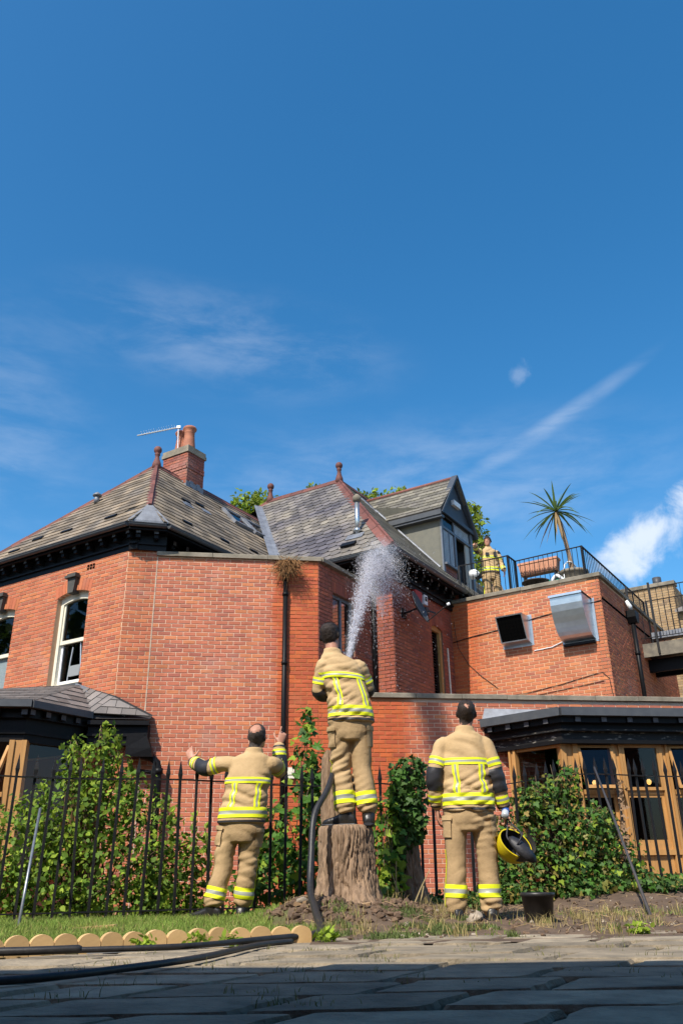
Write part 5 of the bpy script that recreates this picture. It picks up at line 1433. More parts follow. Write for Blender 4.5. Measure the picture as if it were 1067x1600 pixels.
SHAPES = {
    'oval': ([(0, 0, 0), (-.28, .25, .05), (-.34, .55, .04), (0, 1, -.10), (.34, .55, .04), (.28, .25, .05), (0, .5, -.04)], [(0, 5, 6, 1), (1, 6, 2), (6, 5, 4), (2, 6, 3), (6, 4, 3)]),
    'ivy': ([(0, 0, 0), (-.30, -.08, .03), (-.55, .25, -.05), (-.24, .42, .03), (-.22, .6, .02), (0, 1, -.12), (.22, .6, .02), (.24, .42, .03), (.55, .25, -.05), (.30, -.08, .03), (0, .38, -.02)],
            [(10, 0, 9, 8), (10, 8, 7, 6), (10, 6, 5, 4), (10, 4, 3, 2), (10, 2, 1, 0)]),
    'maple': ([(0, 0, 0), (-.40, .02, .04), (-.34, .14, .03), (-.72, .30, -.08), (-.34, .38, .02), (-.42, .78, -.10), (-.13, .58, .02), (0, 1.1, -.14), (.13, .58, .02), (.42, .78, -.10), (.34, .38, .02), (.72, .30, -.08), (.34, .14, .03), (.40, .02, .04), (0, .35, 0)],
              [(14, 0, 13, 12), (14, 12, 11, 10), (14, 10, 9, 8), (14, 8, 7, 6), (14, 6, 5, 4), (14, 4, 3, 2), (14, 2, 1, 0)]),
    'strap': ([(-.03, 0, 0), (.03, 0, 0), (.05, .5, .08), (-.05, .5, .08), (0, 1, -.1)], [(0, 1, 2, 3), (3, 2, 4)]),
    'rhomb': ([(0, 0, 0), (-.3, .45, .06), (0, 1, -.06), (.3, .45, .06)], [(0, 3, 2), (0, 2, 1)]),
}
def leaf_cloud(name, shape, P, DIR, NRM, S, mats, parent=None, midx=None, kind='stuff'):
    """one mesh of many leaves: P base points, DIR growth direction, NRM upper-side normal, S length"""
    tv, tf = SHAPES[shape]; tv = np.array(tv, float); k = len(tv); n = len(P)
    y = DIR / np.linalg.norm(DIR, axis=1, keepdims=True)
    x = np.cross(y, NRM); x /= (np.linalg.norm(x, axis=1, keepdims=True) + 1e-9); z = np.cross(x, y)
    Vt = P[:, None, :] + S[:, None, None] * (tv[None, :, 0:1] * x[:, None] + tv[None, :, 1:2] * y[:, None] + tv[None, :, 2:3] * z[:, None])
    lens = np.array([len(f) for f in tf]); loops = np.concatenate([np.array(f) for f in tf])
    allv = Vt.reshape(-1, 3)
    L_ = (loops[None, :] + (np.arange(n) * k)[:, None]).reshape(-1)
    tot = np.tile(lens, n); st = np.concatenate([[0], np.cumsum(tot)[:-1]])
    me = bpy.data.meshes.new(name); me.vertices.add(len(allv)); me.vertices.foreach_set('co', allv.astype(np.float32).ravel())
    me.loops.add(len(L_)); me.loops.foreach_set('vertex_index', L_.astype(np.int32))
    me.polygons.add(len(tot)); me.polygons.foreach_set('loop_start', st.astype(np.int32))
    ml = mats if isinstance(mats, list) else [mats]
    for m_ in ml: me.materials.append(m_)
    if midx is not None: me.polygons.foreach_set('material_index', np.repeat(midx, len(tf)).astype(np.int32))
    me.update(calc_edges=True); me.validate()
    o = put(name, me, parent)
    if kind: o['kind'] = kind
    return o
def blob_points(blobs, n, shell=.55, g=None):
    """points spread through ellipsoids (cx,cy,cz,rx,ry,rz[,weight]), denser near the surface; returns points and outward directions"""
    g = g or rng
    wts = np.array([b[6] if len(b) > 6 else (b[3] * b[5]) for b in blobs]); wts = wts / wts.sum()
    pick = g.choice(len(blobs), n, p=wts); b = np.array([q[:6] for q in blobs])[pick]
    d = g.normal(size=(n, 3)); d /= np.linalg.norm(d, axis=1, keepdims=True)
    rad = shell + (1 - shell) * g.random((n, 1)) ** .6
    rad *= 1 + .25 * g.normal(size=(n, 1)) * .5
    return b[:, :3] + d * b[:, 3:6] * rad, d
def leafy(name, blobs, n, size, shape, mats, parent, shell=.5, up=.4, probs=None, kind='stuff', jit=.8, front=None):
    P, d = blob_points(blobs, n, shell)
    nr = d + np.array([0, 0, up]) + rng.normal(size=d.shape) * .55
    if front is not None: nr = nr + np.array(front)
    di = rng.normal(size=d.shape) * jit + d * .4 + np.array([0, 0, -.25])
    S = size * rng.uniform(.45, 1.45, n)
    mi = rng.choice(len(mats), n, p=probs) if len(mats) > 1 else None
    return leaf_cloud(name, shape, P, di, nr, S, mats, parent, mi, kind)
def twigs(mb, base, tips, r_=.008, seg=4, wob=.05):
    for t in tips:
        b = Vector(base) + V(random.uniform(-.1, .1), random.uniform(-.1, .1), 0); t = Vector(t)
        pts = [b.lerp(t, i / seg) + V(random.gauss(0, wob), random.gauss(0, wob), 0) * (1 if 0 < i < seg else 0) + Z * .08 * math.sin(math.pi * i / seg) for i in range(seg + 1)]
        mb.tube(pts, [r_ * (1 - .7 * i / seg) for i in range(seg + 1)], 5)

# ---- trees beyond the roofs
def tree(name, label, base, crown, n, sz, group='trees behind the roofs', mats=None):
    t = thing(name, label, 'tree', base, 0, group)
    mb = MB(); top = max(c[2] for c in crown); b = Vector(base)
    mb.tube([b, b + V(.1, 0, 3), b + V(-.1, .1, top * .6), V(crown[0][0], crown[0][1], crown[0][2])], [.28, .24, .16, .05], 8)
    for c in crown: mb.tube([b + Z * top * .55, V(b.x * .5 + c[0] * .5, b.y * .5 + c[1] * .5, top * .66), V(*c[:3])], [.10, .07, .02], 6)
    part('trunk', mb, M['bark'], t, True)
    leafy('crown', crown, n, sz, 'rhomb', mats or [M['leaf_tree'], M['leaf_young']], t, .35, .5, [.6, .4])
tree('plane_tree', 'yellow-green tree showing over the dip between the two roofs', (-3.2, 31, -.3), [(-3.9, 31, 14.2, .8, 1, .75), (-3.2, 31.2, 14.3, .7, 1, .75), (-2.4, 31, 13.9, .7, 1, .75), (-3.3, 31.3, 13.2, 1.5, 1.2, 1.1), (-3.6, 31.2, 11.5, 2.0, 1.6, 1.8)], 9000, .20)
tree('plane_tree', 'treetop peeping over the ridge left of the ball finial', (-.9, 33, -.3), [(-1.2, 33, 15.95, .42, .4, .40), (.5, 33, 15.6, .5, .5, .4), (1.3, 33, 15.5, .8, .5, .45), (2.5, 33, 15.7, .5, .5, .40), (.6, 33.5, 13.4, 2.6, 1.5, 2.0)], 5200, .22)
tree('garden_tree', 'slender leafy tree between the dormer and the firefighter on the roof', (5.6, 24.5, -.3), [(4.28, 24.5, 10.7, .36, .5, .7), (4.40, 24.5, 9.7, .30, .5, .8), (4.28, 24.6, 8.6, .34, .5, .9), (4.32, 24.5, 7.6, .40, .5, .8), (4.6, 25, 6.4, .7, .7, 1.2), (4.15, 24.5, 11.2, .26, .4, .35)], 2600, .17)

for k_, (x_, y_) in enumerate(((-15.5, 9.0), (-18.0, 12.5), (-20.0, 16.5))):
    tree('broad_tree', ['dark broad tree beside the yard left of view, nearest of three', 'dark broad tree beside the yard left of view, middle of three', 'dark broad tree beside the yard left of view, farthest of three'][k_], (x_, y_, -.3), [(x_, y_, 6.5, 2.6, 2.4, 3.2), (x_ - .8, y_ + 1, 4.0, 2.4, 2.4, 2.4)], 3500, .42, 'trees left of the yard', [M['leaf_ivy'], M['leaf_shrub']])
# ---- left shrub behind the fence
sh = thing('shrub', 'large bright green shrub behind the fence under the left bay window', 'shrub', (-2.6, 9.0, 0))
bl = [(-2.62, 8.95, 1.42, .34, .35, .30), (-2.85, 8.95, 1.50, .14, .16, .25), (-2.48, 8.9, 1.62, .13, .14, .28), (-2.75, 8.9, .95, .62, .4, .45), (-2.35, 8.95, 1.05, .42, .4, .40), (-3.2, 8.8, .62, .60, .4, .5), (-2.6, 8.8, .38, .95, .45, .42),
      (-1.95, 8.9, .62, .36, .35, .55), (-1.75, 8.9, .35, .34, .3, .42), (-3.5, 8.6, .30, .5, .4, .35), (-2.30, 8.9, 1.16, .14, .2, .24), (-2.2, 8.7, .15, .8, .35, .22), (-1.52, 8.9, .35, .16, .15, .45)]
leafy('foliage', bl, 8500, .056, 'oval', [M['leaf_shrub'], M['leaf_young']], sh, .45, .7, [.62, .38], front=(-.15, -.35, 0))
mb = MB(); twigs(mb, (-2.6, 9.0, 0), [(b[0] + random.uniform(-.1, .1), b[1], b[2] + b[5] * .8) for b in bl for _ in range(3)], .011); part('stems', mb, M['stem'], sh, True)
# upright young shoots
mb = MB(); PP = []; DD = []; SS = []
for x0, zt, y0 in ((-2.86, 1.74, 8.95), (-2.52, 1.86, 8.9), (-2.38, 1.72, 8.9), (-3.05, 1.2, 8.8), (-2.22, 1.50, 8.9), (-1.78, .98, 8.9), (-1.55, .95, 8.9), (-1.42, .85, 8.95), (-2.7, 1.55, 8.85)):
    mb.tube([V(x0 + .08, y0, zt - .6), V(x0 + .02, y0, zt - .25), V(x0, y0, zt)], [.007, .005, .002], 5)
    for i in range(26):
        t = random.random(); a = random.uniform(0, 6.28)
        PP.append((x0 + .05 * (1 - t), y0, zt - .5 * (1 - t))); DD.append((math.cos(a), math.sin(a) * .8, .7 + t)); SS.append(.075 * random.uniform(.6, 1.2))
part('shoots', mb, M['stem'], sh, True)
leaf_cloud('young_leaves', 'oval', np.array(PP), np.array(DD), np.array([(0, -.6, .8)] * len(PP)) + rng.normal(size=(len(PP), 3)) * .4, np.array(SS), M['leaf_young'], sh)
# ---- vine and maple-leaved growth behind the centre of the fence
vn_ = thing('climbing_vine', 'leafy vine with lobed leaves climbing behind the fence left of the stump', 'vine', (-.6, 9.25, 0))
bl = [(-.42, 9.3, 1.42, .18, .15, .40), (-.40, 9.3, 1.9, .08, .08, .22), (-.30, 9.3, 1.0, .22, .2, .5), (-.62, 9.25, .75, .36, .2, .40), (-.75, 9.2, .30, .42, .25, .35), (-.4, 9.1, .30, .40, .25, .35), (-.93, 9.25, .62, .14, .12, .6)]
leafy('foliage', bl, 1500, .075, 'ivy', [M['leaf_maple'], M['leaf_ivy'], M['leaf_young']], vn_, .3, .5, [.5, .3, .2], front=(-.2, -.6, 0))
mb = MB(); twigs(mb, (-.5, 9.3, 0), [(b[0], b[1], b[2] + b[5] * .9) for b in bl for _ in range(2)], .008); part('stems', mb, M['stem'], vn_, True)
lfm = MB(); lfm.add(*[SHAPES['maple'][0], SHAPES['maple'][1]]); lme = lfm.mesh('leaf', M['leaf_maple'])
def big_leaf(owner, p, s, me=lme, tilt=None):
    o = put('leaf', me, owner, p); o.scale = (s, s, s)
    o.rotation_euler = tilt or (R(random.uniform(35, 80)), R(random.uniform(-25, 25)), R(random.uniform(-70, 70) + 180 * 0))
for x, y, z, s in ((-.60, 8.92, .62, .17), (-.72, 8.95, .55, .14), (-.36, 8.92, .42, .16), (-.46, 8.95, .75, .13), (-.55, 8.95, .28, .12), (-.72, 8.95, .30, .12), (-.40, 9.05, 1.05, .13), (-.33, 9.1, 1.25, .13), (-.5, 9.1, 1.3, .13), (-.48, 9.15, 1.85, .10), (-.36, 9.15, 1.78, .11), (-.45, 9.15, 1.68, .12),
                  (-.31, 9.15, 1.6, .12), (-.66, 9.05, .95, .12), (-.52, 9.0, .95, .12), (-.3, 8.95, .62, .12), (-.62, 9.1, 1.12, .11), (-.85, 9, .2, .11), (-.55, 9, .15, .11), (-.36, 9, .22, .12)):
    big_leaf(vn_, (x, y, z), s)
# ---- bright weeds between the two stumps
wd_ = thing('leafy_weed', 'bright green weed growing between the two stumps', 'weed', (.40, 8.7, 0))
bl = [(.42, 8.75, .35, .16, .15, .25), (.36, 8.7, .18, .2, .15, .16), (.48, 8.85, .9, .06, .06, .35), (.36, 8.9, .7, .14, .1, .4)]
leafy('foliage', bl, 420, .075, 'ivy', [M['leaf_young'], M['leaf_maple']], wd_, .3, .6, [.5, .5], front=(0, -.5, 0))
mb = MB(); twigs(mb, (.42, 8.78, 0), [(b[0], b[1], b[2] + b[5]) for b in bl for _ in range(3)], .006); part('stems', mb, M['stem'], wd_)

# ---- stump with hose and standing firefighter
def bark_column(name, rings, owner, nseg=110, ridg=.018, seed=0, mt=None, cap=True, flare=0):
    """rings: (z, cx, cy, rx, ry); ridged bark by radial displacement"""
    fine = []
    for r0_, r1_ in zip(rings[:-1], rings[1:]):
        m_ = max(1, int((r1_[0] - r0_[0]) / .018))
        fine += [tuple(q * (1 - t_ / m_) + w * t_ / m_ for q, w in zip(r0_, r1_)) for t_ in range(m_)]
    rings = fine + [rings[-1]]
    vs = []; k = len(rings)
    for i, (z, cx, cy, rx, ry) in enumerate(rings):
        for j in range(nseg):
            a = 2 * math.pi * j / nseg
            n1_ = mnoise.noise((math.cos(a) * 2.2, math.sin(a) * 2.2, z * 1.5 + seed))
            w_ = .25 * mnoise.noise((math.cos(a) * 3, math.sin(a) * 3, z * 4 + seed))
            n2_ = mnoise.noise((math.cos(a + w_) * 9, math.sin(a + w_) * 9, z * 2.2 + seed * 2))
            n3_ = mnoise.noise((math.cos(a + w_) * 22, math.sin(a + w_) * 22, z * 5 + seed * 3))
            n4_ = mnoise.noise((math.cos(a) * 40, math.sin(a) * 40, z * 30 + seed * 3))
            d = ridg * (1.5 * n1_ - 1.3 * math.exp(-(n2_ / .13) ** 2) - .8 * math.exp(-(n3_ / .15) ** 2) + .45 * n4_ + .5)
            fl = flare * max(0, 1 - (z - rings[0][0]) / .40) ** 1.6 * max(0, .35 + mnoise.noise((math.cos(a) * 1.6 + seed, math.sin(a) * 1.6, 3.3)) * 1.6)
            vs.append((cx + math.cos(a) * (rx + d + fl), cy + math.sin(a) * (ry + d + fl), z + .01 * n1_))
    fs = [(i * nseg + j, i * nseg + (j + 1) % nseg, (i + 1) * nseg + (j + 1) % nseg, (i + 1) * nseg + j) for i in range(k - 1) for j in range(nseg)]
    mi = [0] * len(fs)
    mb = MB(); mb.add(vs, fs)
    if cap: pass
    o = part(name, mb, mt or M['bark'], owner, True)
    return o, vs[-nseg:]
stp = thing('tree_stump', 'broad weathered tree stump, the firefighter with the hose standing on it', 'tree stump', (STX, STY, 0))
zs = [(-.08, .46, .40), (.0, .41, .37), (.06, .36, .33), (.12, .315, .30), (.18, .285, .27), (.26, .262, .25), (.36, .248, .24), (.46, .240, .235), (.56, .233, .228), (.64, .228, .222), (.70, .224, .218), (.725, .216, .210), (.738, .200, .195)]
o, top = bark_column('trunk', [(z, STX + .0 + (.03 if z < .2 else 0) * 0, STY, rx, ry) for z, rx, ry in zs], stp, 220, .022, 3, flare=.20)
mb = MB(); ctr = V(STX, STY, .744); k = len(top)
mb.add([Vector(p) for p in top] + [ctr + (Vector(p) - ctr) * .5 + Z * .006 for p in top] + [ctr + Z * .004], [(i, (i + 1) % k, (i + 1) % k + k, i + k) for i in range(k)] + [(i + k, (i + 1) % k + k, 2 * k) for i in range(k)])
part('cut_face', mb, M['cut_wood'], stp)
bark_column('snag', [(.60, -.10, 7.70, .10, .07), (.80, -.125, 7.70, .088, .06), (1.0, -.135, 7.70, .075, .055), (1.2, -.142, 7.70, .065, .05), (1.33, -.145, 7.70, .055, .045), (1.39, -.15, 7.70, .02, .02)], stp, 90, .009, 6)
# ---- ivy-clad stump
s2 = thing('ivy_stump', 'narrow tree stump wrapped in dark ivy at its top, left of the right-hand firefighter', 'tree stump', (.68, 9.05, 0))
bark_column('trunk', [(-.05, .66, 9.02, .20, .18), (.10, .66, 9.04, .165, .15), (.25, .65, 9.05, .14, .13), (.45, .63, 9.05, .115, .11), (.7, .62, 9.05, .10, .10), (1.0, .63, 9.06, .095, .09), (1.38, .63, 9.06, .08, .08)], s2, 140, .014, 9, flare=.10)
bl = [(.66, 9.02, 1.33, .18, .16, .17), (.64, 9.02, 1.15, .19, .17, .22), (.62, 9.00, .95, .19, .16, .22), (.58, 9.00, .75, .16, .14, .20), (.72, 9.02, .85, .10, .12, .2), (.53, 9.02, .55, .10, .1, .22), (.52, 9.05, .3, .10, .1, .25)]
leafy('ivy', bl, 1500, .062, 'ivy', [M['leaf_ivy'], M['leaf_maple']], s2, .72, .3, [.8, .2], front=(0, -.6, 0))
# ---- ivy bush over the right part of the fence
iv = thing('ivy_bush', 'dense ivy bush growing through the fence in front of the right bay window', 'ivy', (2.4, 9.9, .2))
bl = [(2.29, 9.92, 1.12, .34, .3, .28), (2.55, 9.97, 1.28, .18, .2, .24), (2.09, 9.87, 1.05, .22, .25, .25), (2.19, 9.87, .75, .52, .35, .35), (2.65, 10.02, .75, .42, .35, .40), (3.01, 10.12, .50, .34, .3, .34), (2.14, 9.77, .35, .62, .35, .35), (2.75, 9.97, .30, .60, .4, .28), (3.16, 10.17, .28, .35, .3, .22), (1.65, 9.72, .55, .16, .2, .4), (2.91, 10.07, .85, .16, .16, .22), (1.79, 9.67, .25, .3, .3, .25)]
leafy('foliage', bl, 6800, .052, 'ivy', [M['leaf_ivy'], M['leaf_maple'], M['leaf_ivy2'], M['leaf_young']], iv, .42, .45, [.45, .25, .18, .12], front=(-.1, -.5, 0))
mb = MB(); twigs(mb, (2.3, 9.9, .2), [(b[0] + random.uniform(-.2, .2), b[1] - .1, b[2] + b[5] * .9) for b in bl for _ in range(4)], .010); 
mb.tube([V(3.03, 9.9, .5), V(3.07, 9.85, .9), V(3.10, 9.85, 1.15), V(3.12, 9.85, 1.32)], [.006, .006, .005, .003], 5)
part('stems', mb, M['stem'], iv, True)
P = np.array([(3.05 + .05 * z + rng.normal() * .03, 9.84 + rng.normal() * .02, z) for z in rng.uniform(.5, 1.32, 60)])
leaf_cloud('dry_leaves', 'ivy', P, rng.normal(size=P.shape) + [0, 0, -.6], rng.normal(size=P.shape) * .5 + [0, -1, .3], rng.uniform(.03, .06, 60), mat('dry_leaf', (.30, .19, .11), .8, vary=.2, transl=.2), iv)
gi = leafy('ground_ivy', [(x, 9.35 + .22 * (x - 1.0) + random.uniform(-.15, .25), gz(x, 9.6, False) + .07, .24, .28, .11) for x in [0.75 + .22 * i for i in range(20)]], 3600, .055, 'ivy', [M['leaf_ivy'], M['leaf_maple'], M['leaf_ivy2']], None, .3, .8, [.5, .3, .2], front=(0, -.4, 0))
gl_ = leafy('ground_cover', [(x, 8.75 + random.uniform(-.1, .25) + .35 * sstep(-3, .5, x), .05, .22, .22, .10) for x in [-3.9 + .2 * i for i in range(21)]], 1700, .055, 'oval', [M['leaf_shrub'], M['leaf_young']], None, .3, .8, [.5, .5], front=(0, -.4, 0))

# ---- grass
M['grass'] = mat('lawn_grass', (0.22, 0.33, 0.055), .65, vary=.4, nscale=2.0, namt=.6, col2=(0.32, 0.35, 0.09), transl=.4)
M['grass_dry'] = mat('dry_grass', (0.34, 0.27, 0.11), .8, vary=.35, transl=.25)
def blades(name, pts, hmin, hmax, mt, lean=.5, w=.004, parent=None):
    n = len(pts); P = np.array(pts)
    a = rng.uniform(0, 2 * np.pi, n); h = rng.uniform(hmin, hmax, n); ln = rng.uniform(.1, lean, n)
    wx = np.stack([np.cos(a), np.sin(a), np.zeros(n)], 1) * w; b = rng.uniform(0, 2 * np.pi, n)
    ld = np.stack([np.cos(b), np.sin(b), np.zeros(n)], 1)
    mid = P + ld * (ln * h * .35)[:, None] + np.array([0, 0, 1]) * (h * .6)[:, None]
    tip = P + ld * (ln * h)[:, None] + np.array([0, 0, 1]) * (h * (1 - .35 * ln))[:, None]
    Vt = np.stack([P - wx, P + wx, mid + wx * .7, mid - wx * .7, tip], 1).reshape(-1, 3)
    me = bpy.data.meshes.new(name); me.vertices.add(len(Vt)); me.vertices.foreach_set('co', Vt.astype(np.float32).ravel())
    lp = (np.array([0, 1, 2, 3, 3, 2, 4])[None] + (np.arange(n) * 5)[:, None]).ravel()
    me.loops.add(len(lp)); me.loops.foreach_set('vertex_index', lp.astype(np.int32))
    st = np.concatenate([[0], np.cumsum(np.tile([4, 3], n))[:-1]])
    me.polygons.add(2 * n); me.polygons.foreach_set('loop_start', st.astype(np.int32)); me.materials.append(mt)
    me.update(calc_edges=True)
    o = put(name, me, parent); o['kind'] = 'stuff'; return o
def scatter(n, x0, x1, y0, y1, keep):
    out = []; tries = 0
    while len(out) < n and tries < 40 * n:
        tries += 1
        x = random.uniform(x0, x1); y = random.uniform(y0, y1)
        if keep(x, y): out.append((x, y, gz(x, y)))
    return out
blades('lawn_grass', scatter(30000, -3.6, -.1, 4.3, 8.3, lambda x, y: y > edge_y(x) + .05 and (x < -.55 or y < 6.4 and random.random() < .5) and math.hypot(x + .25, y - 7.2) > .42 and mnoise.noise((x * 1.6, y * 1.6, 7)) > -.42 and px((x, y, 0))[0] > -30), .03, .085, M['grass'], .8, .0028)
blades('lawn_grass', scatter(2500, -3.6, -.1, 4.3, 8.4, lambda x, y: y > edge_y(x) + .05), .03, .10, M['grass_dry'], .9, .0025)
def patch(x, y):
    return mnoise.noise((x * 2.2, y * 2.2, 3)) > .08 and x < 1.0
blades('weed_grass', scatter(4200, -.1, 1.1, 5.35, 7.4, patch), .015, .05, mat('soil_weed_green', (.12, .16, .045), .7, vary=.3, transl=.3), 1.0, .003)
cl = [(random.uniform(-.2, 4.4), random.uniform(5.4, 8.6)) for _ in range(150)]
pts = []
for cx, cy in cl:
    if cy < pave_back(cx): continue
    for _ in range(random.randint(8, 30)): 
        x = cx + random.gauss(0, .04); y = cy + random.gauss(0, .04); pts.append((x, y, gz(x, y)))
blades('dry_tufts', pts, .03, .13, M['grass_dry'], 1.0, .0022)
pts = []
for _ in range(110):                                           # tufts in the joints of the paving
    cx = random.uniform(-1.3, 3.6); cy = random.uniform(2.6, 5.9)
    if cx < -.2 and cy > edge_y(cx) - .15: continue
    k = random.randint(6, 26)
    for _ in range(k): pts.append((cx + random.gauss(0, .05), cy + random.gauss(0, .018), -.02))
blades('joint_grass', pts, .02, .055, mat('joint_grass', (.17, .17, .055), .8, vary=.35, transl=.3), 1.0, .002)
pts = []
for _ in range(60):
    cx = random.uniform(-.1, 4.4); cy = random.uniform(5.5, 8.8)
    if cy < pave_back(cx): continue
    for _ in range(random.randint(8, 40)):
        x = cx + random.gauss(0, .05); y = cy + random.gauss(0, .05); pts.append((x, y, gz(x, y)))
blades('weed_tufts', pts, .02, .07, mat('weed_tuft_green', (.17, .22, .05), .7, vary=.35, transl=.3), 1.0, .004)
for cx, cy in ((-1.05, 4.78), (-.80, 4.95), (-.62, 5.0), (-.12, 5.25), (1.75, 5.55)):
    w_ = thing('paving_weed', {-1.05: 'leftmost small weed at the foot of the scalloped edging', -.80: 'second weed from the left along the scalloped edging', -.62: 'third weed from the left along the scalloped edging', -.12: 'small weed beside the foot of the hose at the end of the edging', 1.75: 'small weed in the paving near the right soil edge'}[cx], 'weed', (cx, cy, 0), 0, 'weeds in the paving')
    leafy('leaves', [(cx, cy, .03, .07, .04, .035)], 60, .035, 'oval', [M['leaf_young']], w_, .2, .8)

# ---- stones, clods, dead stalks and litter on the soil
M['pebble'] = mat('pale_rubble', (.36, .30, .23), .9, vary=.35, nscale=8, namt=.5, bump=.4)
M['clod'] = mat('soil_clod', (.12, .078, .05), .95, vary=.4, bump=.6)
def rock(mb, p, s, mi=0, sd=None, n=(5, 7)):
    r = random.Random(sd); k = n[1]
    ax = V(r.gauss(0, .3), r.gauss(0, .3), 1).normalized(); pr = []
    rg = []
    for i in range(n[0]):
        t = math.pi * (i + .35) / n[0]
        rg.append((Vector(p) + ax * (-math.cos(t) * s * .62), ax.orthogonal().normalized() * math.sin(t) * s * r.uniform(.8, 1.2), ax.cross(ax.orthogonal()).normalized() * math.sin(t) * s * r.uniform(.6, 1.0)))
    mb.rings(rg, k, True, mi)
    b = len(mb.v) - n[0] * k
    for i in range(b, len(mb.v)): mb.v[i] = tuple(Vector(mb.v[i]) + V(r.gauss(0, 1), r.gauss(0, 1), r.gauss(0, 1)) * s * .10)
mb = MB()
for i in range(900):
    x = random.uniform(-.4, 4.4); y = random.uniform(5.35, 9.6)
    if y < pave_back(x) - .05 or (y < 5.6 and x < 0): continue
    s = random.choice((.008, .011, .014, .018, .026)) * random.uniform(.7, 1.3)
    rock(mb, (x, y, gz(x, y) + s * .2), s, 0 if random.random() < .18 else 1, i)
tag(part('soil_rubble', mb, [M['pebble'], M['clod']]), kind='stuff')
mb = MB()
for i in range(420):
    a = random.uniform(2.4, 6.6); d = random.uniform(.30, .85); x = STX + math.cos(a) * d; y = STY + math.sin(a) * d
    if y > STY + .3: continue
    s = random.uniform(.010, .042); rock(mb, (x, y, gz(x, y) + s * .2), s, 0, i)
tag(part('soil_clods', mb, M['clod']), kind='stuff')
mb = MB()
for i in range(330):
    x = random.uniform(-.4, 4.4); y = random.uniform(5.5, 9.5); a = random.uniform(0, 3.14); l = random.uniform(.04, .22)
    if y < pave_back(x): continue
    z = gz(x, y) + .006
    mb.tube([V(x, y, z), V(x + math.cos(a) * l * .5, y + math.sin(a) * l * .5, z + random.uniform(.0, .03)), V(x + math.cos(a) * l, y + math.sin(a) * l, z)], .0028, 4)
tag(part('dead_stalks', mb, mat('dead_stalk', (.34, .24, .13), .9, vary=.35)), kind='stuff')
mb = MB()
for x, y, h, dx in ((.42, 7.9, .36, .02), (.55, 7.85, .30, .17), (.82, 7.7, .24, .01), (.86, 7.72, .28, .03), (.91, 7.7, .20, -.03), (.50, 8.0, .28, -.10), (.62, 7.9, .2, .05)):
    mb.tube([V(x, y, gz(x, y) - .02), V(x + dx * .5, y, gz(x, y) + h * .5), V(x + dx, y, gz(x, y) + h)], [.007, .006, .004], 5)
tag(part('cut_stalks', mb, mat('straw_stalk', (.42, .33, .17), .85, vary=.2)), kind='stuff')
for i, (x, y, s, lb) in enumerate(((1.00, 7.18, .075, 'rounded pale brown stone right against the left foot of the right-hand firefighter'), (-.34, 7.05, .05, 'pale chip of wood-coloured stone on the mound left of the stump'), (.42, 6.5, .03, 'small pale stone on the soil below the two stumps'), (2.12, 6.9, .03, 'small whitish stone right of the black bucket'))):
    mb = MB(); rock(mb, (x, y, gz(x, y) + s * .4), s, 0, 50 + i, (7, 11)); o = part('stone', mb, M['pebble'], None, True); tag(o, lb, 'stone')
for x, y, s, lb in ((-.36, 7.02, .05, 'pale splinter of wood on the mound at the left foot of the big stump'), (.14, 7.02, .04, 'small pale splinter of wood before the middle of the big stump')):
    mb = MB(); mb.prism([V(x - s, y, gz(x, y) + .005), V(x + s * .9, y - .012, gz(x, y) + .015), V(x + s * 1.1, y + .02, gz(x, y) + .02), V(x - s * .6, y + .03, gz(x, y) + .012)], V(.002, -.006, s * .5)); o = part('wood_splinter', mb, M['cut_wood']); tag(o, lb, 'wood splinter')
mb = MB(); mb.box(V(-1.95, 6.35, .0), V(.34, .03, .02), V(.0, .10, .0), V(0, 0, .035)); o = part('board', mb, M['edging']); tag(o, 'pale offcut of board lying in the grass near the left fence', 'board')
mb = MB(); mb.box(V(-1.28, 4.60, .0), V(.75, .42, .0), V(-.012, .022, 0), V(0, 0, .018)); o = part('metal_strip', mb, M['alu']); tag(o, 'thin light metal strip lying along the foot of the scalloped edging', 'metal strip')

# ================================================================== fence
fn = thing('iron_fence', 'black iron fence of pointed bars running across behind the firefighters', 'fence', (0, 8.9, 0))
F0 = V(-3.02, 7.60, 0); fd = V(7.31, 3.2, 0).normalized()
bk_ = MB()
hw = .0115
bk_.box(V(-hw, -hw, .02), V(2 * hw, 0, 0), V(0, 2 * hw, 0), V(0, 0, 1.20))
tp0 = [(-hw, -hw, 1.22), (hw, -hw, 1.22), (hw, hw, 1.22), (-hw, hw, 1.22)]; tw = .018
tp1 = [(-tw, -tw, 1.27), (tw, -tw, 1.27), (tw, tw, 1.27), (-tw, tw, 1.27)]
bk_.add(tp0 + tp1 + [(0, 0, 1.41)], [(0, 1, 5, 4), (1, 2, 6, 5), (2, 3, 7, 6), (3, 0, 4, 7), (4, 5, 8), (5, 6, 8), (6, 7, 8), (7, 4, 8)])
bme = bk_.mesh('bar', M['iron'])
ang = math.atan2(fd.y, fd.x)
s = -1.4
while s < 10.2:
    p = F0 + fd * s
    g = gz(p.x, p.y, False)
    o = put('bar', bme, fn, p + Z * (g - .02 + .01)); o.rotation_euler = (R(random.gauss(0, .8)), R(random.gauss(0, .9)), ang + R(random.uniform(-8, 8)))
    s += .150
for zz, nm in ((1.20, 'top_rail'), (.09, 'bottom_rail')):
    mb = MB(); pts = [F0 + fd * q for q in [-1.5 + .4 * i for i in range(31)]]
    pp_ = [p + Z * (gz(p.x, p.y, False) + zz + (.012 * math.sin(p.x * 3) if zz > 1 else 0)) for p in pts]
    for a, b in zip(pp_[:-1], pp_[1:]): mb.bar(a, b + (b - a) * .01, .030, .012)
    part(nm, mb, M['iron'], fn)
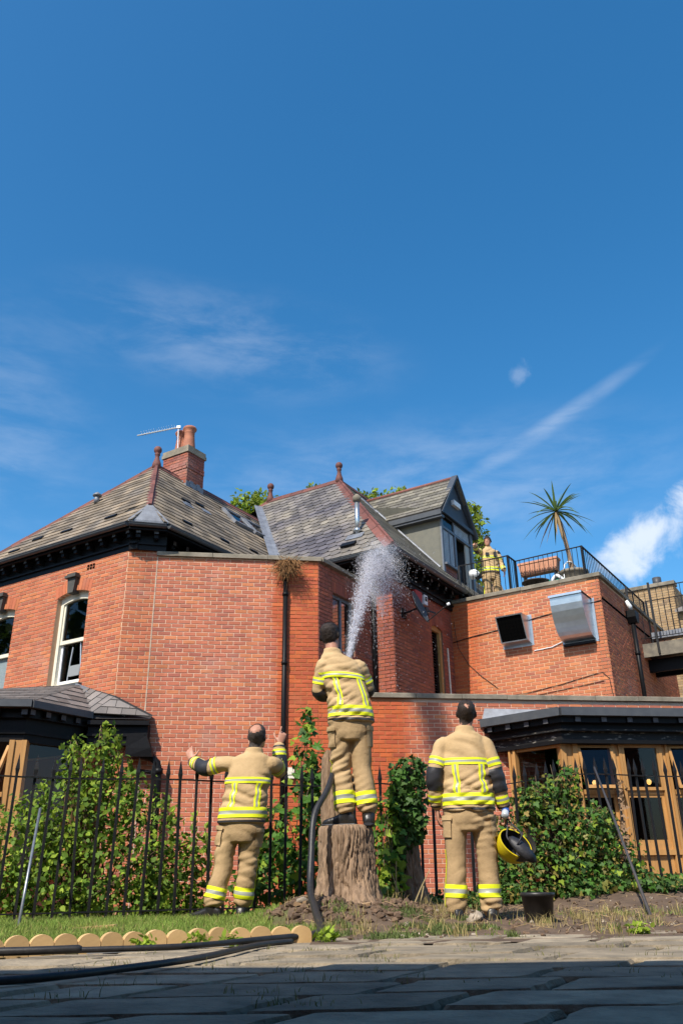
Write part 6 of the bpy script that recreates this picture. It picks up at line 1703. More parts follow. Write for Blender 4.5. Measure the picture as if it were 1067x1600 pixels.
# stick and pole leaning on it
mb = MB(); mb.tube([V(-2.448, 6.86, .0), V(-2.66, 7.62, .92)], .012, 8); o = part('metal_rod', mb, mat('grey_steel_rod', (.28, .30, .33), .4, metal=.6, nscale=20, namt=.6), None, True); tag(o, 'thin grey steel rod leaning on the fence at the far left', 'rod')
mb = MB(); mb.tube([V(2.52, 7.65, gz(2.52, 7.65)), V(2.725, 8.885, .76), V(2.93, 10.12, 1.49)], [.0145, .0135, .012], 8); o = part('leaning_pole', mb, mat('grey_weathered_pole', (.055, .052, .055), .7, nscale=20, namt=.5), None, True); tag(o, 'dark grey pole leaning from the soil against the right part of the fence', 'pole')

# ================================================================== bucket
bu = thing('bucket', 'black plastic plant pot standing on the soil beside the right-hand firefighter', 'bucket', (1.46, 7.0, 0))
M['plastic'] = mat('black_plastic', (.016, .016, .017), .42, nscale=18, namt=.35, col2=(.05, .045, .04))
mb = MB(); o_ = V(1.46, 7.0, gz(1.46, 7.0) - .01)
mb.lathe([(.095, 0), (.098, .004), (.122, .195), (.132, .197), (.134, .222), (.128, .224), (.118, .19), (.112, .12), (.05, .12)], o_, 36); part('body', mb, M['plastic'], bu, True)
mb = MB()
for i in range(40): rock(mb, o_ + V(random.uniform(-.06, .06), random.uniform(-.06, .06), .125), .018, 0, i)
part('soil_fill', mb, M['clod'], bu)

# ================================================================== hoses
M['hose'] = mat('black_rubber_hose', (.016, .016, .018), .45, nscale=30, namt=.4, col2=(.045, .042, .04), bump=.15)
def curve_pts(P, n=8):
    P = [Vector(p) for p in P]; out = []
    for i in range(len(P) - 1):
        p0 = P[max(i - 1, 0)]; p1 = P[i]; p2 = P[i + 1]; p3 = P[min(i + 2, len(P) - 1)]
        for j in range(n):
            t = j / n
            out.append(.5 * ((2 * p1) + (p2 - p0) * t + (2 * p0 - 5 * p1 + 4 * p2 - p3) * t * t + (3 * p1 - p0 - 3 * p2 + p3) * t ** 3))
    out.append(P[-1]); return out
hs_ = thing('fire_hose', 'black fire hose running from the nozzle down the stump and away left over the paving', 'hose', (-.2, 5.6, 0))
HOSE_TOP = V(0.02, 7.98, 2.02)
hp = [HOSE_TOP, V(.0, 7.86, 1.76), V(-.05, 7.76, 1.45), V(-.088, 7.62, 1.25), V(-.15, 7.34, 1.02), V(-.255, 7.16, .80), V(-.275, 7.02, .48), V(-.275, 6.86, .26), V(-.235, 6.55, .15), V(-.19, 6.15, .065), V(-.165, 5.75, .035), V(-.185, 5.48, .028), V(-.27, 5.28, .028), V(-.50, 5.04, .026), V(-.80, 4.66, .026), V(-1.22, 4.50, .026), V(-1.7, 4.42, .026), V(-2.6, 4.3, .026)]
mb = MB(); cp_ = curve_pts(hp); mb.tube(cp_, [.026 - .012 * sstep(5.9, 4.7, q.y) for q in cp_], 12); part('tube', mb, M['hose'], hs_, True)
h2 = MB(); h2.tube(curve_pts([V(-.30, 5.0, .02), V(-.46, 4.70, .022), V(-.62, 4.05, .022), V(-.82, 3.62, .022), V(-1.12, 3.22, .022), V(-1.7, 2.9, .022)]), .0135, 12)
o = part('hose', h2, M['hose'], None, True); tag(o, 'second black hose curving over the shaded paving to the lower left', 'hose')
h3 = MB(); h3.tube(curve_pts([V(-1.26, 4.42, .035), V(-1.45, 4.36, .034), V(-1.75, 4.30, .034), V(-2.4, 4.2, .034)]), [.012] + [.019] * 24, 12)
o = part('hose_end', h3, M['hose'], None, True); tag(o, 'thick black hose end lying on the paving beside the edging at far left', 'hose')
# nozzle
nz = MB(); nd = V(.05, .55, .83).normalized(); n0 = HOSE_TOP
nz.tube([n0 - nd * .04, n0 + nd * .06, n0 + nd * .07, n0 + nd * .20, n0 + nd * .26, n0 + nd * .30], [.028, .030, .042, .036, .03, .034], 14)
part('nozzle', nz, M['black'], hs_, True)
nz = MB(); nz.tube([n0 + nd * .02 - V(0, .02, .02), n0 + nd * .0 + V(0, -.05, -.12)], .017, 8); part('handle', nz, M['hose'], hs_, True)

# ================================================================== things on the roof terrace
pl = thing('window_box', 'long terracotta planter trough on the terrace behind the railing', 'planter', TP(1.95, 6.9, -.9))
M['terra'] = mat('peach_terracotta', (.52, .25, .15), .8, nscale=6, namt=.4, col2=(.42, .2, .13), bump=.1)
b0 = T0 + AT * 1.37 + BT * .98; 
mb = MB(); u = AT; lo = [b0 + Z * 6.93 + u * .03 + BT * .03, b0 + Z * 6.93 + u * .92 + BT * .03, b0 + Z * 6.93 + u * .92 + BT * .22, b0 + Z * 6.93 + u * .03 + BT * .22]
hi = [b0 + Z * 7.20, b0 + Z * 7.20 + u * .95, b0 + Z * 7.20 + u * .95 + BT * .25, b0 + Z * 7.20 + BT * .25]
mb.add(lo + hi, [(3, 2, 1, 0), (0, 1, 5, 4), (1, 2, 6, 5), (2, 3, 7, 6), (3, 0, 4, 7), (4, 5, 6, 7)])
part('trough', mb, M['terra'], pl)
mb = MB(); mb.box(b0 - u * .015 - BT * .015 + Z * 7.20, u * .98, BT * .28, Z * .05); part('rim', mb, M['terra'], pl)
mb = MB()
for i in range(14): mb.box(b0 + u * (.05 + i * .065) - BT * .003 + Z * 6.96, u * .03, BT * .02, Z * .22)
part('ribs', mb, M['terra'], pl)
mb = MB(); 
for q in (.08, .84): mb.box(b0 + u * q + BT * .05 + Z * 6.22, u * .04, BT * .04, Z * .71); mb.box(b0 + u * q + BT * .17 + Z * 6.22, u * .04, BT * .04, Z * .71)
part('stand', mb, M['iron'], pl)
tb = thing('bistro_table', 'small round dark table on the terrace below the planter trough', 'table', T0 + AT * 2.0 + BT * .75 + Z * 6.22)
mb = MB(); tc_ = T0 + AT * 1.80 + BT * .88
mb.lathe([(.005, 6.64), (.30, 6.64), (.33, 6.65), (.33, 6.67), (.02, 6.68)], tc_, 24); part('tabletop', mb, M['straw'] if False else mat('brown_black_table', (.045, .035, .03), .5), tb, True)
mb = MB(); mb.tube([tc_ + Z * 6.22, tc_ + Z * 6.64], .022, 8); mb.lathe([(.2, 6.22), (.2, 6.235), (.03, 6.26)], tc_, 16); part('pedestal', mb, M['iron'], tb, True)
ch = thing('garden_chair', 'green and white garden chair behind the terrace railing beside the palm', 'chair', T0 + AT * 2.6 + BT * .8 + Z * 6.22)
M['green_pl'] = mat('green_plastic', (.015, .23, .14), .4)
c0 = T0 + AT * 2.10 + BT * .86
mb = MB(); mb.box(c0 + Z * 6.62, AT * .44, BT * .44, Z * .03); part('seat', mb, M['green_pl'], ch)
mb = MB(); mb.box(c0 + AT * .02 + BT * .44 + Z * 6.62, AT * .40, BT * .03 , Z * .25); part('backrest', mb, M['green_pl'], ch)
mb = MB(); mb.tube(curve_pts([c0 + AT * .42 + Z * 6.24, c0 + AT * .40 + Z * 6.75, c0 + AT * .44 + BT * .05 + Z * 6.98, c0 + AT * .52 + BT * .2 + Z * 7.06, c0 + AT * .56 + BT * .42 + Z * 7.0]), .018, 8); part('armrest', mb, M['white2'], ch, True)
mb = MB(); mb.tube(curve_pts([c0 + AT * .02 + Z * 6.50, c0 + AT * .22 - BT * .02 + Z * 6.72, c0 + AT * .42 + Z * 6.50]), .04, 8); part('front_rail', mb, M['white2'], ch, True)
for x_, y_ in ((.03, .03), (.41, .03), (.03, .41), (.41, .41)):
    mb = MB(); mb.box(c0 + AT * (x_ - .015) + BT * (y_ - .015) + Z * 6.22, AT * .03, BT * .03, Z * .40); part('leg', mb, M['green_pl'], ch)
# cordyline palm in a round tub
tubp = T0 + AT * 2.62 + BT * 1.14
tu = MB(); tu.lathe([(.24, 6.22), (.27, 6.5), (.33, 6.75), (.36, 6.76), (.36, 6.82), (.33, 6.83), (.30, 6.74)], tubp, 24)
o = part('plant_tub', tu, M['stone'], None, True); tag(o, 'round grey stone tub holding the palm at the terrace corner', 'plant tub')
pm = thing('cordyline_palm', 'spiky palm-like cordyline with a bare leaning trunk on the roof terrace', 'palm', tubp + Z * 6.75)
hd = tubp + V(-.20, .05, 8.36)
mb = MB(); mb.tube(curve_pts([tubp + Z * 6.7, tubp + V(-.03, 0, 7.2), tubp + V(-.10, .02, 7.8), hd]), [.06, .058, .056, .055, .053, .05, .05, .05, .05, .05, .05, .05, .05, .05, .05, .05, .055, .055, .055, .055, .055, .055, .055, .055, .055], 10); part('trunk', mb, M['bark'], pm, True)
M['cord'] = mat('cordyline_leaf', (.10, .165, .045), .5, vary=.35, transl=.3); M['cord_dry'] = mat('dead_palm_leaf', (.26, .18, .09), .8, vary=.3, transl=.2)
rp = random.Random(8)
for i in range(60):
    dry = i >= 51
    az = rp.uniform(0, 6.283); el = math.asin(rp.uniform(-.55, 1)) if not dry else rp.uniform(-1.3, -.9)
    ln = rp.uniform(.60, 1.02) * (1.0 if el < .9 else .85); w = rp.uniform(.020, .032)
    d0 = V(math.cos(az) * math.cos(el), math.sin(az) * math.cos(el), math.sin(el)); sag = .55 * max(0, math.cos(el)) ** 1.5 * rp.uniform(.3, 1.0)
    pts = [hd + d0 * ln * t - Z * sag * ln * t ** 2.4 + V(0, 0, .05) for t in (0, .15, .35, .55, .75, .9, 1.0)]
    sd = d0.cross(Z); sd = sd.normalized() if sd.length > .1 else V(1, 0, 0); nn_ = sd.cross(d0).normalized()
    ws = [.4, .8, 1.0, .95, .7, .35, .03]; mb = MB(); vs = []
    for p, q in zip(pts, ws): vs += [p - sd * w * q + nn_ * w * q * .45, p - nn_ * .0, p + sd * w * q + nn_ * w * q * .45]
    mb.add(vs, [(3 * k + j, 3 * k + j + 1, 3 * k + j + 4, 3 * k + j + 3) for k in range(6) for j in range(2)])
    part('leaf', mb, M['cord_dry'] if dry else M['cord'], pm, True)
# ================================================================== PEOPLE
M['skin'] = mat('skin', (0.44, 0.225, 0.150), .5, nscale=30, namt=.35, col2=(0.36, 0.155, 0.105), bump=.1, bscale=90)
M['hair'] = mat('dark_brown_hair', (0.018, 0.011, 0.008), .6, nscale=60, namt=.6, col2=(.05, .032, .022), bump=.9, bscale=140, stretch=(1, 1, .35))
M['hair_thin'] = mat('greying_hair', (0.040, 0.030, 0.026), .6, nscale=60, namt=.6, col2=(.10, .085, .075), bump=.9, bscale=140)
M['khaki'] = mat('tan_fire_kit_cloth', (0.51, 0.355, 0.185), .88, nscale=5, namt=.7, col2=(0.39, 0.265, 0.13), bump=.45, bscale=34, detail=6, bdist=.01)
M['khaki_d'] = mat('tan_fire_trousers', (0.45, 0.31, 0.16), .9, nscale=5, namt=.8, col2=(0.30, 0.205, 0.105), bump=.5, bscale=30, detail=6, bdist=.01)
M['hivis'] = mat('fluorescent_yellow_tape', (0.80, 0.86, 0.02), .6, nscale=14, namt=.3, col2=(0.68, 0.72, 0.02), bump=.15, bscale=30)
M['silver'] = mat('grey_reflective_tape', (0.33, 0.34, 0.30), .45, nscale=18, namt=.3, col2=(.26, .26, .2))
M['kitblack'] = mat('black_kit_leather', (0.022, 0.022, 0.026), .5, nscale=16, namt=.4, col2=(.045, .045, .05), bump=.4, bscale=25)
M['boot'] = mat('black_boot_leather', (0.014, 0.014, 0.015), .32, nscale=14, namt=.35, col2=(.045, .038, .03), bump=.15)
M['eye'] = mat('dark_eye', (.02, .015, .012), .2)
M['lip'] = mat('lip', (.34, .12, .09), .5)

def remesh_obj(name, mb, mt, voxel, smooth=3, wr=None):
    me = mb.mesh(name + '_raw', mt); o = bpy.data.objects.new(name + '_tmp', me); C.objects.link(o)
    md = o.modifiers.new('r', 'REMESH'); md.mode = 'VOXEL'; md.voxel_size = voxel; md.adaptivity = 0
    if smooth:
        ms = o.modifiers.new('s', 'SMOOTH'); ms.factor = .5; ms.iterations = smooth
    bpy.context.view_layer.update()
    dg = bpy.context.evaluated_depsgraph_get(); ev = o.evaluated_get(dg)
    nm = bpy.data.meshes.new_from_object(ev); nm.name = name
    bpy.data.objects.remove(o); bpy.data.meshes.remove(me)
    nm.materials.clear(); nm.materials.append(mt)
    if wr:
        n = len(nm.vertices); co = np.empty(n * 3, np.float32); nm.vertices.foreach_get('co', co); co = co.reshape(-1, 3)
        nr = np.empty(n * 3, np.float32); nm.vertex_normals.foreach_get('vector', nr) if hasattr(nm, 'vertex_normals') else None
        nr = nr.reshape(-1, 3)
        d = np.array([wr(Vector(p)) for p in co], np.float32)
        nm.vertices.foreach_set('co', (co + nr * d[:, None]).astype(np.float32).ravel())
    nm.polygons.foreach_set('use_smooth', [True] * len(nm.polygons)); nm.update()
    return nm
def bvh_of(me):
    return BVHTree.FromPolygons([v.co.copy() for v in me.vertices], [tuple(p.vertices) for p in me.polygons])
def limb(mb, pts, n=16):
    """tapered limb through (point, radius) with smooth interpolation"""
    P = [Vector(p) for p, r in pts]; Rr = [r for p, r in pts]; out = []; rad = []
    for i in range(len(P) - 1):
        p0 = P[max(i - 1, 0)]; p1 = P[i]; p2 = P[i + 1]; p3 = P[min(i + 2, len(P) - 1)]
        for j in range(5):
            t = j / 5
            out.append(.5 * ((2 * p1) + (p2 - p0) * t + (2 * p0 - 5 * p1 + 4 * p2 - p3) * t * t + (3 * p1 - p0 - 3 * p2 + p3) * t ** 3)); rad.append(Rr[i] * (1 - t) + Rr[i + 1] * t)
    out.append(P[-1]); rad.append(Rr[-1])
    # rounded ends
    e = (out[-1] - out[-2]).normalized(); out += [out[-1] + e * rad[-1] * .6, out[-1] + e * rad[-1] * .95]; rad += [rad[-1] * .8, rad[-1] * .3]
    e = (out[0] - out[1]).normalized(); out = [out[0] + e * rad[0] * .95, out[0] + e * rad[0] * .6] + out; rad = [rad[0] * .3, rad[0] * .8] + rad
    mb.tube(out, rad, n)
def hand(mb, w, d, nb, side, curl=(.35, .4, .45, .5), idx=None, thumb=.5, s=1.0):
    """w wrist, d pointing direction, nb normal of the back of the hand, side = direction towards the thumb"""
    d = Vector(d).normalized(); nb = Vector(nb); nb = (nb - d * nb.dot(d)).normalized()
    sd = Vector(side); sd = (sd - d * sd.dot(d) - nb * sd.dot(nb)).normalized(); w = Vector(w)
    rg = []
    for t, hw, ht in ((-.02, .026, .020), (.0, .028, .020), (.03, .036, .018), (.065, .041, .016), (.092, .040, .0135), (.102, .034, .008)):
        rg.append((w + d * t * s, sd * hw * s, nb * ht * s))
    mb.rings(rg, 16)
    for k, (off, ln) in enumerate(((.030, .070), (.010, .080), (-.011, .074), (-.030, .058))):
        c = curl[k] if idx is None or k else idx
        p = w + d * .085 * s + sd * off * s; a = c * .6; pts = [(p - d * .02 * s, .0095 * s)]
        dirv = d + sd * (off * 2.2)
        for f in (.46, .31, .23):
            v = (dirv.normalized() * math.cos(a) - nb * math.sin(a)); p = p + v * ln * f * s * 1.05; pts.append((p, .0088 * s if f > .25 else .0075 * s)); a += c
        limb(mb, pts, 8)
    p = w + d * .022 * s + sd * .028 * s; v = (d * .55 + sd * .75 - nb * .25 * (1 + thumb)).normalized()
    pts = [(p - v * .02 * s, .013 * s), (p + v * .038 * s, .0115 * s)]
    v2 = (v * .8 + d * .45 - nb * .3 * thumb).normalized(); pts.append((p + v * .038 * s + v2 * .03 * s, .0095 * s)); pts.append((p + v * .038 * s + v2 * .052 * s, .008 * s))
    limb(mb, pts, 8)

def person(label, loc, rotz, J, hands, hair='full', seed=0, thin=None, bands=True, side_strip='L', scale=1.0, hairmat=None, group='firefighters'):
    g = lambda k: Vector(J[k])
    t = thing('person', label, 'person', loc, rotz, group)
    t.scale = (scale,) * 3
    sx = (g('shR') - g('shL')).normalized(); hx = (g('hipR') - g('hipL')).normalized()
    # ---------------- head frame
    hf = g('face').normalized(); hc = g('head'); hu = g('up') if 'up' in J else Z
    hu = (hu - hf * hu.dot(hf)).normalized(); hr = hf.cross(hu)
    def HP(x, y, z): return hc + hr * x + hf * y + hu * z
    body = MB()
    rg = []
    for z, hw, yc, hd in ((-.122, .018, .060, .016), (-.116, .034, .056, .030), (-.098, .050, .036, .056), (-.07, .060, .020, .078), (-.04, .066, .010, .088), (0, .072, .003, .095), (.04, .076, -.002, .099), (.075, .071, -.004, .094), (.10, .055, -.005, .074), (.116, .030, -.005, .042), (.121, .008, -.005, .01)):
        rg.append((HP(0, yc, z), hr * hw, hf * hd))
    body.rings(rg, 24)
    body.rings([(HP(0, .088, .030), hr * .010, hu * .004), (HP(0, .100, .010), hr * .012, hu * .010), (HP(0, .116, -.022), hr * .016, hu * .014), (HP(0, .100, -.034), hr * .015, hu * .008)], 10)      # nose
    body.rings([(HP(-.05, .074, .036), hu * .012, hf * .016), (HP(0, .088, .038), hu * .012, hf * .014), (HP(.05, .074, .036), hu * .012, hf * .016)], 10)                                                 # brow
    for q in (-1, 1):
        body.rings([(HP(q * .070, -.006, -.005), hf * .020, hu * .032), (HP(q * .083, -.012, -.002), hf * .018, hu * .030), (HP(q * .088, -.016, 0), hf * .012, hu * .022)], 12)                              # ear
    limb(body, [(g('neck') - Z * .06, .066), (g('neck').lerp(hc, .35), .060), (HP(0, -.012, -.05), .062)], 14)
    # torso and limbs under the clothes
    body.rings([(g('pelvis') - Z * .10, hx * .12, V(0, .08, 0)), (g('pelvis'), hx * .15, V(0, .10, 0)), (g('waist'), hx * .13, V(0, .09, 0)), (g('chest'), sx * .15, V(0, .10, 0)), (g('shL').lerp(g('shR'), .5) - Z * .03, sx * .13, V(0, .075, 0)), (g('neck') - Z * .02, sx * .07, V(0, .06, 0))], 18)
    for s in 'LR':
        limb(body, [(g('sh' + s).lerp(g('chest'), .45), .045), (g('sh' + s).lerp(g('el' + s), .15), .042), (g('el' + s), .040), (g('wr' + s), .029)], 10)
        limb(body, [(g('hip' + s) + Z * .03, .085), (g('kn' + s), .052), (g('an' + s), .040)], 10)
        fd_ = g('foot' + s).normalized(); a = g('an' + s)
        limb(body, [(a - fd_ * .03 - Z * .03, .035), (a + fd_ * .10 - Z * .045, .032)], 8)
        h = hands[s]; hand(body, g('wr' + s) + Vector(h['d']).normalized() * .02, h['d'], h['n'], h['s'], h.get('curl', (.35, .4, .45, .5)), h.get('idx'), h.get('thumb', .5), 1.02)
    part_me = remesh_obj('body', body, M['skin'], .0062, 2)
    put('body', part_me, t, None, None, False)
    # eyes and mouth
    e = MB()
    for q in (-1, 1): e.rings([(HP(q * .031, .089, .018), hr * .004, hu * .002), (HP(q * .031, .0915, .018), hr * .011, hu * .0045), (HP(q * .031, .0935, .018), hr * .006, hu * .003)], 10)
    part('eyes', e, M['eye'], t, True, False)
    e = MB(); e.rings([(HP(-.022, .084, -.062), hu * .003, hf * .006), (HP(0, .095, -.062), hu * .006, hf * .008), (HP(.022, .084, -.062), hu * .003, hf * .006)], 8); part('mouth', e, M['lip'], t, True, False)
    # hair: a close cap over the skull down to the hairline
    hb = MB(); na, ne = 44, 22; grid = {}; hbv = bvh_of(part_me)
    for i in range(na):
        az = 2 * math.pi * i / na                       # 0 = forward
        fwdness = math.cos(az)
        lo = .46 if fwdness > .75 else (.46 + (-.62 - .46) * ((.75 - fwdness) / 1.35) ** .8 if fwdness > -.6 else -.62)
        for j in range(ne + 1):
            el = lo + (math.pi / 2 - lo) * j / ne
            dv = V(math.sin(az) * math.cos(el), math.cos(az) * math.cos(el), math.sin(el))
            hit = hbv.ray_cast(hc, (hr * dv.x + hf * dv.y + hu * dv.z).normalized(), .3); rr = (hit[0] - hc).length if hit[0] is not None else .1
            k = mnoise.noise((dv.x * 5 + seed, dv.y * 5, dv.z * 5)) * .006 + mnoise.noise((dv.x * 16, dv.y * 16 + seed, dv.z * 9)) * .0045
            th_ = (.013 if hair == 'full' else .0045) * min(1, j / 3 + .25)
            p = dv * (rr + th_ + max(-th_ * .6, k * (1 if hair == 'full' else .4)))
            grid[i, j] = (HP(p.x, p.y, p.z), dv)
    vs = []; ids = {}
    for k_, (p, dv) in grid.items(): ids[k_] = len(vs); vs.append(p)
    fs = []
    for i in range(na):
        for j in range(ne):
            q = [(i, j), ((i + 1) % na, j), ((i + 1) % na, j + 1), (i, j + 1)]
            if thin:
                dv = sum((grid[a][1] for a in q), Vector()) / 4
                an = dv.normalized().angle(Vector(thin[0]).normalized())
                if an + .09 * mnoise.noise((dv.x * 9, dv.y * 9, dv.z * 9 + seed)) < thin[1]: continue
            fs.append(tuple(ids[a] for a in reversed(q)))
    hb.add(vs, fs)
    # single strands standing off the cap
    rs = random.Random(seed * 7 + 1); quads = [f for f in fs]
    nst = 1500 if hair == 'full' else 900
    for _ in range(nst):
        f = rs.choice(quads); c_ = sum((vs[q] for q in f), Vector()) / 4 + V(rs.gauss(0, .004), rs.gauss(0, .004), rs.gauss(0, .004))
        o_ = (c_ - hc).normalized(); dn = (hf * -.35 - hu * .6 + V(rs.gauss(0, .35), rs.gauss(0, .35), rs.gauss(0, .35))); dn = (dn - o_ * dn.dot(o_)).normalized()
        ln = (.022 if hair == 'full' else .010) * rs.uniform(.6, 1.3); w_ = o_.cross(dn).normalized() * .0013; b_ = c_ - o_ * .003
        hb.add([b_ - w_, b_ + w_, b_ + dn * ln + o_ * (.008 if hair == 'full' else .004)], [(0, 1, 2)])
    part('hair', hb, hairmat or M['hair'], t, True, False)
    # ---------------- jacket
    spine = [(g('pelvis') - (g('waist') - g('pelvis')).normalized() * .10, hx), (g('pelvis'), hx), (g('waist'), hx.lerp(sx, .35).normalized()), (g('chest'), sx), (g('shL').lerp(g('shR'), .5), sx), (g('neck') - Z * .012, sx)]
    pw = J.get('bw', 1.0)
    prof = [(.222 * pw, .152), (.218 * pw, .150), (.205 * pw, .140), (.208 * pw, .138), (.188 * pw, .116), (.086, .082)]
    jk = MB(); rg = []
    def fy(x): return V(-x.y, x.x, 0).normalized()
    for i in range(len(spine) - 1):
        for j in range(4):
            tt = j / 4; c = spine[i][0].lerp(spine[i + 1][0], tt); x = spine[i][1].lerp(spine[i + 1][1], tt).normalized()
            hw = prof[i][0] * (1 - tt) + prof[i + 1][0] * tt; hd = prof[i][1] * (1 - tt) + prof[i + 1][1] * tt
            if i == 4: hw = prof[5][0] + (prof[4][0] - prof[5][0]) * (1 - tt ** 2.1); hd = prof[5][1] + (prof[4][1] - prof[5][1]) * (1 - tt ** 1.6)
            rg.append((c, x * hw, fy(x) * hd))
    rg.append((spine[-1][0], spine[-1][1] * .084, fy(sx) * .080))
    jk.rings(rg, 28, ex=.86)
    nk = g('neck')
    cdir = (hc - nk).normalized()
    jk.rings([(nk - Z * .05, sx * .10, fy(sx) * .092), (nk + cdir * .01, sx * .086, fy(sx) * .082), (nk + cdir * .036, sx * .078, fy(sx) * .078)], 20)
    for s in 'LR':
        q = g('sh' + s); e_ = g('el' + s); w = g('wr' + s)
        limb(jk, [(q.lerp(g('chest'), .30), .074), (q - Z * .026, .074), (q.lerp(e_, .5), .075), (e_, .070), (e_.lerp(w, .5), .068), (w - (w - e_).normalized() * .02, .058)], 18)
    ctr_x = (g('chest').x + g('pelvis').x) / 2
    def arm_(p): return 1 - .6 * sstep(.19, .25, abs(p.x - ctr_x))
    def wr_j(p):
        # gathered folds: warped waves running across the cloth, present only in patches
        wp_ = mnoise.noise((p.x * 2.4 + seed, p.y * 2.4, p.z * 2.6)); k2 = mnoise.noise((p.x * 3.1, p.y * 3.1 + seed, p.z * 3.4))
        f1 = math.sin(p.z * 52 + p.x * 20 + 7.0 * wp_); f2 = math.sin(p.z * 95 - p.x * 42 + 8.0 * k2)
        low = 1 - sstep(g('chest').z - .02, g('chest').z + .14, p.z) * .6
        m1 = sstep(-.25, .25, k2); m2 = sstep(-.15, .3, wp_)
        return low * arm_(p) * (.0090 * m1 * (f1 - .45 * f1 * f1) + .0055 * m2 * (f2 - .4 * f2 * f2)) + .006 * wp_
    jme = remesh_obj('jacket', jk, M['khaki'], .0085, 5, wr_j)
    jo = put('jacket', jme, t, None, None, False); jb = bvh_of(jme)
    # ---------------- trousers
    tr = MB()
    tr.rings([(g('waist'), hx * .185, fy(hx) * .130), (g('pelvis') + Z * .03, hx * .200, fy(hx) * .142), (g('hipL').lerp(g('hipR'), .5) - Z * .06, hx * .200, fy(hx) * .142), (g('hipL').lerp(g('hipR'), .5) - Z * .17, hx * .18, fy(hx) * .132), (g('hipL').lerp(g('hipR'), .5) - Z * .235, hx * .13, fy(hx) * .115)], 24, ex=.9)
    for s in 'LR':
        h_, k_, a_ = g('hip' + s), g('kn' + s), g('an' + s)
        limb(tr, [(h_ - Z * .02, .104), (h_.lerp(k_, .45), .101), (k_ + Z * .05, .088), (k_ - Z * .05, .083), (k_.lerp(a_, .5), .085), (k_.lerp(a_, .82), .090), (a_ + Z * J.get('cuff', .02), J.get('cuff_r', .086))], 20)
    def wr_t(p):
        wp_ = mnoise.noise((p.x * 2.6 + seed, p.y * 2.6, p.z * 2.2)); k2 = mnoise.noise((p.x * 3.4, p.y * 3.4 + seed, p.z * 3.0))
        f1 = math.sin(p.z * 58 + abs(p.x) * 26 + 6.5 * wp_); f2 = math.sin(p.z * 112 - p.x * 30 + 7.0 * k2)
        lowz = .55 + 1.0 * (1 - sstep(.10, .26, p.z)) + .8 * math.exp(-((p.z - .50) / .10) ** 2) + .6 * math.exp(-((p.z - .76) / .07) ** 2)
        m1 = sstep(-.2, .3, k2); m2 = sstep(-.1, .35, wp_)
        return min(lowz, 1.4) * (.0066 * m1 * (f1 - .4 * f1 * f1) + .004 * m2 * f2) + .007 * wp_
    tme = remesh_obj('trousers', tr, M['khaki_d'], .0085, 4, wr_t)
    to = put('trousers', tme, t, None, None, False); tb_ = bvh_of(tme)
    # ---------------- taped bands, laid on the finished cloth by casting outwards from the limb axis
    def patch(bv, ax, xd, yd, t0, t1, th0, th1, nt, nth, off, maxd, rowm=None, colm=None):
        """ax(t) axis point; rows t0..t1, columns th0..th1 (degrees from xd to yd)"""
        mb = MB(); G = []
        for i in range(nt + 1):
            row = []
            for j in range(nth + 1):
                tt = t0 + (t1 - t0) * i / nt; a = R(th0 + (th1 - th0) * j / nth)
                dv = xd * math.cos(a) + yd * math.sin(a); o = ax(tt)
                hit = bv.ray_cast(o, dv, maxd)
                row.append(None if hit[0] is None else hit[0] + dv * off)
            G.append(row)
        for i in range(nt):
            for j in range(nth):
                q = [G[i][j], G[i][j + 1], G[i + 1][j + 1], G[i + 1][j]]
                if any(p is None for p in q): continue
                if max((q[a] - q[(a + 1) % 4]).length for a in range(4)) > .07: continue
                n_ = (q[1] - q[0]).cross(q[2] - q[0]); cen = sum(q, Vector()) / 4; f = (0, 1, 2, 3)
                if n_.dot(cen - ax((t0 + t1) / 2)) < 0: f = (3, 2, 1, 0)
                mi = rowm[i * len(rowm) // nt] if rowm else (colm[j * len(colm) // nth] if colm else 0)
                mb.add(q, [f], mi)
        return mb
    YS = [M['hivis'], M['silver']]
    def spt(z):           # spine point at height fraction 0..1 from hem to neck, by polyline length
        L_ = [(spine[i + 1][0] - spine[i][0]).length for i in range(5)]; T = z * sum(L_)
        for i in range(5):
            if T <= L_[i]: return spine[i][0].lerp(spine[i + 1][0], T / L_[i])
            T -= L_[i]
        return spine[-1][0]
    yx = fy(sx)
    def smooth_add(nm, mb, mats, par):
        if mb.v:
            # weld the grid so the tape shades smoothly
            me = mb.mesh(nm, mats, True); bm = bmesh.new(); bm.from_mesh(me); bmesh.ops.remove_doubles(bm, verts=bm.verts, dist=1e-5); bm.to_mesh(me); bm.free()
            put(nm, me, par, None, None, False)
    hb_, cb_ = J.get('hem_band', (.075, .215)), J.get('chest_band', (.56, .645))
    smooth_add('reflective_band', patch(jb, spt, hx, fy(hx), hb_[0], hb_[1], -180, 180, 9, 64, .006, .30, [0, 1, 0]), YS, jo)
    for th in ((-172, -8), (8, 172)):
        smooth_add('reflective_band', patch(jb, spt, sx, yx, cb_[0], cb_[1], th[0], th[1], 9, 44, .006, .245, [0, 1, 0]), YS, jo)
    for c0 in (-129, -46):
        smooth_add('reflective_strap', patch(jb, spt, sx, yx, hb_[1], cb_[0], c0 - 9, c0 + 9, 12, 6, .005, .26, None, [0, 1, 0]), YS, jo)
    smooth_add('hem_trim', patch(jb, spt, hx, fy(hx), .012, .040, -180, 180, 2, 64, .004, .30), [M['kitblack']], jo)
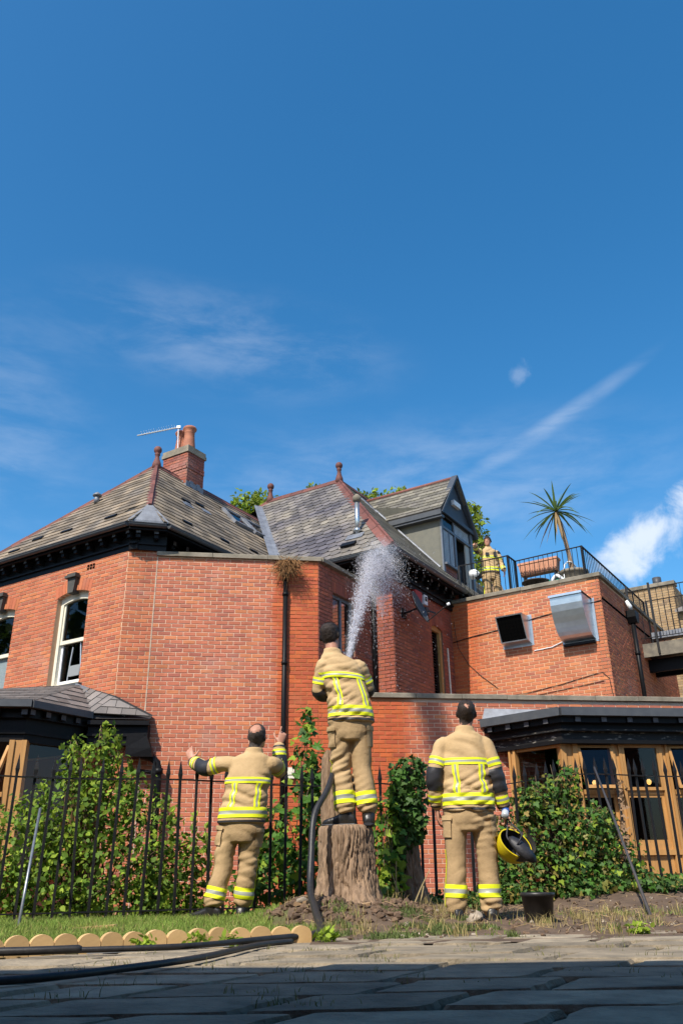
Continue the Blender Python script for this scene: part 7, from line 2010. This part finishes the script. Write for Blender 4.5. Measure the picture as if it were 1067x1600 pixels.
    for s in 'LR':
        q, e_, w = g('sh' + s), g('el' + s), g('wr' + s)
        for a, b_, lst in ((q, e_, ((.50, .72, 'reflective_band', 360),)), (e_, w, ((.58, .82, 'reflective_band', 360), (.93, .99, 'cuff', 360)))):
            dv = (b_ - a).normalized(); out = (sx if s == 'R' else -sx) * .55 - yx * .8
            if J.get('elbow_out' + s): out = Vector(J['elbow_out' + s])
            xd = (out - dv * out.dot(dv)).normalized(); yd = dv.cross(xd)
            for t0, t1, nm, deg in lst:
                mb = patch(jb, lambda tt: a + (b_ - a) * tt, xd, yd, t0, t1, -deg / 2, deg / 2, 9 if 'band' in nm else 6, 28, .005 if 'band' in nm else .0045, .145, [0, 1, 0] if 'band' in nm else None)
                smooth_add(nm, mb, YS if 'band' in nm else [M['kitblack']], jo)
        la, lb_ = (e_ - q).length, (w - e_).length
        def axp(tt): return e_ + (q - e_) * (-tt / la) if tt < 0 else e_ + (w - e_) * (tt / lb_)
        dv = (w - q).normalized(); out = (sx if s == 'R' else -sx) * .55 - yx * .8
        if J.get('elbow_out' + s): out = Vector(J['elbow_out' + s])
        xd = (out - dv * out.dot(dv)).normalized(); yd = dv.cross(xd)
        smooth_add('elbow_patch', patch(jb, axp, xd, yd, -la * .24, lb_ * .50, -125, 125, 14, 30, .005, .16), [M['kitblack']], jo)
        dv = (e_ - q).normalized(); xd = (Z + yx * .6 - dv * (Z + yx * .6).dot(dv)).normalized(); yd = dv.cross(xd)
        smooth_add('shoulder_patch', patch(jb, lambda tt: q + (e_ - q) * tt, xd, yd, -.05, .22, -38, 45, 5, 12, .004, .14), [M['kitblack']], jo)
        k_, a_, h_ = g('kn' + s), g('an' + s), g('hip' + s)
        dv = (a_ - k_).normalized(); xd = (-V(0, 1, 0) - dv * (-dv.y)).normalized(); yd = dv.cross(xd)
        smooth_add('reflective_band', patch(tb_, lambda tt: k_ + (a_ - k_) * tt, xd, yd, .56, .80, -180, 180, 9, 40, .006, .15, [0, 1, 0]), YS, to)
        sgn = -1 if s == 'L' else 1
        o_ = hx * sgn; xd2 = (o_ - dv * o_.dot(dv)).normalized(); yd2 = dv.cross(xd2)
        smooth_add('reflective_strap', patch(tb_, lambda tt: k_ + (a_ - k_) * tt, xd2, yd2, -.10, 1.0, -14, 14, 22, 4, .005, .15), [M['hivis']], to)
        # cargo pocket on the outside of the thigh
        dv = (k_ - h_).normalized(); xd3 = (o_ - V(0, .25, 0) - dv * (o_ - V(0, .25, 0)).dot(dv)).normalized(); yd3 = dv.cross(xd3)
        smooth_add('thigh_pocket', patch(tb_, lambda tt: h_ + (k_ - h_) * tt, xd3, yd3, .30, .68, -48, 48, 10, 12, .014, .16), [M['khaki_d']], to)
        smooth_add('pocket_flap', patch(tb_, lambda tt: h_ + (k_ - h_) * tt, xd3, yd3, .27, .36, -52, 52, 3, 12, .021, .17), [M['khaki']], to)
        # boot
        fdv = g('foot' + s).normalized(); fsd = V(fdv.y, -fdv.x, 0); b = MB(); base = V(a_.x, a_.y, a_.z - .09)
        rg = []
        for q_, hw, hh in ((-.095, .026, .05), (-.080, .038, .09), (-.045, .044, .115), (0, .046, .118), (.05, .047, .100), (.10, .052, .080), (.15, .052, .066), (.185, .042, .055), (.205, .022, .038)):
            rg.append((base + fdv * q_ + Z * hh / 2, fsd * hw, Z * hh / 2))
        b.rings(rg, 16, ex=.75)
        limb(b, [(base + Z * .05, .055), (a_ + Z * .10, .058), (a_.lerp(k_, J.get('boot_top', .35)), .062 if 'boot_top' not in J else .075)], 14)
        bme = remesh_obj('boot', b, M['boot'], .0075, 2); bo = put('boot', bme, t, None, None, False)
        b = MB(); rg = [(base + fdv * q_ + Z * .011, fsd * hw, Z * .011) for q_, hw in ((-.100, .028), (-.085, .042), (-.04, .048), (.05, .051), (.11, .056), (.16, .055), (.195, .044), (.212, .022))]
        b.rings(rg, 12, ex=.6); part('sole', b, M['kitblack'], bo, False, False)
    return t, jb

# right-hand firefighter, standing, looking up
CX, CY = 1.045, 7.50
JC = dict(pelvis=(.01, 0, .93), waist=(.01, .0, 1.07), chest=(.0, .005, 1.28), neck=(.02, .0, 1.515), head=(.045, -.005, 1.655), face=(.10, .86, .42), up=(0, -.4, .9),
          shL=(-.185, 0, 1.410), shR=(.19, 0, 1.410), elL=(-.272, -.03, 1.13), elR=(.262, -.02, 1.11), wrL=(-.255, .07, .885), wrR=(.318, .05, .865),
          hipL=(-.105, 0, .91), hipR=(.105, 0, .91), knL=(-.125, .01, .49), knR=(.135, .01, .49), anL=(-.150, 0, .085), anR=(.135, .0, .085), footL=(-.15, 1, 0), footR=(.12, 1, 0))
gc = gz(CX, CY) - .01
person('firefighter standing on the soil at right, back to us, helmet and bottle in hand', (CX, CY, gc), 0, JC,
       {'L': dict(d=(.05, .15, -1), n=(-1, 0, 0), s=(0, 1, 0)), 'R': dict(d=(.10, .15, -1), n=(1, -.2, 0), s=(-.1, 1, 0), curl=(.95, 1.0, 1.0, 1.05), thumb=1.0)}, hair='short', seed=3, thin=((0, -.62, .78), .15), hairmat=M['hair'])
# firefighter on the stump, hosing
BX, BY, BZ = 0.085, 7.50, .738
JB = dict(pelvis=(-.03, .0, .955), waist=(-.045, .0, 1.09), chest=(-.10, .02, 1.29), neck=(-.185, .03, 1.505), head=(-.205, .05, 1.665), face=(.35, .9, .22), up=(-.12, -.1, 1),
          shL=(-.262, .0, 1.405), shR=(.055, .05, 1.39), elL=(-.305, .07, 1.15), elR=(.128, .15, 1.18), bw=.92, wrL=(-.145, .29, 1.15), wrR=(.0, .36, 1.19),
          hipL=(-.118, 0, .935), hipR=(.052, 0, .935), knL=(-.118, .02, .51), knR=(.065, .02, .51), anL=(-.085, -.02, .085), anR=(.110, .0, .085), cuff=.075, cuff_r=.080, footL=(-.92, .25, 0), footR=(.05, 1, 0), hem_band=(.07, .20), chest_band=(.58, .66), elbow_outL=(-.6, -.7, -.3), elbow_outR=(.7, -.6, -.2))
hz = V(HOSE_TOP.x - BX, HOSE_TOP.y - BY, HOSE_TOP.z - BZ)
person('firefighter on the big stump, back to us, aiming the hose at the eaves', (BX, BY, BZ), 0, JB,
       {'L': dict(d=(.55, .45, .3), n=(-.3, .6, -.6), s=(.1, .2, .9), curl=(.95, 1, 1, 1), thumb=1.1), 'R': dict(d=(-.5, .55, .35), n=(.6, .5, -.5), s=(0, .2, .9), curl=(.95, 1, 1, 1), thumb=1.1)}, hair='full', seed=9)
# left firefighter, arms spread, pointing up
AX, AY = -1.045, 8.02
JA = dict(pelvis=(.105, .02, .875), waist=(.12, .02, 1.00), chest=(.15, .03, 1.19), neck=(.185, .03, 1.415), head=(.215, .035, 1.548), face=(.28, .80, .45), up=(0, -.4, .9),
          shL=(-.035, .03, 1.330), shR=(.355, .04, 1.325), elL=(-.265, .09, 1.275), elR=(.420, .24, 1.265), wrL=(-.425, .25, 1.36), wrR=(.405, .26, 1.50),
          hipL=(.005, .02, .855), hipR=(.20, .02, .855), knL=(-.055, .03, .46), knR=(.165, .05, .46), anL=(-.135, .0, .085), anR=(.120, .08, .085), cuff=.085, cuff_r=.080, footL=(-.92, .30, 0), footR=(.15, 1, 0), chest_band=(.545, .63), elbow_outL=(0, -.6, -.8), elbow_outR=(.8, -.2, -.5))
person('balding firefighter in tan kit at left, arms spread, right hand pointing up by the downpipe', (AX, AY, gz(AX, AY) + .022), 0, JA,
       {'L': dict(d=(-.35, .35, .75), n=(-.2, -.9, .1), s=(.9, 0, .3), curl=(.25, .35, .45, .55)), 'R': dict(d=(.32, .05, 1), n=(.3, -.9, 0), s=(-.9, -.1, .1), curl=(.2, 1.2, 1.25, 1.3), idx=.05, thumb=.6)}, hair='short', seed=15, thin=((0, -.35, .93), .50), hairmat=M['hair_thin'], scale=1.0)
# firefighter up on the terrace, facing us
DP = T0 + AT * .72 + BT * .80
JD = dict(pelvis=(.0, .0, .95), waist=(.0, .0, 1.09), chest=(0, .0, 1.30), neck=(.01, .0, 1.53), head=(.02, .03, 1.685), face=(.45, .9, -.02), up=(0, 0, 1),
          shL=(-.205, 0, 1.42), shR=(.205, .02, 1.42), elL=(-.285, -.02, 1.15), elR=(.345, .17, 1.385), wrL=(-.315, .09, .92), wrR=(.445, .37, 1.43),
          hipL=(-.105, 0, .93), hipR=(.105, 0, .93), knL=(-.125, .02, .50), knR=(.115, .02, .50), anL=(-.14, 0, .085), anR=(.12, .0, .085), cuff=.40, cuff_r=.085, boot_top=.95, footL=(-.2, 1, 0), footR=(.2, 1, 0))
pd_, jb_d = person('firefighter in tan kit on the roof terrace facing us, arm stretched out pointing', (DP.x, DP.y, 6.225), math.pi + .12, JD,
       {'L': dict(d=(0, .2, -1), n=(-1, 0, 0), s=(0, 1, 0)), 'R': dict(d=(.45, .85, .05), n=(.5, -.2, .9), s=(-.9, .4, 0), curl=(.2, 1.2, 1.2, 1.2), idx=.05)}, hair='full', seed=21, scale=1.0)

mb = MB(); mb.box(V(-.13, .128, 1.25), V(.06, 0, 0), V(0, .05, 0), V(0, 0, .12)); mb.tube([V(-.115, .155, 1.37), V(-.115, .155, 1.47)], .006, 5)
part('radio', mb, M['kitblack'], pd_, False, False)
mb = MB(); mb.box(V(.05, .128, 1.27), V(.08, 0, 0), V(0, .04, 0), V(0, 0, .08)); part('chest_pocket', mb, M['kitblack'], pd_, False, False)
# yellow helmet hanging from the right-hand man's fingers, its dark inside towards us; a bottle in the same hand
def helmet(name, label, c, axis, face, shell, inner, s=1.0, group=None):
    t = thing(name, label, 'helmet', c, 0, group)
    ax = Vector(axis).normalized(); f = Vector(face); f = (f - ax * f.dot(ax)).normalized(); sd = ax.cross(f); c = Vector(c)
    def dome(sc_, e=1.0):
        rg = []
        for i in range(10):
            a = (math.pi / 2) * i / 9
            rg.append((c + ax * (.15 * s * math.sin(a) * sc_), f * .148 * s * math.cos(a) * sc_ + f * 0.001, sd * .118 * s * math.cos(a) * sc_ + sd * .001))
        return rg
    mb = MB(); mb.rings(dome(1.0), 28, cap=False)
    mb.rings([(c - ax * .055 * s, f * .150 * s, sd * .122 * s), (c, f * .148 * s, sd * .118 * s)], 28, cap=False); mb.rings([(c - ax * .055 * s, f * .140 * s, sd * .112 * s), (c - ax * .055 * s, f * .150 * s, sd * .122 * s)], 28, cap=False)
    part('shell', mb, shell, t, True)
    mb = MB(); mb.rings([(p - ax * .004, u * .93, v * .93) for p, u, v in [(c - ax * .052 * s, f * .150 * s, sd * .12 * s)] + dome(.97)], 28, cap=False); part('liner', mb, inner, t, True)
    mb = MB(); mb.rings([(c + ax * .105 * s + f * (.0), f * .02, sd * .128 * s), (c + ax * .14 * s, f * .05, sd * .02)], 4); 
    for i in range(-3, 4):
        pass
    mb2 = MB(); pts = [c + ax * (.155 * s * math.sin(a)) + f * .152 * s * math.cos(a) for a in [math.pi * k / 14 for k in range(15)]]
    mb2.tube(pts, .010 * s, 6); part('crest', mb2, shell, t, True)
    mb3 = MB(); vis = []
    for k in range(13):
        a = -1.15 + 2.3 * k / 12; vis.append((math.cos(a), math.sin(a)))
    mb3.add([c + f * .156 * s * x + sd * .126 * s * y for x, y in vis] + [c + f * .160 * s * x + sd * .13 * s * y - ax * .11 * s for x, y in vis], [(k, k + 1, k + 14, k + 13) for k in range(12)])
    part('visor', mb3, M['kitblack'], t, True)
    mb4 = MB(); mb4.tube(curve_pts([c + sd * .10 * s - ax * .04 * s, c + sd * .05 * s - ax * .15 * s, c - sd * .05 * s - ax * .15 * s, c - sd * .10 * s - ax * .04 * s]), .006, 5); part('chin_strap', mb4, M['kitblack'], t, True)
    return t
M['helm_y'] = mat('yellow_helmet_shell', (.62, .50, .015), .3, nscale=7, namt=.35, col2=(.45, .34, .01), bump=.05)
hy = helmet('fire_helmet', 'yellow fire helmet with black lining dangling from the hand of right-hand firefighter', (1.40, 7.50, .555), (-.34, .80, -.48), (.80, .05, -.55), M['helm_y'], M['kitblack'], 1.0)
mb = MB(); mb.tube(curve_pts([V(1.375, 7.545, .80), V(1.37, 7.50, .72), V(1.35, 7.46, .64), V(1.36, 7.43, .60)]), .007, 6); mb.tube(curve_pts([V(1.375, 7.545, .80), V(1.40, 7.49, .74), V(1.45, 7.43, .68), V(1.47, 7.41, .63)]), .007, 6); part('carry_strap', mb, M['kitblack'], hy, True)
mb = MB(); mb.rings([(V(1.47, 7.40, .50), V(.05, -.02, -.06), V(.03, .02, .03)), (V(1.455, 7.38, .53), V(.10, -.03, -.10), V(.04, .02, .04)), (V(1.43, 7.36, .56), V(.06, -.02, -.05), V(.02, .02, .03))], 12); part('neck_guard', mb, M['kitblack'], hy, True)
helmet('fire_helmet', 'white helmet hanging on the terrace railing beside the firefighter up there', tuple(T0 + AT * .46 + BT * .42 + Z * 7.0), (-.5, -.6, .55), (.6, -.7, -.1), M['white2'], M['kitblack'], .95)
bt = thing('water_bottle', 'small clear plastic bottle held in the right hand of the right-hand firefighter', 'bottle', (1.345, 7.50, .79))
mb = MB(); ba = V(-.25, -.75, -.55).normalized(); b0 = V(1.375, 7.535, .855)
mb.lathe([(.012, .0), (.014, .02), (.03, .05), (.032, .16), (.028, .17), (.005, .172)], b0 - ba * .06, 16, 0, ba); part('body', mb, mat('clear_plastic', (.42, .46, .50), .15, spec=.8), bt, True)
mb = MB(); mb.lathe([(.0325, .07), (.0328, .11)], b0 - ba * .06, 16, 0, ba); part('wrapper', mb, mat('blue_label', (.03, .09, .35), .5), bt, True)

# ================================================================== the water
sp = MB(); rw = random.Random(77)
S0 = HOSE_TOP + V(.05, .55, .83).normalized() * .32; S1 = V(.84, 15.55, 6.22)
def jet(t):
    p = S0.lerp(S1, t); p.z += .30 * 4 * t * (1 - t); p.x -= .02 * 4 * t * (1 - t)
    return p
M['water'] = mat('water_droplet', (.90, .90, .93), .5, spec=.2, transl=.45)
tw_ = M['water'].node_tree; o_w = tw_.nodes['Material Output']; src_ = o_w.inputs[0].links[0].from_socket
tpw = tw_.nodes.new('ShaderNodeBsdfTransparent'); mxw = tw_.nodes.new('ShaderNodeMixShader'); mxw.inputs[0].default_value = .5
tw_.links.new(tpw.outputs[0], mxw.inputs[1]); tw_.links.new(src_, mxw.inputs[2]); tw_.links.new(mxw.outputs[0], o_w.inputs[0])
PPt = []; SZ = []
def drop(p, d, l, w):
    x = d.orthogonal().normalized() * w; y = d.cross(x).normalized() * w
    sp.add([p - d * l, p + x, p - x * .5 + y * .87, p - x * .5 - y * .87, p + d * l], [(0, 2, 1), (0, 3, 2), (0, 1, 3), (4, 1, 2), (4, 2, 3), (4, 3, 1)])
for i in range(9500):
    t = rw.random() ** .75; p = jet(t); d = (jet(min(1, t + .02)) - jet(t - .02)).normalized()
    spread = .016 + .27 * t ** .95
    p += V(rw.gauss(0, 1), rw.gauss(0, 1), rw.gauss(0, 1)) * spread * .55
    drop(p, d, rw.uniform(.010, .04) * (1 + t), rw.uniform(.0022, .0055))
for i in range(6500):                                            # spray thrown back and falling from the eaves
    t = rw.uniform(.62, 1.02); p = jet(min(t, 1)); k = rw.expovariate(1.0)
    p += V(rw.gauss(.03, .20), rw.gauss(-.2, .3), rw.gauss(-.12, .14) - k * .32)
    if p.z < 3.45: continue
    drop(p, V(rw.gauss(0, .2), rw.gauss(0, .2), -1).normalized(), rw.uniform(.005, .016), rw.uniform(.0016, .0042))
for i in range(260):                                             # single bright drops further out
    p = S1 + V(rw.gauss(.25, .5), rw.gauss(-.3, .5), rw.uniform(-2.9, .1))
    drop(p, V(0, 0, -1), rw.uniform(.005, .013), rw.uniform(.003, .007))
tag(part('water_spray', sp, M['water']), 'white spray of water shooting up from the hose to the eaves', kind='stuff')
# fine mist of the jet: nested thin veils, see-through at their edges, lit white by the sun
mist = bpy.data.materials.new('water_mist'); mist.use_nodes = True; t_ = mist.node_tree; t_.nodes.remove(t_.nodes['Principled BSDF'])
df = t_.nodes.new('ShaderNodeBsdfDiffuse'); df.inputs[0].default_value = (.92, .92, .95, 1)
tl = t_.nodes.new('ShaderNodeBsdfTranslucent'); tl.inputs[0].default_value = (.92, .92, .95, 1)
mx1 = t_.nodes.new('ShaderNodeMixShader'); mx1.inputs[0].default_value = .5; t_.links.new(df.outputs[0], mx1.inputs[1]); t_.links.new(tl.outputs[0], mx1.inputs[2])
tp_ = t_.nodes.new('ShaderNodeBsdfTransparent'); mx2 = t_.nodes.new('ShaderNodeMixShader')
lw__ = t_.nodes.new('ShaderNodeLayerWeight'); lw__.inputs[0].default_value = .5
g_ = t_.nodes.new('ShaderNodeNewGeometry'); nn_ = t_.nodes.new('ShaderNodeTexNoise'); nn_.inputs['Scale'].default_value = 4.5; nn_.inputs['Detail'].default_value = 8; nn_.inputs['Roughness'].default_value = .65
mr_ = t_.nodes.new('ShaderNodeMapRange'); mr_.inputs[1].default_value = .30; mr_.inputs[2].default_value = .70; mr_.inputs[4].default_value = .80
iv_ = t_.nodes.new('ShaderNodeMath'); iv_.operation = 'SUBTRACT'; iv_.inputs[0].default_value = 1.0
pw_ = t_.nodes.new('ShaderNodeMath'); pw_.operation = 'POWER'; pw_.inputs[1].default_value = 1.6
ml_ = t_.nodes.new('ShaderNodeMath'); ml_.operation = 'MULTIPLY'
t_.links.new(g_.outputs['Position'], nn_.inputs['Vector']); t_.links.new(nn_.outputs[0], mr_.inputs[0]); t_.links.new(lw__.outputs['Facing'], iv_.inputs[1]); t_.links.new(iv_.outputs[0], pw_.inputs[0])
t_.links.new(pw_.outputs[0], ml_.inputs[0]); t_.links.new(mr_.outputs[0], ml_.inputs[1]); t_.links.new(ml_.outputs[0], mx2.inputs[0]); t_.links.new(tp_.outputs[0], mx2.inputs[1]); t_.links.new(mx1.outputs[0], mx2.inputs[2])
t_.links.new(mx2.outputs[0], t_.nodes['Material Output'].inputs[0])
mm_ = MB()
for lay in range(4):
    rg = []; k_ = (1.0, .72, .48, .26)[lay]
    for i in range(29):
        t = i / 28; p = jet(t); d = (jet(min(1, t + .03)) - jet(max(0, t - .03))).normalized(); x = d.cross(Z).normalized(); y = x.cross(d)
        rr = (.026 + .38 * t ** .80) * k_ * (1 + .22 * mnoise.noise((t * 7, lay * 3.0, 5)))
        if t > .93: rr *= max(.05, 1 - ((t - .93) / .07) ** 2)
        rg.append((p, x * rr, y * rr))
    mm_.rings(rg, 28, cap=False)
for lay in range(6):                       # curtain of spray dropping from the eaves
    rg = []; k_ = (1.0, .66, .36, 1.1, .8, .5)[lay]; sh_ = (0, 0, 0, -.17, -.13, -.22)[lay]; dp_ = (1.2, 1.4, 1.0, 1.0, 1.2, .8)[lay]
    for i in range(20):
        t = i / 19; c = V(.76 + sh_ - .04 * t + .03 * (lay % 3), 15.45 - .15 * t - .05 * lay, 6.26 - dp_ * t)
        rr = (.25 + .08 * math.sin(t * 2.6)) * k_ * (1 + .3 * mnoise.noise((t * 4, lay * 2.0, 9))) * (1 - t ** 2.2 * .97)
        if t < .12: rr *= .35 + t / .12 * .65
        rg.append((c, V(rr, 0, 0), V(0, rr * .6, 0)))
    mm_.rings(rg, 28, cap=False, mi=1)
mist2 = mist.copy(); mist2.name = 'water_mist_thin'; mist2.node_tree.nodes[mr_.name].inputs[4].default_value = .30
tag(part('spray_mist', mm_, [mist, mist2], None, True), 'pale mist round the water jet', kind='stuff')
